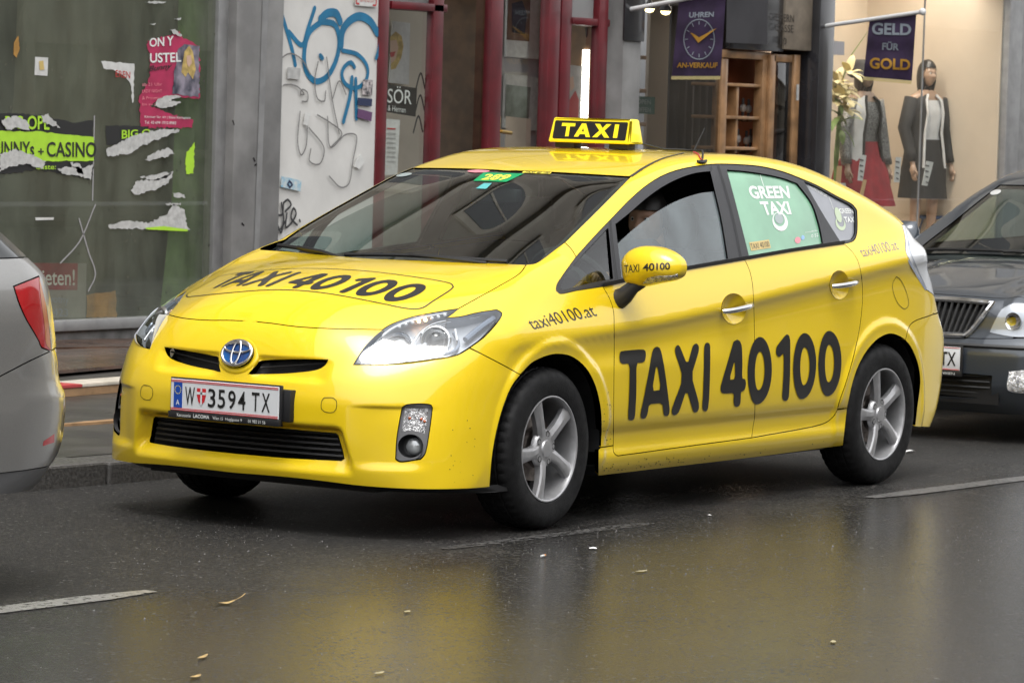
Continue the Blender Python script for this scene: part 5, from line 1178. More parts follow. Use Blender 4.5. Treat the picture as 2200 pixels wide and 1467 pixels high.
bodyo = skin_mesh('clothed_body', J, Ed, rd, 'shirt_dark', drv)
hd_ = head_mesh('head', hc, math.pi, 1.0, 'skin', drv, turn=R(8)); hair_cap(hd_, 'hair_dark')
tube('neck', [(hx+.045, hy, hz-.14), (hx+.03, hy, hz-.05)], [.062, .056], 'skin', drv, 14, 180)
for s, pts in ((-1, (.90, -.52, .93)), (1, (.90, -.24, .93))):
    q = np.array(pts); hand = tube('hand', [q+[.03, 0, -.01], q, q+[-.035, 0, .02]], [.030, .038, .030], 'skin', drv, 10, 180)
    for k in range(4): tube('finger', [q+[-.03, (k-1.5)*.016, .02], q+[-.058, (k-1.5)*.017, .028], q+[-.070, (k-1.5)*.017, .010], q+[-.060, (k-1.5)*.016, -.006]], [.0095, .009, .0085, .007], 'skin', hand, 7, 180)
    tube('thumb', [q+[-.01, s*-.03, .02], q+[-.04, s*-.045, .03], q+[-.06, s*-.040, .025]], [.011, .010, .008], 'skin', hand, 7, 180)
tube('seat_belt', [(1.36, -.60, 1.02), (1.20, -.50, .96), (1.16, -.38, .80), (1.16, -.22, .62)], .018, 'paper_grey' if 'paper_grey' in MATS else mat('belt_grey', (.3, .3, .3), .7), drv, 6)
# ------------------------------------------------------------------ shop building behind the taxi
YW = 6.35
mat('olive_board', (.095, .088, .065), .7, noise=.6, nscale=1.6, bump=.1, bscale=30); mat('green_board', (.10, .19, .05), .7, noise=.3, nscale=6)
mat('alu_frame', (.27, .27, .27), .45, .3, noise=.12, nscale=9); mat('concrete_plinth', (.17, .165, .16), .6, noise=.3, nscale=12, bump=.2, bscale=60)
mat('pillar_grey', (.20, .197, .193), .55, noise=.22, nscale=3.5, bump=.06, bscale=40); mat('render_white', (.62, .61, .585), .75, noise=.07, nscale=3, bump=.08, bscale=25)
mat('red_paint', (.105, .004, .009), .42, coat=.12, coatr=.15, noise=.25, nscale=5, bump=.05, bscale=40); mat('cream_inside', (.62, .56, .46), .8, noise=.08, nscale=3); mat('grey_panel', (.36, .35, .36), .7)
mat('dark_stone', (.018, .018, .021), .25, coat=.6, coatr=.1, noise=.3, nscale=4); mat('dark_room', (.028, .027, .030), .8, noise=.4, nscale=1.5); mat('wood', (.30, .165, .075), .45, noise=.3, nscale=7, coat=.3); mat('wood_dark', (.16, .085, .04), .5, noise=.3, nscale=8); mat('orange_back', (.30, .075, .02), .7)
mat('beige_back', (.60, .51, .41), .8, noise=.06, nscale=1.5); mat('beige_post', (.42, .34, .27), .6, noise=.1, nscale=5); mat('sand_wall', (.32, .29, .245), .8, noise=.12, nscale=1.2, bump=.1, bscale=12)
glassmat('glass_dirty', (.80, .80, .74), dirt=.42, film=(.27, .30, .23)); glassmat('glass_shop', (.90, .92, .90)); glassmat('glass_dark', (.55, .56, .58)); mat('stone_sign', (.20, .165, .125), .6, noise=.15, nscale=10); mat('engraved', (.035, .028, .022), .8)
mat('tube_light', (1, 1, 1), .5, emit=(1, .97, .88), estr=4.5); mat('spot_bulb', (1, 1, 1), .5, emit=(1, .80, .35), estr=6.0); mat('brass', (.55, .38, .14), .3, 1.0); mat('steel', (.5, .5, .5), .35, .9)
def Xw(p, q=190, y=YW): return float(at_y(p, q, y)[0])
def Zw(p, q, y=YW): return float(at_y(p, q, y)[2])
def XZ(P, y): return [(float(a[0]), float(a[2])) for a in (at_y(p, q, y) for p, q in P)]
def fpoly(name, P, y, material, parent=None, thick=.004): return prism(name, XZ(P, y), y-thick, y, material, parent)
def fsheet(name, loops, y, material, parent=None):
    """flat sheet (with holes) at plane y from photo coordinates"""
    V, F = poly_tri([np.array(XZ(L, y)) for L in loops]); return mesh(name, [(v[0], y, v[1]) for v in V], [f[::-1] for f in F], material, parent)
def ftext(name, s, q, y, material, parent=None, **k):
    V, F = text2d(s, **k); lo = V.min(0); hi = V.max(0); W = quad_map((V-lo)/(hi-lo), *q); return mesh(name, [tuple(at_y(a, b, y)) for a, b in W], F, material, parent)
def fstroke(name, strokes, w, y, material, parent):
    V, F = stroke2d([np.array(XZ(crom(S, 6.) if len(S) > 2 else S, y)) for S in strokes], w, 6); return mesh(name, [(v[0], y, v[1]) for v in V], F, material, parent)
def pane(name, x0, x1, y, z0, z1, material, parent): return mesh(name, [(x0, y, z0), (x1, y, z0), (x1, y, z1), (x0, y, z1)], [(0, 1, 2, 3)], material, parent)
def vbox(name, a, b, y0, y1, z0, z1, material, parent, q=190, bev=0.0): return box(name, Xw(a, q, y0), Xw(b, q, y0), y0, y1, z0, z1, material, parent, bev)
bld = empty('shop_building', (0, YW, 0), 'long street front of shops behind the parked cars, plain sandy upper wall', 'building'); bld.location = (0, 0, 0)
def front(name, label=None):
    o = empty(name); o.parent = bld
    if label: o['label'] = label
    return o
ZT = 3.05
box('upper_wall', -60, 70, YW-.05, YW+.3, ZT, 18.5, 'sand_wall', bld); box('cornice', -60, 70, YW-.30, YW-.052, ZT+.4, ZT+.62, 'sand_wall', bld); box('cornice', -60, 70, YW-.50, YW-.052, 18.0, 18.5, 'sand_wall', bld)
mat('facade_trim', (.42, .39, .33), .8, noise=.1, nscale=2)
for z in (6.9, 10.9): box('cornice', -60, 70, YW-.22, YW-.052, z, z+.25, 'facade_trim', bld)
for i in range(-6, 17):
    for j in range(3):
        wx_ = -1.0+i*2.7; wz_ = 4.25+j*3.95; T_ = np.linspace(0, math.pi, 14)
        arch_ = [(wx_-.75, wz_), (wx_+.75, wz_)]+[(wx_+.75*math.cos(t), wz_+1.45+.6*math.sin(t)) for t in T_]; pa_ = [(wx_-.58, wz_+.12), (wx_+.58, wz_+.12)]+[(wx_+.58*math.cos(t), wz_+1.45+.46*math.sin(t)) for t in T_]
        w = prism('upper_window', arch_, YW-.12, YW-.051, 'facade_trim', bld); prism('window_pane', pa_, YW-.135, YW-.121, 'glass_black', w); box('window_bar', wx_-.02, wx_+.02, YW-.145, YW-.136, wz_+.12, wz_+1.9, 'facade_trim', w)
box('side_wall', -60, Xw(-1500), YW, YW+.3, 0, ZT-.002, 'sand_wall', bld); box('side_wall', Xw(2262), 70, YW, YW+.3, 0, ZT-.002, 'sand_wall', bld)
# --- vacant shop window at the left
vs = front('vacant_shopfront')
zs1, zs0 = Zw(200, 684), Zw(200, 707)
box('window_sill', Xw(-1500), Xw(470, 690), YW-.07, YW+.05, zs0, zs1, 'alu_frame', vs, .006); box('plinth', Xw(-1500), Xw(470, 700), YW-.03, YW+.1, .05, zs0-.001, 'concrete_plinth', vs)
pane('pane', Xw(-1400), Xw(458, 300), YW, zs1, ZT, 'glass_dirty', vs)
box('window_frame', Xw(456, 300), Xw(478, 300), YW-.03, YW+.06, zs0-.05, ZT, 'alu_frame', vs, .004)
box('inside_board', Xw(-1500), Xw(480), YW+.30, YW+.32, 0, ZT, 'olive_board', vs)
fsheet('inside_panel', [[(385, -40), (452, -40), (448, 700), (340, 700), (370, 420)]], YW+.14, 'green_board', vs)
fsheet('inside_panel', [[(-60, -60), (40, -60), (30, 200), (10, 380), (-60, 420)]], YW+.2, 'dark_room', vs)
for s in ([(205, 440), (170, 520), (130, 565)], [(170, 470), (190, 540), (205, 590), (190, 625)], [(203, 250), (199, 430)]): fstroke('glass_crack', [s], .010, YW-.004, 'grey_panel', vs)
# --- grey pillar and graffiti wall
gp = front('grey_pillar'); box('pillar_face', Xw(478, 250), Xw(579, 250), YW-.10, YW+.3, 0, ZT, 'pillar_grey', gp, .006); fsheet('pillar_strip', [[(565, -20), (578, -20), (556, 560), (545, 560)]], YW-.104, 'alu_frame', gp)
for s in ((545, 340, 548, 346), (500, 260, 503, 268), (520, 480, 524, 484), (548, 355, 556, 350)): fstroke('pillar_mark', [[(s[0], s[1]), (s[2], s[3])]], .012, YW-.103, 'dark_stone', gp)
gw = front('graffiti_wall'); YG = YW-.075
box('wall_face', Xw(572, 250, YG), Xw(818, 250, YG), YG, YW+.3, 0, ZT, 'render_white', gw)
def z7(P): return [(540+x/2.75, y/2.75) for x, y in P]
mat('spray_cyan', (.010, .155, .30), .5, noise=.15, nscale=8); mat('spray_black', (.03, .03, .032), .5); mat('marker_grey', (.18, .175, .17), .6)
for S, w in (([[(180, 85), (225, 235), (245, 310), (260, 385)], [(222, 190), (300, 268), (335, 170), (375, 50)]], .034), ([[(415, 130), (345, 190), (312, 330), (330, 430), (380, 482), (440, 460), (500, 360), (520, 230), (490, 145), (415, 130)]], .042),
             ([[(410, 115), (450, 80), (500, 80), (525, 130)], [(530, 270), (538, 190), (575, 130), (640, 98), (700, 125), (745, 195)]], .058), ([[(540, 300), (630, 325), (685, 395), (680, 470), (620, 522), (560, 500), (535, 440), (555, 390), (590, 370), (610, 398)]], .030), ([[(595, 460), (585, 560), (545, 720)], [(617, 470), (622, 700)], [(408, 330), (420, 345)]], .034), ([[(738, 345), (752, 300), (760, 260)]], .03)):
    GRC = globals().setdefault('GRC', [0]); [(GRC.__setitem__(0, GRC[0]+1), fstroke('graffiti', [z7(s)], w, YG-.002-.0009*GRC[0], 'spray_cyan', gw)) for s in S]
fstroke('graffiti', [z7(s) for s in [[(155, 722), (135, 520), (150, 385), (225, 318), (295, 350), (350, 440)], [(95, 560), (200, 502), (270, 512), (312, 560), (290, 560), (300, 530), (330, 545), (330, 600), (300, 600)], [(288, 660), (275, 850), (295, 918), (322, 870), (332, 700)], [(445, 340), (480, 600), (520, 790)], [(390, 680), (460, 722), (535, 790), (470, 872)], [(450, 690), (470, 872), (560, 795), (618, 800), (600, 950), (572, 1092), (530, 1108), (460, 1042)], [(340, 755), (430, 880), (400, 972), (345, 955), (352, 880)], [(395, 365), (375, 480), (395, 590), (430, 600), (440, 540)], [(480, 585), (520, 480), (560, 560)]]], .010, YG-.014, 'marker_grey', gw)
fstroke('graffiti', [z7(s) for s in [[(140, 1180), (150, 1265), (180, 1270), (190, 1200)], [(190, 1200), (215, 1180), (235, 1210), (200, 1250)], [(178, 1200), (190, 1300), (175, 1375), (155, 1330)], [(210, 1260), (205, 1345), (235, 1320), (265, 1260), (250, 1230), (235, 1290), (270, 1330)], [(150, 1300), (165, 1360), (205, 1300)], [(285, 1300), (288, 1310)]]], .016, YG-.014, 'spray_black', gw)
# stickers on the wall
def sticker(P, m_, label, dz=.016): return props(fpoly('sticker', P, YG-dz, m_, None, .002), label, 'sticker')
mat('paper_white', (.62, .62, .60), .7, noise=.06, nscale=20, bump=.5, bscale=18); mat('paper_grey', (.42, .42, .41), .7, noise=.12, nscale=20); mat('st_navy', (.02, .03, .08), .5); mat('st_purple', (.12, .05, .13), .5); mat('st_blue', (.22, .45, .60), .5, noise=.4, nscale=25, col2=(.62, .64, .62)); mat('print_mixed', (.03, .03, .035), .6, noise=.9, nscale=45, col2=(.55, .50, .50)); mat('st_red', (.50, .03, .03), .5)
sticker(z7([(660, 470), (718, 475), (712, 567), (655, 560)]), 'print_mixed', 'black and white picture sticker, topmost of three beside the red post')
sticker(z7([(630, 578), (713, 586), (710, 630), (627, 623)]), 'st_navy', 'navy blue lettered sticker in the middle of three beside the red post')
sticker(z7([(630, 643), (714, 665), (708, 718), (625, 695)]), 'st_purple', 'purple sticker with a white corner, lowest of three beside the red post')
sticker(z7([(215, 398), (290, 405), (285, 472), (212, 465)]), 'paper_grey', 'pale square sticker beneath the blue graffiti N')
sticker(z7([(96, 495), (184, 490), (186, 510), (97, 514)]), 'paper_white', 'thin white strip sticker at the left edge of the graffiti wall')
sticker(z7([(76, 640), (142, 640), (140, 735), (74, 735)]), 'paper_grey', 'faded white sticker low on the left edge of the graffiti wall')
sticker(z7([(318, 662), (352, 672), (332, 745), (308, 738)]), 'paper_white', 'small tilted white sticker on the thin black scrawl')
sticker(z7([(645, 912), (668, 955), (640, 1000), (605, 985), (622, 940)]), 'paper_white', 'torn white sticker above the taxi bonnet beside the red post')
sb = sticker(z7([(178, 1042), (296, 1068), (290, 1132), (174, 1105)]), 'st_blue', 'light blue and white sticker above the black scribbled tag')
fstroke('sticker_print', [z7([(225, 1070), (215, 1090), (228, 1108), (242, 1092), (225, 1070)])], .014, YG-.020, 'st_navy', sb)
wsg = sticker(z7([(614, -20), (746, -20), (742, 45), (612, 34)]), 'paper_white', 'white notice with red border at the top of the graffiti wall'); fstroke('notice_border', [z7([(622, -10), (622, 22), (636, 24)]), z7([(738, -8), (735, 34), (720, 33)])], .012, YG-.020, 'st_red', wsg); ftext('notice_text', 'BITTE NICHT', (z7([(645, 12)])[0], z7([(725, 18)])[0], z7([(725, 6)])[0], z7([(645, 0)])[0]), YG-.020, 'st_red', wsg)
# --- red painted shop
rs = front('red_shopfront'); YR = YW-.02
def post(a, b, d=.10, m_='red_paint', q=190, y=YR):
    p_ = vbox('post', a, b, y-d, y+.015, 0, ZT, m_, rs, q, .008); return p_
post(812, 833, .07); post(928, 950, .05); post(1052, 1078, .05); post(1176, 1200, .07); post(1203, 1225, .04); post(1284, 1303, .06)
zc0, zc1 = Zw(890, 24), Zw(890, 7); box('crossbar', Xw(820), Xw(940), YR-.05, YR+.1, zc0, zc1, 'red_paint', rs, .006); box('fascia_panel', Xw(820), Xw(940), YR+.0, YR+.05, zc1, ZT, 'grey_panel', rs)
zc0, zc1 = Zw(1255, 56), Zw(1255, 40); box('crossbar', Xw(1210), Xw(1290), YR-.05, YR+.1, zc0, zc1, 'red_paint', rs, .006); box('fascia_panel', Xw(1210), Xw(1290), YR+.0, YR+.05, zc1, ZT, 'grey_panel', rs)
for a, b, m_, yy in ((832, 924, 'glass_shop', YR+.0), (948, 1050, 'glass_dark', YR+.02), (1076, 1172, 'glass_shop', YR+.02), (1223, 1281, 'glass_shop', YR+.0)): pane('pane', Xw(a, 190, yy), Xw(b, 190, yy), yy, .2, ZT-.01, m_, rs)
for a, b in ((832, 922), (1222, 1281)): box('stall_riser', Xw(a), Xw(b), YR-.03, YR+.08, 0, .50, 'red_paint', rs, .006)
box('inside_wall', Xw(770, 190, YR+.45), Xw(926, 190, YR+.45), YR+.45, YR+.47, 0, ZT, 'cream_inside', rs); box('inside_wall', Xw(1190, 190, YR+.4), Xw(1310, 190, YR+.4), YR+.40, YR+.42, 0, ZT, 'cream_inside', rs)
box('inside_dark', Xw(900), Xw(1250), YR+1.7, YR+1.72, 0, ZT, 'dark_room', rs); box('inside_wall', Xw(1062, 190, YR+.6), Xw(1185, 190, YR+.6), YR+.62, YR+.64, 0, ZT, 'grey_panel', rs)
box('door_kickplate', Xw(950), Xw(1052), YR-.01, YR+.03, .1, .7, 'red_paint', rs, .006)
hd = tube('door_handle', [tuple(at_y(1068, 322, YR+.02)), tuple(at_y(1070, 250, YR+.02))], .022, 'brass', rs, 8); tube('handle_grip', [tuple(at_y(1070, 283, YR+.02)), tuple(at_y(1078, 283, YR-.03)), tuple(at_y(1098, 286, YR-.03))], .014, 'brass', hd, 8)
# things in the red shop's windows
pn = fpoly('portrait_print', [(842, 46), (879, 50), (876, 182), (834, 178)], YR+.40, 'paper_white', None, .01); props(pn, 'pale poster of a laughing blond head behind the glass above the black sign', 'poster')
mat('blond', (.50, .36, .12), .7, noise=.3, nscale=30); mat('skin_print', (.60, .40, .30), .7); mat('lips', (.45, .03, .04), .6)
fsheet('print_shape', [[(838, 80), (850, 68), (863, 78), (867, 100), (862, 125), (850, 148), (840, 150)]], YR+.388, 'blond', pn); fsheet('print_shape', [[(838, 88), (852, 86), (856, 104), (850, 128), (840, 138)]], YR+.386, 'skin_print', pn); fsheet('print_shape', [[(838, 113), (850, 111), (846, 122), (839, 124)]], YR+.384, 'lips', pn)
sg_ = props(fpoly('shop_sign', [(822, 180), (893, 190), (890, 251), (820, 240)], YR+.02, 'vinyl_black', None, .012), 'black sign reading SÖR in white letters behind the glass', 'sign')
ftext('sign_text', 'SÖR', ((832, 221), (884, 225), (885, 188), (834, 184)), YR+.004, 'print_white', sg_); ftext('sign_text', '& Herren', ((833, 238), (871, 243), (872, 231), (834, 226)), YR+.004, 'print_white', sg_)
nt_ = props(fpoly('notice', [(824, 255), (858, 258), (852, 375), (815, 378)], YR+.02, 'paper_white', None, .006), 'white paper notice with printed lines under the black sign', 'notice')
for i in range(8): fsheet('notice_print', [[(832, 275+i*10), (850, 276+i*10), (850, 279+i*10), (832, 278+i*10)]], YR+.010, 'st_red' if i == 0 else 'paper_grey', nt_)
for k, (x, y) in enumerate(((903, 158), (902, 205), (898, 250))): fstroke('drawn_arrow', [[(x-10, y+35), (x+1, y), (x+10, y+33)]], .016, YR+.02, 'spray_black', rs)
fr1 = props(fpoly('picture_frame', [(1086, -20), (1160, -20), (1156, 128), (1083, 122)], YR+.60, 'paper_white', None, .02), 'white matted picture with a dark image, upper one in the red door', 'picture'); fsheet('print_shape', [[(1092, -10), (1140, -10), (1137, 90), (1088, 86)]], YR+.575, 'wood_dark', fr1); fsheet('print_shape', [[(1100, 8), (1122, 2), (1132, 30), (1128, 75), (1100, 70)]], YR+.573, 'dark_room', fr1)
fr2 = props(fpoly('picture_frame', [(1082, 158), (1156, 168), (1152, 282), (1078, 275)], YR+.60, 'paper_grey', None, .02), 'white matted landscape picture, lower one in the red door', 'picture'); mat('landscape', (.05, .07, .05), .7, noise=.7, nscale=6, col2=(.20, .24, .22)); fsheet('print_shape', [[(1088, 182), (1140, 188), (1136, 258), (1085, 252)]], YR+.575, 'landscape', fr2)
nb = props(fpoly('notice', [(1087, 250), (1140, 256), (1138, 330), (1084, 330)], YR+.20, 'beige_post', None, .004), 'beige paper notice taped to the red door', 'notice')
tb = tube('fluorescent_tube', [tuple(at_y(1256, 270, YR+.20)), tuple(at_y(1262, 108, YR+.20))], .035, 'tube_light', None, 10); props(tb, 'upright lit fluorescent tube in the narrow red framed window', 'lamp'); tube('lamp_cable', [tuple(at_y(1262, 106, YR+.20)), tuple(at_y(1263, 90, YR+.2)), tuple(at_y(1259, 60, YR+.2))], .010, 'black_plastic', tb, 6)
pr = props(fpoly('poster', [(1222, 140), (1250, 143), (1246, 258), (1219, 258)], YR+.20, 'paper_grey', None, .006), 'small poster with a red dressed figure beside the fluorescent tube', 'poster'); fsheet('print_shape', [[(1224, 215), (1236, 195), (1244, 215), (1243, 256), (1222, 256)]], YR+.188, 'lips', pr); fsheet('print_shape', [[(1224, 168), (1232, 164), (1234, 188), (1226, 198)]], YR+.188, 'skin_print', pr)
# --- watch shop
ws_ = front('watch_shopfront'); YS = YW-.02
box('pillar', Xw(1303), Xw(1341), YS-.12, YS+.3, 0, ZT, 'pillar_grey', ws_, .006); box('pillar_cap', Xw(1300), Xw(1343), YS-.14, YS-.121, Zw(1320, 88), ZT, 'dark_stone', ws_, .004)
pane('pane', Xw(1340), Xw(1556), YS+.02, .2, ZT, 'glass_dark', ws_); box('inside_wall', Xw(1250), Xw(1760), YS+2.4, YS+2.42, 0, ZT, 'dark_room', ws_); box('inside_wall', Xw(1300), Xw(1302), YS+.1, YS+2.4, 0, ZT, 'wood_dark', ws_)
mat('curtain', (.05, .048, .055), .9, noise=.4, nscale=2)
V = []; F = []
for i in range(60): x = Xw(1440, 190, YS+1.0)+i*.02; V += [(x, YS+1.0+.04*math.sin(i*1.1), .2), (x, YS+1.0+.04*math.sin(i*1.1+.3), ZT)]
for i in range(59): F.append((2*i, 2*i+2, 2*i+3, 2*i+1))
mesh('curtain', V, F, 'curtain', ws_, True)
for q in (118, 190, 262): a = XZ([(1341, q), (1380, q+1)], YS+.12); box('shelf', a[0][0], a[1][0], YS+.08, YS+.5, a[0][1]-.03, a[0][1], 'wood', ws_, .003)
box('shelf_upright', Xw(1362, 190, YS+.2), Xw(1368, 190, YS+.2), YS+.3, YS+.52, .3, Zw(1362, 118, YS+.2)-.001, 'wood', ws_)
op = props(fpoly('shop_sign', [(1363, 207), (1405, 209), (1404, 246), (1362, 244)], YS+.10, 'sign_dkgreen' if 'sign_dkgreen' in MATS else mat('sign_dkgreen', (.03, .11, .07), .5), None, .01), 'green OPEN OFFEN sign hanging in the dark shop window', 'sign')
ftext('sign_text', 'OPEN', ((1369, 223), (1398, 225), (1398, 215), (1369, 213)), YS+.086, 'paper_grey', op); ftext('sign_text', 'OFFEN', ((1368, 240), (1398, 242), (1398, 232), (1368, 230)), YS+.086, 'paper_grey', op)
for k, (p, q) in enumerate(((1395, 20), (1430, 25))):
    c = at_y(p, q, YS+.5); l = lathe('spot_lamp', [(.012, .10), (.018, .06), (.045, .03), (.05, .0)], 'black_satin', None, 16, 'z', tuple(c)); props(l, ('left' if k == 0 else 'right')+' of two lit yellow spotlights high in the dark shop window', 'lamp', 'shop spotlights'); lathe('bulb', [(.001, -.03), (.03, -.02), (.042, .0), (.03, .012)], 'spot_bulb', l, 14, 'z', tuple(c), smooth=180); tube('lamp_stem', [c+[0, 0, .09], c+[0, 0, .7]], .006, 'black_satin', l, 6)
box('header_box', Xw(1556), Xw(1662), YS-.06, YS+.4, Zw(1600, 108), ZT, 'dark_stone', ws_, .006); fsheet('header_panel', [[(1562, -20), (1650, -20), (1648, 96), (1560, 92)]], YS-.064, 'dark_room', ws_)
box('street_sign_panel', Xw(1659), Xw(1718), YS-.08, YS+.3, Zw(1690, 108), ZT, 'stone_sign', ws_, .006)
for s, q in (('OPERN', ((1666, 46), (1706, 49), (1706, 33), (1666, 29))), ('GASSE', ((1666, 68), (1705, 71), (1705, 55), (1666, 52))), ('10', ((1677, 96), (1690, 97), (1690, 82), (1677, 81)))): ftext('street_sign_text', s, q, YS-.084, 'engraved', ws_)
cab = empty('display_cabinet', (0, 0, 0), 'wooden shop cabinet with shelves of small watches beside the dark window', 'cabinet')
YC = YS+.02
def cb(nm, a, b, q0, q1, y0, y1, m_, par=cab): A = XZ([(a, (q0+q1)/2), (b, (q0+q1)/2)], y0); return box(nm, A[0][0], A[1][0], y0, y1, Zw((a+b)/2, q1, y0), Zw((a+b)/2, q0, y0), m_, par, .004)
cb('cabinet_frame', 1552, 1655, 110, 127, YC-.02, YC+.06, 'wood'); cb('cabinet_frame', 1548, 1561, 127, 380, YC-.02, YC+.04, 'wood'); cb('cabinet_frame', 1636, 1655, 127, 380, YC-.02, YC+.06, 'wood'); cb('cabinet_back', 1540, 1662, 110, 380, YC+.34, YC+.36, 'orange_back')
cb('divider', 1581, 1586, 185, 330, YC+.02, YC+.25, 'wood')
for q in (180, 250, 316): cb('shelf', 1554, 1640, q, q+7, YC+.0, YC+.3, 'wood')
for k, (p, q) in enumerate(((1571, 236), (1596, 238), (1608, 240), (1571, 306), (1585, 304), (1603, 308), (1612, 304))):
    c = at_y(p, q, YC+.1); w = empty('watch', tuple(c), 'steel watch, '+('first', 'second', 'third', 'first', 'second', 'third', 'fourth')[k]+' from the left on the '+('upper' if q < 260 else 'lower')+' cabinet shelf', 'watch', 'watches in the wooden cabinet')
    lathe('watch_case', [(.001, -.015), (.030, -.012), (.033, .0), (.030, .01), (.001, .01)], 'steel', w, 16, 'y', (0, 0, .02)); box('watch_strap', -.014, .014, -.006, .006, -.05, .10, 'black_satin', w, .003); box('watch_stand', -.03, .03, -.02, .05, -.085, -.05, 'wood_dark', w, .004)
dr = empty('cabinet_door', (0, 0, 0), 'narrow wooden door with a reddish glass pane beside the dark pillar', 'door')
cb('door_frame', 1652, 1664, 118, 380, YC-.05, YC-.01, 'wood', dr); cb('door_frame', 1703, 1716, 118, 380, YC-.05, YC-.01, 'wood', dr); cb('door_frame', 1664, 1703, 118, 134, YC-.05, YC-.01, 'wood', dr); cb('door_pane', 1664, 1703, 134, 380, YC-.03, YC-.026, 'glass_dark', dr); cb('door_back', 1662, 1706, 134, 380, YC+.2, YC+.21, 'orange_back', dr); tube('door_handle', [tuple(at_y(1714, 182, YC-.08)), tuple(at_y(1713, 216, YC-.08))], .012, 'paper_grey', dr, 8)
box('pillar', Xw(1717), Xw(1748), YS-.16, YS+.3, 0, ZT, 'dark_stone', ws_, .006); box('pillar_edge', Xw(1748)-.02, Xw(1768), YS-.05, YS+.25, 0, ZT, 'beige_post', ws_, .004)
# --- boutique window
bt = front('boutique_window'); YB = YW-.02
pane('pane', Xw(1766), Xw(1976), YB, .45, ZT, 'glass_shop', bt); pane('pane', Xw(1978), Xw(2160), YB, .45, ZT, 'glass_shop', bt); box('pane_joint', Xw(1976)+.001, Xw(1978)-.001, YB-.002, YB+.01, .45, ZT, 'alu_frame', bt)
box('plinth', Xw(1760), Xw(2200), YB-.03, YB+.1, 0, .45, 'beige_post', bt); box('display_floor', Xw(1766), Xw(2400), YB+.1, YB+1.4, .35, .47, 'beige_back', bt); box('backdrop', Xw(1700), Xw(2500), YB+1.4, YB+1.43, .3, 4.0, 'beige_back', bt); box('return_wall', Xw(2148), Xw(2158), YB+.02, YB+1.4, .4, ZT, 'beige_back', bt)
box('window_frame', Xw(2150), Xw(2178), YB-.05, YB+.12, 0, ZT, 'alu_frame', bt, .006); box('door_frame', Xw(2180), Xw(2260), YB-.02, YB+.05, 0, ZT, 'alu_frame', bt, .004); box('ceiling', Xw(1766), Xw(2500), YB+.02, YB+1.4, 3.35, 3.37, 'beige_back', bt)
for q in (95, 150, 210): fstroke('backdrop_moulding', [[(2000, q), (2150, q+4)]], .02, YB+1.392, 'beige_post', bt)
al = bpy.data.lights.new('display_lamp', 'AREA'); al.shape = 'RECTANGLE'; al.size = 4.2; al.size_y = .35; al.energy = 48; al.color = (1, .91, .80); alo = bpy.data.objects.new('display_lamp', al); COL.objects.link(alo); alo.location = (Xw(1985), YB+.45, 3.3)
dl = box('display_light', Xw(1890), Xw(1930), YB+.38, YB+.52, 3.20, 3.26, 'spot_bulb', None, .01); props(dl, 'lit ceiling lamp in the boutique window above the mannequins', 'lamp'); alo.parent = dl
# boutique backroom lamp sits under the ceiling, shining down on the mannequins
# --- house number box on the pillar
props(fpoly('letter_box', [(1761, 87), (1801, 90), (1800, 119), (1760, 117)], YB-.02, 'grey_panel', None, .06), 'small grey box on the boutique frame under the flag bracket', 'box')
# ------------------------------------------------------------------ torn posters on the vacant shop window
YP = YW-.004
def rag(P, amp=3.0, step=7., seed=1):
    """torn edge: jitter a closed photo polygon"""
    rg = np.random.RandomState(seed); P = np.array(P+[P[0]], float); out = []
    for a, b in zip(P, P[1:]):
        n = max(1, int(np.linalg.norm(b-a)/step))
        for k in range(n): out.append(a+(b-a)*k/n+rg.uniform(-amp, amp, 2)*(1 if k else .4))
    return out
def zA(P): return [(x/1.9304, y/1.9303) for x, y in P]         # zoom of the left window
mat('poster_lime', (.42, .72, .04), .6, noise=.06, nscale=9); mat('poster_black', (.02, .02, .02), .5); mat('poster_pink', (.42, .025, .09), .6, noise=.15, nscale=8); mat('poster_dark', (.03, .035, .055), .6, noise=.9, nscale=12, col2=(.30, .27, .33)); mat('paper_torn', (.50, .50, .485), .8, noise=.12, nscale=30, bump=.45, bscale=22); mat('sign_red', (.28, .02, .035), .6, noise=.2, nscale=5); mat('sign_faded', (.30, .29, .27), .7, noise=.15, nscale=5); mat('orange_paper', (.42, .22, .05), .7, noise=.3, nscale=10)
p1 = props(fsheet('poster', [rag(zA([(-40, 475), (60, 470), (180, 480), (300, 510), (386, 500), (392, 640), (380, 745), (250, 720), (150, 705), (-40, 730)]), 2.5, 6, 3)], YP, 'poster_black'), 'torn lime green and black poster reading CASINO at the left edge', 'poster')
fsheet('poster_band', [rag(zA([(-40, 545), (150, 545), (290, 560), (388, 570), (388, 668), (200, 668), (-40, 665)]), 1.5, 8, 4)], YP-.003, 'poster_lime', p1)
ftext('poster_text', 'BIG OPE', (zA([(22, 535)])[0], zA([(205, 540)])[0], zA([(205, 480)])[0], zA([(22, 482)])[0]), YP-.006, 'poster_lime', p1, bold=.02)
ftext('poster_text', 'UNNYs', (zA([(-18, 648)])[0], zA([(142, 650)])[0], zA([(142, 588)])[0], zA([(-18, 587)])[0]), YP-.006, 'poster_black', p1, bold=.015); ftext('poster_text', '+', (zA([(158, 642)])[0], zA([(182, 642)])[0], zA([(182, 616)])[0], zA([(158, 616)])[0]), YP-.006, 'poster_black', p1, bold=.015); ftext('poster_text', 'CASINO', (zA([(194, 651)])[0], zA([(400, 653)])[0], zA([(400, 590)])[0], zA([(194, 589)])[0]), YP-.006, 'poster_black', p1, bold=.015)
ftext('poster_text', 'dnste:', (zA([(150, 703)])[0], zA([(232, 703)])[0], zA([(232, 682)])[0], zA([(150, 682)])[0]), YP-.006, 'poster_lime', p1, bold=.01)
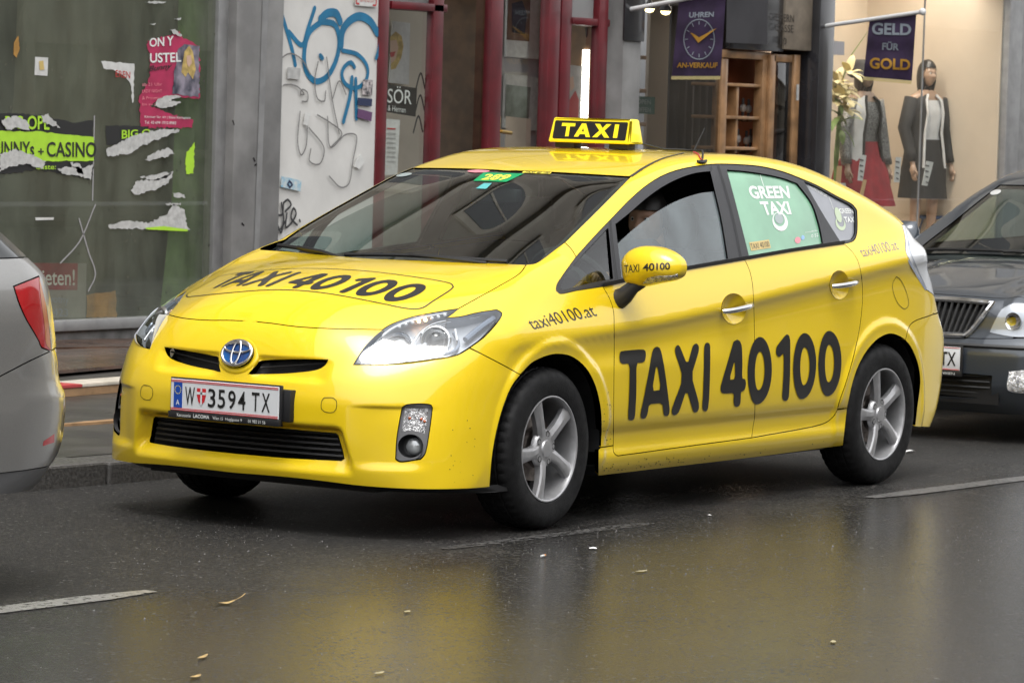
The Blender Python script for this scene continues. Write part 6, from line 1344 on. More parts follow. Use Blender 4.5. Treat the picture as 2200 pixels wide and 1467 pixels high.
for i, P in enumerate(([(5, 500), (60, 480), (110, 500), (125, 540), (80, 530), (30, 540)], [(0, 640), (60, 620), (130, 640), (190, 670), (180, 700), (110, 680), (40, 690), (0, 715)], [(240, 700), (300, 690), (335, 700), (385, 680), (378, 748), (330, 730), (255, 718)], [(170, 480), (200, 470), (235, 515), (250, 530), (180, 510)], [(290, 675), (330, 680), (345, 725), (325, 720)])): fsheet('torn_patch', [rag(zA(P), 2.5, 4, 10+i)], YP-.009, 'paper_torn', p1)
p2 = props(fsheet('poster', [rag(zA([(440, 520), (620, 527), (600, 545), (540, 575), (500, 600), (440, 600)]), 2, 6, 5)], YP, 'poster_black'), 'torn black scrap reading BIG with a long white tear below the pink poster', 'poster'); ftext('poster_text', 'BIG O', (zA([(505, 577)])[0], zA([(625, 560)])[0], zA([(625, 536)])[0], zA([(505, 540)])[0]), YP-.004, 'poster_lime', p2, bold=.02)
for i, P in enumerate(([(440, 620), (500, 590), (560, 560), (680, 535), (745, 540), (680, 570), (600, 600), (530, 640), (450, 650)], [(600, 660), (650, 630), (700, 612), (725, 640), (690, 650), (620, 668)], [(540, 790), (570, 750), (650, 745), (720, 712), (700, 760), (640, 790), (560, 808)], [(580, 735), (640, 725), (720, 712), (690, 740), (640, 752)])): fsheet('torn_patch', [rag(zA(P), 2.5, 4, 30+i)], YP-.006, 'paper_torn', p2)
p3 = props(fsheet('poster', [rag(zA([(450, 935), (530, 915), (620, 925), (700, 880), (720, 845), (765, 870), (775, 935), (790, 955), (700, 950), (600, 950), (450, 945)]), 2.5, 4, 41)], YP, 'paper_torn'), 'white torn poster remains with a lime edge low on the window', 'poster'); fsheet('poster_band', [zA([(600, 945), (680, 938), (780, 952), (778, 960), (610, 952)])], YP-.003, 'poster_lime', p3)
for i, P in enumerate(([(715, 800), (765, 805), (770, 822), (720, 815)], [(685, 845), (750, 842), (750, 852), (690, 852)])): fsheet('torn_patch', [rag(zA(P), 2, 4, 60+i)], YP, 'paper_torn', p3)
p4 = props(fsheet('poster', [rag(zA([(610, 170), (700, 150), (745, 130), (760, 160), (828, 190), (826, 410), (720, 400), (660, 410), (620, 440), (700, 470), (800, 500), (798, 532), (580, 528), (578, 400), (615, 340), (625, 260)]), 3, 5, 7)], YP, 'poster_pink'), 'torn pink party poster with a blond figure in dark clothes', 'poster')
fsheet('poster_photo', [rag(zA([(740, 200), (765, 185), (828, 192), (826, 405), (715, 390), (720, 310)]), 2, 6, 8)], YP-.003, 'poster_dark', p4); fsheet('poster_hair', [zA([(765, 215), (785, 190), (800, 215), (812, 290), (800, 330), (780, 300), (770, 320), (752, 300)])], YP-.005, 'blond', p4); fsheet('poster_face', [zA([(774, 232), (792, 230), (796, 262), (784, 280), (775, 265)])], YP-.007, 'skin_print', p4)
ftext('poster_text', 'USTEL', (zA([(622, 262)])[0], zA([(752, 258)])[0], zA([(750, 218)])[0], zA([(622, 222)])[0]), YP-.005, 'print_white', p4, bold=.02); ftext('poster_text', 'ON Y', (zA([(620, 196)])[0], zA([(720, 190)])[0], zA([(720, 150)])[0], zA([(620, 160)])[0]), YP-.005, 'print_white', p4, bold=.02); ftext('poster_text', 'Bunny', (zA([(615, 305)])[0], zA([(712, 290)])[0], zA([(715, 262)])[0], zA([(618, 275)])[0]), YP-.005, 'poster_black', p4, shear=.3, bold=.015)
for k, s in enumerate(('Kärtner Str. 61 | Ecke Karlsplatz', 'Tel. 43 699 1910 8983')): ftext('poster_text', s, (zA([(600, 492+k*22)])[0], zA([(790-k*60, 497+k*20)])[0], zA([(790-k*60, 485+k*20)])[0], zA([(600, 480+k*22)])[0]), YP-.005, 'print_white', p4)
for k in range(4): ftext('poster_text', ('ab 21 Uhr', 'LADY NIGHT', '& Prosecco', 'bis zu spät')[k], (zA([(590, 358+k*28)])[0], zA([(672, 356+k*28)])[0], zA([(672, 344+k*28)])[0], zA([(590, 344+k*28)])[0]), YP-.005, 'print_pink', p4)
for i, P in enumerate(([(655, 410), (700, 398), (760, 398), (700, 420), (750, 425), (690, 450), (640, 440)], [(600, 10), (640, 5), (690, 8), (650, 18)], [(620, 100), (645, 95), (642, 106)], [(720, 80), (752, 74), (750, 84)], [(705, 125), (725, 122), (755, 150), (735, 150)])): fsheet('torn_patch', [rag(zA(P), 2, 4, 80+i)], YP-.009, 'paper_torn', p4)
p5 = props(fsheet('poster', [rag(zA([(420, 255), (556, 265), (553, 425), (548, 428), (545, 360), (520, 320), (470, 290), (430, 285)]), 1.5, 6, 9)], YP, 'paper_white'), 'torn corner of a white sheet with red letters between the posters', 'poster'); ftext('poster_text', 'EREN', (zA([(480, 320)])[0], zA([(540, 326)])[0], zA([(540, 298)])[0], zA([(480, 292)])[0]), YP-.004, 'st_red', p5)
p6 = props(fsheet('poster', [zA([(146, 237), (200, 240), (197, 316), (143, 312)])], YP, 'paper_white'), 'small white card with a yellow flower picture on the left window', 'card'); fsheet('card_print', [zA([(162, 255), (180, 252), (184, 290), (165, 292)])], YP-.003, 'label_yellow', p6)
p7 = props(fsheet('poster', [rag(zA([(770, 660), (775, 630), (800, 600), (808, 590), (803, 720), (772, 722)]), 1.5, 5, 11)], YP, 'poster_lime'), 'thin lime green scrap at the right edge of the left window', 'poster')
p8 = props(fsheet('scrap', [rag(zA([(58, 180), (75, 150), (82, 200), (70, 240), (56, 225)]), 1, 5, 12)], YP, 'orange_paper'), 'small orange paper scrap high on the left window', 'paper scrap')
p9 = props(fsheet('scrap', [zA([(146, 902), (224, 902), (222, 912), (148, 914)])], YP, 'paper_white'), 'narrow white paper strip on the left window above the silver car', 'paper scrap')
rr_ = np.random.RandomState(5); V = []; F = []
for k in range(130):
    a, b = rr_.uniform(0, 900), rr_.uniform(0, 1290); q = zA([(a, b), (a+rr_.uniform(2, 7), b+rr_.uniform(1, 5)), (a+rr_.uniform(-2, 4), b+rr_.uniform(6, 18))]); n0 = len(V); V += [tuple(at_y(x, y, YP+.001)) for x, y in q]; F.append((n0, n0+1, n0+2))
o = mesh('glue_spots', V, F, 'olive_board', None); props(o, 'dark glue and dirt spots dotted over the vacant window', 'dirt', kind='stuff')
ps = props(fpoly('rental_sign', zA([(95, 1090), (356, 1092), (352, 1318), (80, 1318)]), YW+.03, 'sign_faded', None, .006), 'faded white board with a red header reading mieten! behind the glass', 'sign')
fsheet('sign_header', [zA([(95, 1090), (323, 1092), (321, 1203), (90, 1200)])], YW+.022, 'sign_red', ps); ftext('sign_text', 'mieten!', (zA([(128, 1182)])[0], zA([(310, 1184)])[0], zA([(310, 1118)])[0], zA([(128, 1116)])[0]), YW+.02, 'print_white', ps, bold=.01); ftext('sign_text', 'Nowotny', (zA([(150, 1262)])[0], zA([(285, 1268)])[0], zA([(285, 1226)])[0], zA([(150, 1220)])[0]), YW+.02, 'lamp_greyblue', ps); ftext('sign_text', '50 423', (zA([(165, 1310)])[0], zA([(282, 1312)])[0], zA([(282, 1280)])[0], zA([(165, 1278)])[0]), YW+.02, 'lamp_greyblue', ps)
po = props(fsheet('poster', [rag(zA([(360, 1225), (420, 1215), (480, 1205), (484, 1316), (356, 1316)]), 2, 8, 21)], YW+.03, 'orange_paper'), 'faded orange poster behind the glass above the window sill', 'poster')
# ------------------------------------------------------------------ mannequins, flowers and flags
mat('cloth_white', (.62, .62, .63), .7, noise=.08, nscale=14); mat('cloth_black', (.016, .016, .018), .75, noise=.3, nscale=10); mat('cloth_red', (.26, .008, .018), .7, noise=.2, nscale=10); mat('sequins', (.35, .34, .33), .3, .6, noise=.8, nscale=110, col2=(.04, .04, .04), bump=.5, bscale=150); mat('hat_dark', (.03, .028, .03), .8); mat('hat_orange', (.34, .06, .02), .8); mat('hair_brown', (.035, .02, .015), .4)
def mannequin(name, px_top, py_top, yy, label, jacket, top, skirt, skirt_len, hat=None, hair=None, sleeve=None, turn=0.0, trousers=False, pose=0, flare=1.0):
    t = at_y(px_top, py_top, yy); zf = .47; H = float(t[2])-zf; k = H/1.76; e = empty(name, (float(t[0]), yy, zf), label, 'mannequin', None, turn)
    # local frame: facing -y, x across
    P = lambda x, y, z: (x*k, y*k, z*k)
    J = [P(0, 0, .98), P(0, 0, 1.14), P(0, -.01, 1.32), P(0, 0, 1.46), P(0, -.005, 1.55), P(-.17, 0, 1.42), P(-.25, .0, 1.15), P(-.26, -.06-.10*pose, .92), P(-.27, -.09-.12*pose, .80), P(.17, 0, 1.42), P(.25, 0, 1.15), P(.26, -.05, .92), P(.27, -.08, .80), P(-.09, 0, .92), P(-.095, -.015, .50), P(-.09, .01, .09), P(-.09, -.09, .05), P(.09, 0, .92), P(.10, -.03, .50), P(.10, 0, .09), P(.10, -.10, .05)]
    E = [(0, 1), (1, 2), (2, 3), (3, 4), (3, 5), (5, 6), (6, 7), (7, 8), (3, 9), (9, 10), (10, 11), (11, 12), (0, 13), (13, 14), (14, 15), (15, 16), (0, 17), (17, 18), (18, 19), (19, 20)]
    rd = [(.13, .10), (.115, .09), (.14, .10), .065, .048, .055, .042, .034, .022, .055, .042, .034, .022, .085, .055, .036, .025, .085, .055, .036, .025]
    rd = [tuple(a*k for a in r) if hasattr(r, '__len__') else r*k for r in rd]
    skin_mesh('body', J, E, rd, 'skin_mannequin', e)
    h = head_mesh('head', P(0, -.015, 1.655), -math.pi/2, .95*k, 'skin_mannequin', e)
    if hair: hair_cap(h, hair, length=.13)
    if hat:
        loft('hat', [(0, 0, 1.63*k, .112*k, .115*k), (0, 0, 1.66*k, .16*k, .16*k), (0, 0, 1.68*k, .115*k, .12*k), (0, .01, 1.75*k, .105*k, .11*k), (0, .02, 1.80*k, .06*k, .07*k)], hat, e, 28)
    if top: loft('top', [(0, 0, .96*k, .165*k, .125*k), (0, 0, 1.12*k, .140*k, .110*k), (0, -.015*k, 1.30*k, .168*k, .130*k), (0, -.005*k, 1.42*k, .150*k, .095*k)], top, e, 48, caps=False, sq=2.3, wr=.012, wn=7)
    if skirt and not trousers: loft('skirt', [(0, 0, (1.04-skirt_len)*k, .24*k*flare, .18*k*flare), (0, 0, .80*k, .215*k*(1+flare)/2, .165*k*(1+flare)/2), (0, 0, .94*k, .185*k, .145*k), (0, 0, 1.06*k, .155*k, .125*k)], skirt, e, 64, caps=False, sq=2.2, wr=.035, wn=11)
    if trousers:
        for s in (-1, 1): tube('trouser_leg', [P(s*.09, 0, .98), P(s*.10, -.01, .5), P(s*.10, .01, .12)], [.115*k, .085*k, .075*k], skirt, e, 14, 180)
    if jacket:
        n = 40; rings = []; V = []; F = []
        for (z, rx, ry) in ((.80, .225, .175), (.95, .205, .16), (1.12, .175, .14), (1.30, .195, .155), (1.42, .185, .125), (1.47, .10, .085)):
            op = .62 if z < 1.2 else .50                                # open at the front
            for t_ in np.linspace(-math.pi/2+op, 1.5*math.pi-op, n): V.append(P(rx*math.cos(t_), ry*math.sin(t_)-.005, z))
        for i in range(5):
            for j in range(n-1): F.append((i*n+j, i*n+j+1, (i+1)*n+j+1, (i+1)*n+j))
        jk = mesh('jacket', V, F, jacket, e, True)
        for s, idx in ((-1, 0), (1, n-1)): tube('lapel', [V[idx+n*i] for i in range(6)], .013*k, 'cloth_black' if jacket != 'cloth_black' else 'cloth_white', jk, 6)
        for s in (-1, 1): tube('sleeve', [P(s*.165, 0, 1.43), P(s*.25, 0, 1.16), P(s*.262, -.05-(.1*pose if s < 0 else 0), .93), P(s*.268, -.07-(.1*pose if s < 0 else 0), .85)], [.075*k, .062*k, .052*k, .050*k], sleeve or jacket, jk, 14, 180)
    for s in (-1, 1):
        q = np.array(P(s*.27, -.085-(.12*pose if s < 0 else 0), .80)); hn = tube('hand', [q+[0, 0, .03], q+[0, -.005, -.02], q+[0, -.012, -.06]], [.020*k, .034*k, .024*k], 'skin_mannequin', e, 8, 180)
        for j in range(4): tube('finger', [q+[0, (j-1.5)*.014-.01, -.055], q+[-s*.006, (j-1.5)*.015-.016, -.09], q+[-s*.015, (j-1.5)*.015-.022, -.118+abs(j-1.4)*.006]], [.009*k, .008*k, .006*k], 'skin_mannequin', hn, 6, 180)
        tube('thumb', [q+[0, -.03, -.02], q+[-s*.005, -.05, -.045], q+[-s*.008, -.055, -.07]], [.010*k, .009*k, .007*k], 'skin_mannequin', hn, 6, 180)
    return e
mannequin('mannequin', 1858, 138, 6.80, 'mannequin in a dark hat, white blazer, sequin top and flared red skirt', 'cloth_white', 'sequins', 'cloth_red', .56, hat='hat_dark', hair='hair_brown', sleeve='sequins', turn=R(-14), flare=1.45)
mannequin('mannequin', 1992, 136, 6.98, 'black haired mannequin in a dark blazer, white top and dark skirt', 'cloth_black', 'cloth_white', 'cloth_black', .52, hair='hair_black', turn=R(-20), pose=.6)
# price tags hung in front of the clothes
mat('tag_print', (.08, .08, .09), .7)
for k, (P, lb) in enumerate((([(1848, 333), (1861, 334), (1853, 389), (1842, 388)], 'white price tag hanging on the red skirt'), ([(1924, 338), (1936, 338), (1932, 392), (1920, 392)], 'white price tag between the blazer and the dark suit'), ([(1990, 346), (2005, 349), (1992, 400), (1980, 398)], 'tilted white price tag on the dark skirt'))):
    tg = props(fpoly('price_tag', P, 6.60, 'paper_white', None, .003), lb, 'price tag')
    c0 = np.mean(P, 0)
    for j in range(4): fstroke('tag_print', [[(c0[0]-3+(1.5-j)*-.6, c0[1]-18+j*12), (c0[0]+3+(1.5-j)*.6, c0[1]-16+j*12)]], .012, 6.593, 'tag_print', tg)
mat('tag_wood', (.55, .36, .18), .7)
for P, lb in (([(1798, 357), (1807, 357), (1804, 396), (1795, 395)], 'light wooden stick left of the red skirt'), ([(1854, 386), (1860, 387), (1852, 424), (1846, 422)], 'light wooden stick below the price tag on the red skirt')): props(fpoly('wooden_stick', P, 6.60, 'tag_wood', None, .01), lb, 'stick')
# stool and bouquet
stl = empty('display_stool', tuple(at_y(2002, 470, 7.0)), 'thin legged blue stool beside the dark suited mannequin', 'stool'); zz = float(at_y(2002, 470, 7.0)[2]); mat('blue_metal', (.05, .09, .2), .4, .5)
lathe('seat', [(.001, .03), (.14, .03), (.15, .02), (.15, .0), (.001, .0)], 'blue_metal', stl, 20, 'z', (0, 0, .0))
for a in range(4): tube('leg', [(.08*math.cos(a*1.57+.5), .08*math.sin(a*1.57+.5), 0), (.17*math.cos(a*1.57+.5), .17*math.sin(a*1.57+.5), .47-zz)], .010, 'blue_metal', stl, 6)
mat('petal', (.72, .62, .34), .6, noise=.15, nscale=12); mat('leaf_green', (.16, .24, .06), .6, noise=.3, nscale=10)
fc = at_y(1806, 205, 6.75); fl = empty('flower_bouquet', tuple(fc), 'tall bouquet of large pale yellow lilies left of the mannequins', 'flowers'); rgf = random.Random(4)
def petal(o, d, L, w, m_, nm='petal'):
    d = np.array(d, float); d /= np.linalg.norm(d); s = np.cross(d, [0, 0, 1]); s /= (np.linalg.norm(s) or 1); u = np.cross(s, d); V = []; F = []
    for i, (t_, ww, b) in enumerate(((0, .25, 0), (.3, .9, .06), (.6, 1, .05), (.85, .6, -.04), (1, .06, -.14))):
        for a in (-1, 0, 1): V.append(np.array(o)+d*L*t_+s*a*w*ww/2+u*(b*L-(abs(a)*w*.10)))
    for i in range(4):
        for a in range(2): F.append((3*i+a, 3*i+a+1, 3*i+4+a, 3*i+3+a))
    mesh(nm, V, F, m_, fl, True)
for k in range(7):
    o = (rgf.uniform(-.16, .14), rgf.uniform(-.10, .06), rgf.uniform(-.20, .22)); ax = rgf.uniform(0, 6.28)
    for j in range(6): a = ax+j*1.047; petal(o, (math.cos(a), math.sin(a)*.6-.5, .55*math.sin(a)+.2), rgf.uniform(.13, .19), .075, 'petal')
for k in range(9): petal((rgf.uniform(-.12, .1), rgf.uniform(-.05, .1), rgf.uniform(-.3, 0)), (rgf.uniform(-1, 1), rgf.uniform(-.6, .3), rgf.uniform(-.6, .5)), rgf.uniform(.18, .3), .06, 'leaf_green', 'leaf')
for k in range(3): tube('stem', [(.02*k-.02, 0, -.1), (.03*k-.03, .02, -.5), (.0, .03, -1.05)], .008, 'leaf_green', fl, 6)
tube('grass_blade', [(0, 0, .1), (.08, -.05, .35), (.22, -.12, .55)], [.008, .006, .002], 'leaf_green', fl, 6)
lathe('vase', [(.06, -1.25), (.08, -1.24), (.09, -.9), (.07, -.75), (.065, -.75)], 'paper_grey', fl, 20, 'z')
# --- flags
mat('flag_purple', (.030, .016, .048), .75, noise=.25, nscale=10); mat('flag_silver', (.26, .30, .34), .45, .3); mat('flag_gold', (.50, .27, .04), .45, .3); mat('fringe', (.52, .44, .20), .8); mat('pole_white', (.66, .66, .66), .4)
def flag(label, bracket, tip, corners, texts, clock=None):
    b3 = at_y(*bracket, YW-.1); X0 = float(b3[0]); f = empty('hanging_flag', (0, 0, 0), label, 'flag')
    A = lambda p, q, d=0.0: np.array(at_x(p, q, X0+d))
    tube('flag_pole', [b3+[0, .05, -.003], A(*tip)], .018, 'pole_white', f, 10); box('pole_bracket', X0-.03, X0+.03, YW-.135, YW-.08, b3[2]-.13, b3[2]+.10, 'pole_white', f, .005); bm = bmesh.new(); bmesh.ops.create_uvsphere(bm, u_segments=12, v_segments=8, radius=.03); t3 = A(*tip)
    for v in bm.verts: v.co = v.co+Vector(t3)
    from_bm('pole_finial', bm, 'pole_white', f, 180)
    TL, TR, BR, BL = corners; V = []; F = []; nu, nv = 14, 12
    def rip(u, v): return .014*math.sin(u*9+v*2)*v+.006*math.sin(v*14)
    for j in range(nv+1):
        for i in range(nu+1):
            u, v = i/nu, j/nv; p = quad_map([(u, 1-v)], BL, BR, TR, TL)[0]; V.append(A(p[0], p[1], rip(u, v)))
    for j in range(nv):
        for i in range(nu): a = j*(nu+1)+i; F.append((a, a+1, a+nu+2, a+nu+1))
    cl = mesh('flag_cloth', V, F, 'flag_purple', f, True)
    def on(Q, d=-.006):
        out = []
        T = np.array([TL, TR, BR, BL], float)
        for p in Q:
            # invert the quad approximately for the ripple
            v = np.clip((p[1]-T[:2, 1].mean())/(T[2:, 1].mean()-T[:2, 1].mean()), 0, 1); l = T[0]+(T[3]-T[0])*v; r_ = T[1]+(T[2]-T[1])*v; u = np.clip((p[0]-l[0])/(r_[0]-l[0]), 0, 1); out.append(A(p[0], p[1], rip(u, v)+d))
        return out
    for s, q, m_ in texts:
        V2, F2 = unit_text(s, bold=.03); mesh('flag_text', on(quad_map(V2, *q)), F2, m_, cl)
    if clock:
        cx, cy, rx, ry = clock; V2, F2 = poly_tri([ell(cx, cy, rx, ry), ell(cx, cy, rx-2.2, ry-2.2)]); mesh('clock_ring', on(V2), F2, 'flag_silver', cl)
        for h in range(12): a = h*math.pi/6; V2, F2 = stroke2d([[np.array([cx+rx*.72*math.sin(a), cy-ry*.72*math.cos(a)]), np.array([cx+rx*.88*math.sin(a), cy-ry*.88*math.cos(a)])]], 1.6, 4); mesh('clock_mark', on(V2), F2, 'flag_silver', cl)
        mesh('clock_hand', on([(cx-2, cy+8), (cx-19, cy-14), (cx-14, cy-13), (cx, cy-4)]), [(0, 1, 2, 3)], 'flag_gold', cl); mesh('clock_hand', on([(cx-2, cy+8), (cx, cy-4), (cx+30, cy-20), (cx+38, cy-24)], -.009), [(0, 1, 2, 3)], 'flag_gold', cl)
    V = []; F = []
    for i in range(46):
        u = i/46; p = quad_map([(u, 0)], BL, BR, TR, TL)[0]; p2 = quad_map([(u+.016, 0)], BL, BR, TR, TL)[0]; n0 = len(V); V += [A(p[0], p[1], rip(u, 1)-.004), A(p2[0], p2[1], rip(u, 1)-.004), A(p2[0]-.5, p2[1]+7, rip(u, 1)-.004), A(p[0]-.8, p[1]+7.5, rip(u, 1)-.004)]; F.append((n0, n0+1, n0+2, n0+3))
    o = mesh('flag_fringe', V, F, 'fringe', cl); o['kind'] = 'stuff'
flag('purple flag with a clock face reading UHREN AN-VERKAUF on a white pole', (1341, 25), (1590, -24), ((1459, 1), (1560, -14), (1548, 164), (1443, 164)), [('UHREN', ((1480, 39), (1533, 37), (1534, 26), (1481, 27)), 'flag_silver'), ('AN-VERKAUF', ((1454, 146), (1541, 147), (1542, 135), (1455, 135)), 'flag_gold')], (1502, 85, 34, 44))
flag('purple flag reading GELD FÜR GOLD on a white pole', (1756, 60), (1982, 26), ((1868, 43), (1969, 29), (1959, 174), (1855, 165)), [('GELD', ((1873, 75), (1957, 77), (1958, 52), (1874, 49)), 'flag_silver'), ('FÜR', ((1895, 108), (1931, 109), (1932, 91), (1896, 89)), 'flag_silver'), ('GOLD', ((1868, 148), (1955, 152), (1956, 128), (1869, 124)), 'flag_gold')])
# ------------------------------------------------------------------ the dark estate car behind the taxi
mat('car_grey', (.060, .070, .085), .28, .35, coat=1.0, coatr=.02); mat('car_silver', (.34, .335, .325), .32, .65, coat=1.0, coatr=.03, noise=.05, nscale=300); mat('car_plastic', (.035, .036, .038), .5); mat('tail_red', (.42, .008, .012), .12, coat=1.0); mat('tail_orange', (.50, .14, .01), .15, coat=1.0); mat('wiper_black', (.012, .012, .012), .5)
OX, OY = 5.05, .23
def oct_field():
    pz = lambda z: np.interp(z, ZZ, PZ)
    ZZ = np.linspace(.1, 1.0, 181); PZ = gsmooth(pchip([.1, .15, .22, .32, .45, .50, .54, .58, .66, .72, .78, 1.0], [.16, .10, .04, 0, 0, .012, .035, .05, .06, .075, .11, .3], ZZ), 2, 0)
    YY = np.linspace(0, 1.0, 201); BW = gsmooth(pchip([0, .3, .5, .65, .75, .82, .87, .9, 1.0], [0, .012, .045, .11, .20, .32, .50, .68, 1.2], YY), 4, 0)
    XX = np.linspace(-.3, 4.8, 511); HD_ = gsmooth(pchip([-.3, 0, .08, .15, .3, .6, .9, 1.2, 1.5, 4.8], [.55, .69, .735, .765, .80, .852, .893, .925, .95, 1.0], XX), 3, 0)
    WS_ = gsmooth(pchip([-.3, .9, 1.1, 1.5, 1.9, 2.1, 2.4, 3.0, 3.6, 4.0, 4.8], [.3, .80, .915, 1.11, 1.30, 1.37, 1.41, 1.405, 1.37, 1.29, .88], XX), 4, 0)
    ZS = np.linspace(.1, 1.6, 301); SS = gsmooth(pchip([.1, .2, .3, .5, .7, .78, .9, .96, 1.2, 1.42, 1.6], [.78, .84, .872, .886, .884, .886, .862, .84, .735, .60, .45], ZS), 3, 0)
    def G(x, y, z, top='all'):
        X = x-OX; hd = np.interp(X, XX, HD_)-.055*(y/.7)**2-.012*sstep(.30, .38, y)*sstep(.1, .6, X)+.010*sstep(.52, .47, y)*sstep(.42, .47, y); w = np.interp(X-.08*(y/.65)**2, XX, WS_)-.01*(y/.6)**2
        t = {'all': np.maximum(hd, w), 'hood': hd, 'ws': w}[top]
        gf = (OX+np.interp(z, ZZ, PZ)+np.interp(y, YY, BW)-x)*.8; gs = y-np.interp(z, ZS, SS)-.008*sstep(.46, .40, np.sqrt((X-.88)**2+(z-.32)**2))
        return smax(smax(smax(gs, gf, .06), x-OX-4.55+.25*(y/.85)**4, .1), (z-t)*.93, .07)
    return G
OG = oct_field()
octa = empty('parked_car', (OX+2, OY, 0), 'dark grey car with a chrome framed slatted grille parked behind the taxi', 'car'); octa.location = (0, 0, 0)
OB = Body(OG, octa, OY); OB.span = (16.5, 26); OBH = Body(lambda x, y, z: OG(x, y, z, 'hood'), octa, OY); OBH.span = OB.span; OBW = Body(lambda x, y, z: OG(x, y, z, 'ws'), octa, OY); OBW.span = OB.span
def osym(H): H = np.array(H); H[0, 1] = OY; H[-1, 1] = OY; return np.vstack([H, (H[1:-1]*[1, -1, 1]+[0, 2*OY, 0])[::-1]])
def oon(B, P, n): U, w = B.to2d(('par', n), np.asarray(P, float)); return B.to3d(('par', n), U, (w.min()-.25, w.max()+.25))
L3 = lambda *P: crom(np.array([(OX+a, OY-b, c) for a, b, c in P]), .025)
fx_ = lambda *P: oon(OBH, L3(*P), (-1, 0, 0)); tz_ = lambda B, *P: oon(B, L3(*P), (0, 0, 1)); sy_ = lambda *P: oon(OB, L3(*P), (0, -1, 0))
# grille and lamp outlines
GT = fx_((.08, 0, .725), (.08, .2, .724), (.08, .37, .718)); GS_ = fx_((.08, .37, .718), (.06, .34, .66), (.05, .27, .565), (.05, .25, .548)); GBm = fx_((.05, .25, .548), (.05, .12, .545), (.05, 0, .545))
HLa = fx_((.08, .39, .715), (.10, .40, .64), (.10, .345, .575), (.1, .345, .568)); 
HLo = oon(OBH, crom(np.array([(OX+.1+.3*max(0, q-.5), OY-q, w) for q, w in ((.345, .566), (.372, .62), (.42, .690), (.50, .724), (.60, .727), (.71, .757), (.795, .735), (.815, .66), (.80, .588), (.68, .562), (.50, .549), (.345, .566))]), .03)[:-1], (-.8, -.6, 0))
hood_f = tz_(OBH, (.13, 0, .74), (.135, .2, .74), (.16, .40, .73), (.25, .60, .72)); hood_s = tz_(OBH, (.25, .60, .72), (.5, .66, .8), (.9, .69, .85), (1.2, .70, .9)); hood_r = tz_(OBH, (1.2, .70, .9), (1.14, .4, .92), (1.10, 0, .93))
OBH.panel('bonnet', osym(loop3(hood_f, hood_s, hood_r)), ('par', (-.25, 0, .97)), 'car_grey', grid=.03)
nose = fx_((.1, 0, .735), (.12, .2, .735), (.2, .40, .73)); 
bmp = OBH.panel('front_bumper', osym(loop3(fx_((.0, 0, .535), (.03, .3, .535), (.1, .5, .545)), fx_((.1, .5, .545), (.22, .68, .56), (.36, .80, .57)), oon(OB, L3((.36, .80, .57), (.50, .86, .52), (.53, .87, .35), (.55, .86, .2)), (-.5, -.86, 0)), oon(OB, L3((.55, .86, .2), (.3, .74, .16), (.12, .5, .15), (.08, 0, .15)), (-.8, -.6, 0)))), ('sph', (OX+.9, OY, .45)), 'car_grey', holes=[osym(fx_(*[(.0, y_, z_) for y_, z_ in ((0, .355), (.22, .354), (.42, .35))])[:-1].tolist()+fx_(*[(0, y_, z_) for y_, z_ in ((.42, .35), (.41, .26), (.40, .235))]).tolist()[:-1]+fx_(*[(0, y_, z_) for y_, z_ in ((.40, .235), (.2, .23), (0, .23))]).tolist())], flange=.02, grid=.025)
fa = OBH.panel('front_mask', osym(loop3(hood_f, fx_((.25, .60, .72), (.22, .60, .62), (.1, .5, .545)), fx_((.1, .5, .545), (.03, .3, .535), (0, 0, .535)))), ('sph', (OX+.9, OY, .45)), 'car_grey', holes=[osym(loop3(GT, GS_, GBm))], grid=.02, flange=.03)
gr = OBH.panel('radiator_grille', osym(loop3(GT, GS_, GBm)), ('par', (-1, 0, 0)), 'black_plastic', gap=.004, flange=0, grid=.05, level=-.03)
ch = np.vstack([GT, GS_[1:], GBm[1:]]); 
for sg in (1, -1): tube('grille_chrome', (ch-[.006, 0, 0]) if sg > 0 else (ch-[.006, 0, 0])*[1, -1, 1]+[0, 2*OY, 0], .015, 'chrome', gr, 8)
for k in range(-9, 10):
    y = k*.036; tp = fx_((.08, y, .71), (.08, y*.96, .69)); bt_ = fx_((.05, y*.82, .56), (.05, y*.82, .555)); tube('slat', [tp[0]+[.006, 0, 0], bt_[0]+[.010, 0, 0]], .008, 'car_plastic', gr, 6)
oh = OB.panel('headlamp', HLo, ('sph', (OX+.9, OY, .45)), 'glass_lamp', gap=.003, flange=0, grid=.03, level=.010, mirror=True); o1, o2 = OB.panel('lamp_housing', HLo, ('sph', (OX+.9, OY, .45)), 'reflector', gap=.006, flange=.012, grid=.03, level=.004, mirror=True); o1.parent = oh[0]; o2.parent = oh[1]
c0 = OB.hit([(2178, 690)], .008)[0]; lathe('lamp_bowl', [(.045, -.010), (.040, -.006), (.02, -.004), (.001, -.004)], 'chrome', oh[0], 24, 'x', tuple(c0))
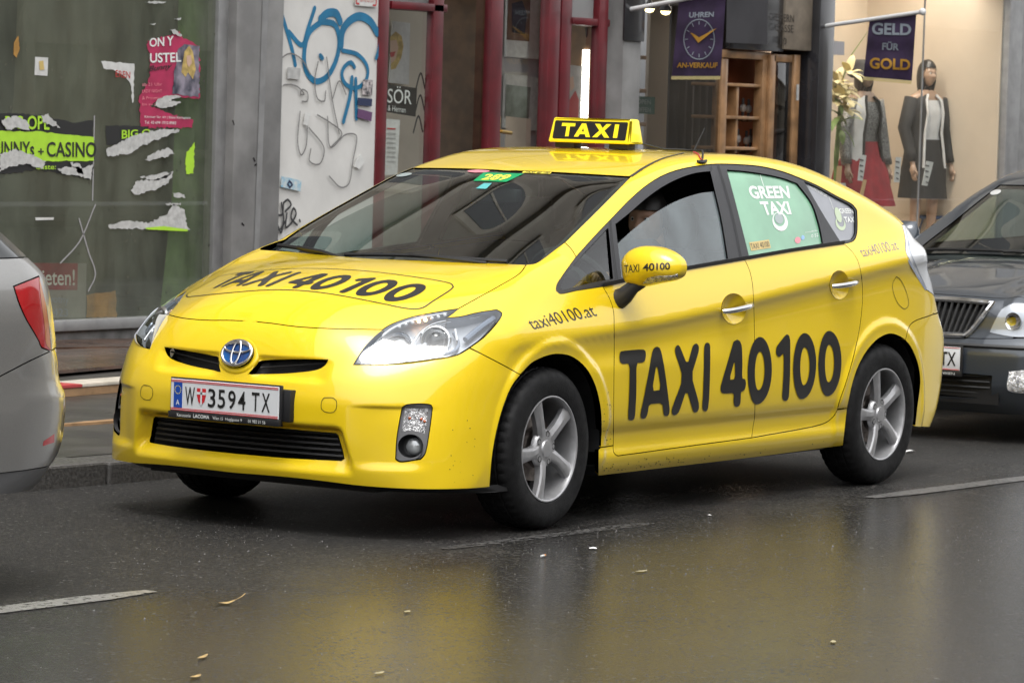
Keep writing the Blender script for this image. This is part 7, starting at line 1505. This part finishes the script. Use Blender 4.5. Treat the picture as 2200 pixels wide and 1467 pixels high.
# wings, doors, roof
OB.panel('front_wing', loop3(hood_s, sy_((1.2, .8, .90), (1.25, .86, .93)), sy_((1.25, .86, .93), (1.32, .88, .6), (1.30, .86, .22)), sy_(*[(.88+.37*math.cos(t), .87, .32+.37*math.sin(t)) for t in np.linspace(-.2, math.pi+.05, 24)]), oon(OB, L3((.51, .87, .36), (.48, .85, .53), (.36, .80, .575)), (-.5, -.86, 0)), fx_((.36, .80, .575), (.22, .68, .56), (.1, .5, .545))[:-3], HLo[::-1][:1], tz_(OBH, (.22, .55, .70), (.25, .60, .72))), ('par', (-.3, -.75, .58)), 'car_grey', mirror=True, grid=.03, gap=.001) if 0 else None
side = loop3(hood_s[2:], sy_((1.2, .80, .91), (1.3, .85, .955)), sy_((1.3, .85, .955), (2.5, .85, .98), (3.9, .84, 1.0), (4.35, .80, .95)), sy_((4.35, .80, .95), (4.42, .82, .6), (4.38, .82, .25)), sy_(*[(3.46+.37*math.cos(t), .87, .32+.37*math.sin(t)) for t in np.linspace(-.2, math.pi+.2, 24)]), sy_((3.09, .86, .22), (2.0, .86, .20), (1.26, .86, .22)), sy_(*[(.88+.37*math.cos(t), .87, .32+.37*math.sin(t)) for t in np.linspace(-.2, math.pi+.02, 24)]), oon(OB, L3((.51, .87, .34), (.48, .86, .5), (.36, .80, .575)), (-.5, -.86, 0)), oon(OB, L3((.36, .80, .575), (.30, .76, .70), (.34, .70, .76)), (-.5, -.86, .3)), hood_s[1:3][:1])
OB.panel('body_side', side, ('par', (-.1, -.9, .42)), 'car_grey', mirror=True, grid=.035, gap=.001)
ws_l = osym(loop3(tz_(OBW, (1.93, 0, 1.3), (1.95, .4, 1.3), (1.98, .56, 1.3)), tz_(OBW, (1.98, .56, 1.3), (1.6, .62, 1.1), (1.22, .69, .95)), tz_(OBW, (1.22, .69, .95), (1.15, .4, .93), (1.08, 0, .93))))
OBW.panel('windscreen', ws_l, ('par', (-.45, 0, .9)), 'glass_ws', gap=0, flange=0, grid=.05, level=-.004)
pil = loop3(tz_(OBW, (1.22, .69, .95), (1.6, .62, 1.1), (1.98, .56, 1.3), (2.4, .55, 1.4), (3.4, .55, 1.4), (4.0, .58, 1.3)), oon(OB, L3((4.0, .60, 1.25), (4.3, .74, 1.0)), (0, -.8, .6)), oon(OB, L3((4.3, .74, 1.0), (4.1, .80, .995), (4.0, .72, 1.12), (3.6, .66, 1.33), (2.6, .64, 1.385), (2.1, .66, 1.31), (1.7, .75, 1.13), (1.36, .83, .965)), (0, -.8, .6)), oon(OB, L3((1.36, .83, .965), (1.25, .80, .94), (1.22, .69, .95)), (0, -.8, .6)))
OB.panel('side_frame', pil, ('par', (0, -.75, .66)), 'car_grey', mirror=True, grid=.03, gap=0, inner=(.03, 'trim_dark'))
gl_ = oon(OB, L3((1.36, .83, .965), (1.7, .75, 1.13), (2.1, .66, 1.31), (2.6, .64, 1.385), (3.6, .66, 1.33), (4.0, .72, 1.12), (4.1, .80, .995), (2.5, .84, .985), (1.36, .83, .965)), (0, -.8, .6))[:-1]
OB.panel('side_window', gl_, ('par', (0, -.75, .66)), 'glass_side', mirror=True, grid=.08, gap=0, flange=0, level=-.012)
rf = osym(loop3(tz_(OBW, (1.93, 0, 1.3), (1.95, .4, 1.3), (1.98, .56, 1.3)), tz_(OBW, (1.98, .56, 1.3), (2.4, .55, 1.4), (3.4, .55, 1.4), (3.9, .56, 1.3)), tz_(OBW, (3.9, .56, 1.3), (3.95, .3, 1.3), (3.96, 0, 1.3))))
OBW.panel('roof_panel', rf, ('par', (0, 0, 1)), 'car_grey', grid=.06, gap=0, inner=(.03, 'trim_grey'))
bm = bmesh.new(); bm_box(bm, OX+.3, OX+4.3, OY-.6, OY+.6, .17, .45); bm_box(bm, OX+1.3, OX+3.1, OY-.8, OY+.8, .2, .3); from_bm('underbody', bm, 'black_plastic', octa)
bm = bmesh.new(); bm_box(bm, OX+1.2, OX+1.75, OY-.7, OY+.7, .55, .90, .05); from_bm('dashboard', bm, 'dash_plastic', octa, 40)
for y in (-.37, .37): loft('seat_back', [(OX+2.45, OY+y, .45, .09, .24), (OX+2.55, OY+y, .8, .08, .25), (OX+2.65, OY+y, 1.05, .05, .17), (OX+2.68, OY+y, 1.08, .05, .12), (OX+2.70, OY+y, 1.22, .05, .13)], 'seat_cloth', octa, 18, sq=3)
groove_ = tube('bumper_strip', fx_((0, -.62, .50), (0, -.3, .50), (0, 0, .50), (0, .3, .50), (.1, .62, .50))+[-.003, 0, 0], .012, 'car_plastic', octa, 6)
for z in (.345, .315, .285, .255): tube('lower_grille_slat', fx_((0, -.40, z), (0, 0, z), (0, .40, z))+[.02, 0, 0], .006, 'car_plastic', bmp, 6)
box('lower_grille_back', OX+.05, OX+.06, OY-.45, OY+.45, .2, .38, 'black_plastic', bmp)
pp = OB.hit([(2182, 815)], .004)[0]; fl_ = OB.panel('fog_lamp', OB.hit(np.vstack([crom([(2167, 797), (2215, 797), (2225, 838), (2165, 838), (2167, 797)], 5)[:-1]])), ('sph', (OX+.9, OY, .45)), 'lamp_facet', gap=.002, flange=.01, grid=.03, level=.003, mirror=True)
xp = OX-.022; np2 = box('number_plate', xp-.004, xp, OY-.26, OY+.26, .368, .488, 'plate_white', octa, .001); box('plate_holder', xp, xp+.012, OY-.272, OY+.272, .338, .497, 'black_satin', np2, .003); box('plate_holder', xp-.006, xp, OY-.272, OY+.272, .338, .366, 'black_satin', np2, .002)
for z in (.372, .484): box('plate_stripe', xp-.0055, xp-.004, OY-.258, OY+.258, z-.0015, z+.0015, 'plate_red', np2)
flat_text('plate_text', 'TX', (xp-.0058, OY-.15, .392), (0, -1, 0), (0, 0, 1), .088, .070, 'vinyl_black', np2, bold=.008); flat_text('plate_text', 'WIEN', (xp-.0075, OY-.165, .345), (0, -1, 0), (0, 0, 1), .07, .013, 'print_white', np2)
for cx, yy in ((.88, .762), (3.46, .762)):
    for sg in (-1, 1):
        w = make_wheel(octa, OX+cx, sg, yy, 10, 0); w.location.y += OY
        V = []; F = []; A = np.linspace(-.1, math.pi+.1, 20)
        for t in A: V += [(OX+cx+.38*math.cos(t), OY+sg*.83, .32+.38*math.sin(t)), (OX+cx+.38*math.cos(t), OY+sg*.5, .32+.38*math.sin(t))]
        for k in range(19): F.append((2*k, 2*k+1, 2*k+3, 2*k+2))
        mesh('wheel_house', V, F, 'black_plastic', octa)
for sg in (-1, 1): loft('door_mirror', [(OX+1.55, OY+sg*.86, .93, .03, .03), (OX+1.56, OY+sg*.93, .96, .06, .09), (OX+1.56, OY+sg*.95, 1.03, .065, .105), (OX+1.57, OY+sg*.95, 1.08, .03, .08)], 'car_grey', octa, 16)
for P in ([(1.14, .62, .95), (1.16, .2, .955), (1.14, -.1, .95)], [(1.14, .05, .95), (1.16, -.3, .955), (1.2, -.6, .95)]): tube('wiper', tz_(OBW, *P)+[0, 0, .015], .01, 'wiper_black', octa, 6)
stk = OBW.hit(ell(2139, 413, 12, 5, -.25), -.001); mesh('windscreen_sticker', stk, [tuple(range(len(stk)))], 'paper_grey', octa)
# ------------------------------------------------------------------ the silver car ahead of the taxi (only its rear corner is in the picture)
SX, SYc = -2.552, .02
def sil_field():
    ZZ = np.linspace(.1, 1.6, 301); RZ = gsmooth(pchip([.1, .25, .31, .37, .44, .5, .60, .645, .66, .70, .80, 1.03, 1.1, 1.18, 1.45, 1.6], [-.50, -.32, -.22, -.11, -.04, -.012, .0, .0, -.01, -.035, -.05, -.11, -.20, -.32, -.75, -1.0], ZZ), 1.5, 0)
    YY = np.linspace(0, 1, 201); BW = gsmooth(pchip([0, .3, .5, .65, .75, .80, .84, .87, 1.0], [0, -.015, -.045, -.09, -.15, -.21, -.31, -.48, -1.4], YY), 4, 0)
    SS = gsmooth(pchip([.1, .2, .35, .6, .66, .9, 1.0, 1.2, 1.42, 1.6], [.74, .79, .845, .862, .858, .846, .83, .75, .60, .45], ZZ), 4, 0)
    XT = np.linspace(-7, -2, 251); TT = gsmooth(pchip([-6.8, -6.2, -5.6, -5.3, -4.6, -4.0, -3.5, -3.2, -3.0, -2.0], [.7, .85, .95, 1.05, 1.43, 1.47, 1.44, 1.40, 1.36, 1.2], XT), 4, 0)
    def G(x, y, z):
        gr_ = (x-(SX+np.interp(z, ZZ, RZ)+np.interp(y, YY, BW)))*.85; gs = y-np.interp(z, ZZ, SS)
        return smax(smax(smax(gs, gr_, .05), -6.75-x+.3*(y/.85)**4, .15), z-np.interp(x, XT, TT), .12)
    return G
SGf = sil_field(); silv = empty('parked_car', (-4.6, SYc, 0), 'silver car with a red and orange tail lamp parked ahead of the taxi', 'car'); silv.location = (0, 0, 0)
SB = Body(SGf, silv, SYc); SB.span = (9.5, 16); SCc = (-3.9, SYc, .75)
def ringz(zf, a0, a1, n=60):
    th_ = np.linspace(a0, a1, n); D = np.stack([np.cos(th_), np.sin(th_), 0*th_], 1); O = np.array([(SCc[0], SCc[1], zf(t)) for t in th_]); return SB.solve(O, D, 3.2, .2, 0, 140)[0]
A0, A1 = -R(150), R(150)
def seamz(t): a = abs(t); return .80-.155*float(sstep(R(36), R(62), np.array(a)))
top_r = ringz(lambda t: 1.10, A0, A1); seam_r = ringz(seamz, A0, A1); low_r = ringz(lambda t: .405+.02*math.cos(t), A0, A1); bot_r = ringz(lambda t: .345, A0, A1)
lampP = np.vstack([crom([(29, 615), (84, 593)], 5)[:-1], crom([(84, 593), (93, 625), (101, 662), (107, 705), (111, 752)], 5)[:-1], crom([(111, 755), (91, 747)], 5)[:-1], crom([(91, 747), (75, 718), (55, 684), (40, 650), (29, 615)], 5)[:-1]])
LP = SB.hit(lampP+np.where(lampP[:, :1] > 86, [[-1.5, 0]], [[0, 0]])); mirS = lambda P: (np.asarray(P)*[1, -1, 1]+[0, 2*SYc, 0])[::-1]
SB.panel('body_shell', loop3(seam_r, top_r[::-1]), ('sphr', SCc), 'car_silver', holes=[LP, mirS(LP)], gap=.002, grid=.03, flange=.02)
SB.panel('rear_bumper', loop3(low_r, seam_r[::-1]), ('sphr', SCc), 'car_silver', gap=.002, grid=.03, flange=.02); SB.panel('bumper_valance', loop3(bot_r, low_r[::-1]), ('sphr', SCc), 'car_plastic_grey' if 'car_plastic_grey' in MATS else mat('car_plastic_grey', (.11, .11, .112), .5), gap=.002, grid=.05, flange=.02, level=-.004)
tl = SB.panel('tail_lamp', LP, ('sphr', SCc), 'tail_red', gap=.003, grid=.015, flange=.01, mirror=True)
V2, F2 = poly_tri([np.vstack([crom([(84, 594), (92, 625), (100, 662), (105.5, 705), (109.5, 752)], 5), crom([(109.5, 752), (100, 740), (96, 700), (88, 640), (84, 594)], 5)[1:-1]])], 6.); decal_px('lamp_orange', V2, F2, 'tail_orange', SB, .0015, tl[0])
V2, F2 = poly_tri([np.array([(92, 958), (93.7, 947.6), (117, 931.5), (117, 950)], float)], 8.); decal_px('bumper_reflector', V2, F2, 'tail_red', SB, .002, silv)
roof_s = ringz(lambda t: 1.40, A0, A1); SB.panel('greenhouse', loop3(top_r, ringz(lambda t: 1.36, A0, A1)[::-1]), ('sphr', SCc), 'glass_black', gap=.002, grid=.08, flange=0); SB.panel('roof_panel', ringz(lambda t: 1.36, -math.pi, math.pi-.1), ('par', (0, 0, 1)), 'car_silver', gap=.002, grid=.08)
for cx in (-3.42, -5.9):
    for sg in (-1, 1): w = make_wheel(silv, cx, sg, .75, 12, 0, .30); w.location.y += SYc
box('underbody', -6.5, -3.1, SYc-.6, SYc+.6, .17, .5, 'black_plastic', silv)
# ------------------------------------------------------------------ building across the street (seen in the glass and paint)
opp = empty('opposite_building', (0, -14.5, 0), 'stone house front across the street, reflected in the windscreen and road', 'building'); opp.location = (0, 0, 0)
mat('opp_stone', (.44, .40, .33), .85, noise=.15, nscale=.8); mat('opp_trim', (.45, .41, .34), .85)
YO = -19.0
box('wall', -70, 70, YO-.5, YO, 0, 8.2, 'opp_stone', opp)
for z in (4.0, 7.86): box('cornice', -70, 70, YO+.002, YO+.45, z, z+.35, 'opp_trim', opp)
for i in range(-12, 13):
    x = i*3.4
    for z in (.9, 4.9):
        w = box('window', x-.85, x+.85, YO+.003, YO+.10, z-.15, z+2.6, 'opp_trim', opp); box('window_pane', x-.62, x+.62, YO+.101, YO+.11, z, z+2.3, 'glass_black', w)
    if z: prism('arch', [(x+1.15*math.cos(t), 2.6+1.15*math.sin(t)) for t in np.linspace(0, math.pi, 16)], YO+.11, YO+.2, 'opp_trim', opp)
# ------------------------------------------------------------------ boards and barrier on the pavement
mat('wet_board', (.085, .045, .028), .30, noise=.4, nscale=5, coat=.6, coatr=.15, rvar=.15); mat('barrier_white', (.55, .50, .42), .5, noise=.15, nscale=8); mat('barrier_red', (.45, .06, .06), .5); mat('raw_wood', (.30, .18, .09), .6, noise=.25, nscale=10)
def zs_(x, y): sx_, sy_2 = s_of(x, y); return .095+(.17-.095)*(sy_2-.25)/8.75
for k, (a, b, w, dz, rot) in enumerate((((116, 762), (300, 755), .62, .0, 0), ((112, 790), (290, 775), .55, .018, 0), ((118, 740), (300, 738), .7, .0, 0))):
    A = at_z(*a, .14); B = at_z(*b, .14); d = B-A; L = np.linalg.norm(d); d /= L; n = np.array([-d[1], d[0], 0]); z0 = zs_(A[0], A[1])+.002+dz; P = [A-d*.6-n*w/2, B+d*1.6-n*w/2, B+d*1.6+n*w/2, A-d*.6+n*w/2]
    o = prism('cover_board', [(p[0], p[1]) for p in P], z0, z0+.018, 'wet_board', None, 'xy', .002); props(o, ('middle brown board', 'nearest brown board', 'farthest brown board')[k]+' of the wet covering lying on the pavement', 'board', 'boards on the pavement')
A = at_z(124, 838, .15); B = at_z(250, 828, .15); d = (B-A)/np.linalg.norm(B-A); n = np.array([-d[1], d[0], 0]); z0 = zs_(A[0], A[1])+.002; e = empty('barrier_plank', (0, 0, 0), 'red and white barrier plank lying on the pavement boards', 'plank')
for nm, t0, t1, m_ in (('plank_end', -.8, .18, 'barrier_red'), ('plank', .182, 2.6, 'barrier_white')):
    P = [A+d*t0-n*.02, A+d*t1-n*.02, A+d*t1+n*.18, A+d*t0+n*.18]; prism(nm, [(p[0], p[1]) for p in P], z0+.045, z0+.062, m_, e, 'xy', .003)
P = [A-d*.8-n*.015, A+d*2.6-n*.015, A+d*2.6+n*.17, A-d*.8+n*.17]; prism('plank_core', [(p[0], p[1]) for p in P], z0, z0+.044, 'raw_wood', e, 'xy', .003)
sp = at_z(215, 902, .12); o = prism('wood_splinter', [(sp[0]+a, sp[1]+b) for a, b in ((-.35, 0), (-.1, .03), (.4, .05), (.42, -.01), (0, -.03))], zs_(sp[0], sp[1])+.001, zs_(sp[0], sp[1])+.014, 'raw_wood', None, 'xy'); props(o, 'pale wood splinter lying on the pavement left of the taxi', 'splinter')
# ------------------------------------------------------------------ litter and grit on the road
mat('dry_leaf', (.42, .29, .12), .6, noise=.3, nscale=60); mat('pale_leaf', (.36, .31, .18), .6); mat('paper_litter', (.7, .7, .7), .7); mat('filter', (.50, .22, .06), .7)
def leaf(p, L, w, rz, label, m_='dry_leaf', curl=.010, stem=True):
    c = at_z(*p, .0); e = empty('fallen_leaf', (float(c[0]), float(c[1]), .004), label, 'leaf', 'fallen leaves on the road', rz); V = []; F = []; n = 9
    for i in range(n):
        t = i/(n-1); ww = w*math.sin(math.pi*min(.98, t*.95+.03))**.8*(1+.2*math.sin(i*2.1)); V += [(L*(t-.5), -ww/2, curl*abs(2*t-1)**2+.0012), (L*(t-.5), 0, curl*abs(2*t-1)**2), (L*(t-.5), ww/2, curl*abs(2*t-1)**2+.0016)]
    for i in range(n-1): F += [(3*i, 3*i+3, 3*i+4, 3*i+1), (3*i+1, 3*i+4, 3*i+5, 3*i+2)]
    mesh('leaf_blade', V, F, m_, e, True)
    if stem: tube('leaf_stem', [(-L*.5, 0, curl), (-L*.75, .01, curl+.012), (-L*.95, .0, curl+.02)], .0016, m_, e, 5)
leaf((482, 1298), .075, .035, R(150), 'curled tan leaf with a long stalk on the wet road, left of centre')
leaf((435, 1414), .09, .016, R(20), 'narrow tan leaf near the bottom edge, left of centre', curl=.003, stem=False); leaf((420, 1456), .06, .02, R(10), 'small yellowish leaf at the very bottom edge of the road', curl=.003, stem=False)
leaf((1378, 1229), .06, .02, R(-10), 'pale flat leaf on the road below the front door', 'pale_leaf', .0015, False); leaf((875, 1316), .04, .018, R(15), 'pale leaf in the yellow reflection below the bumper', 'pale_leaf', .0015, False); leaf((1790, 1381), .05, .018, R(25), 'pale leaf near the lower right of the road', 'pale_leaf', .0015, False); leaf((815, 1448), .05, .018, R(5), 'pale leaf at the bottom centre of the road', 'pale_leaf', .0015, False)
c = at_z(1168, 1193, .008); cg = empty('cigarette_end', tuple(c), 'orange tipped cigarette end on the road below the front wheel', 'cigarette'); tube('filter', [(-.016, 0, 0), (.006, .003, 0)], .004, 'paper_litter', cg, 8); tube('tip', [(.006, .003, 0), (.018, .005, 0)], .0042, 'filter', cg, 8)
def scrap(p, s, label, seed):
    c = at_z(*p, 0); rg = np.random.RandomState(seed); n = 9; V = [(0, 0, s*.35)]+[(s*rg.uniform(.7, 1.1)*math.cos(2*math.pi*k/n), s*rg.uniform(.5, .8)*math.sin(2*math.pi*k/n), s*rg.uniform(.02, .3)) for k in range(n)]
    o = mesh('paper_scrap', V, [(0, k+1, (k+1) % n+1) for k in range(n)], 'paper_litter', None); o.location = (float(c[0]), float(c[1]), .003); props(o, label, 'paper scrap')
scrap((1955, 972), .035, 'crumpled white paper scrap behind the rear wheel', 1); scrap((1274, 1180), .022, 'small white paper scrap on the road near the worn dash', 2); scrap((1524, 1108), .012, 'tiny white paper scrap on the road under the sill', 3)
rg = np.random.RandomState(11); V = []; F = []
for k in range(750):
    if k % 3: p = at_z(rg.uniform(250, 2150), 1000+abs(rg.normal(0, 1))*90+90+rg.uniform(0, 60), 0)
    else: p = at_z(rg.uniform(-40, 2240), rg.uniform(1040, 1460), 0)
    s = rg.uniform(.0010, .0028)*(1.6 if rg.uniform() < .06 else 1); a = rg.uniform(0, 6.28); n0 = len(V)
    V += [(p[0]+s*math.cos(a+j*2.09), p[1]+s*math.sin(a+j*2.09), .0005) for j in range(3)]+[(p[0], p[1], s*1.3+.0005)]; F += [(n0, n0+1, n0+3), (n0+1, n0+2, n0+3), (n0+2, n0, n0+3)]
mat('grit', (.22, .215, .21), .6); o = mesh('road_grit', V, F, 'grit', None); props(o, 'fine pale grit scattered over the wet road', 'grit', kind='stuff')
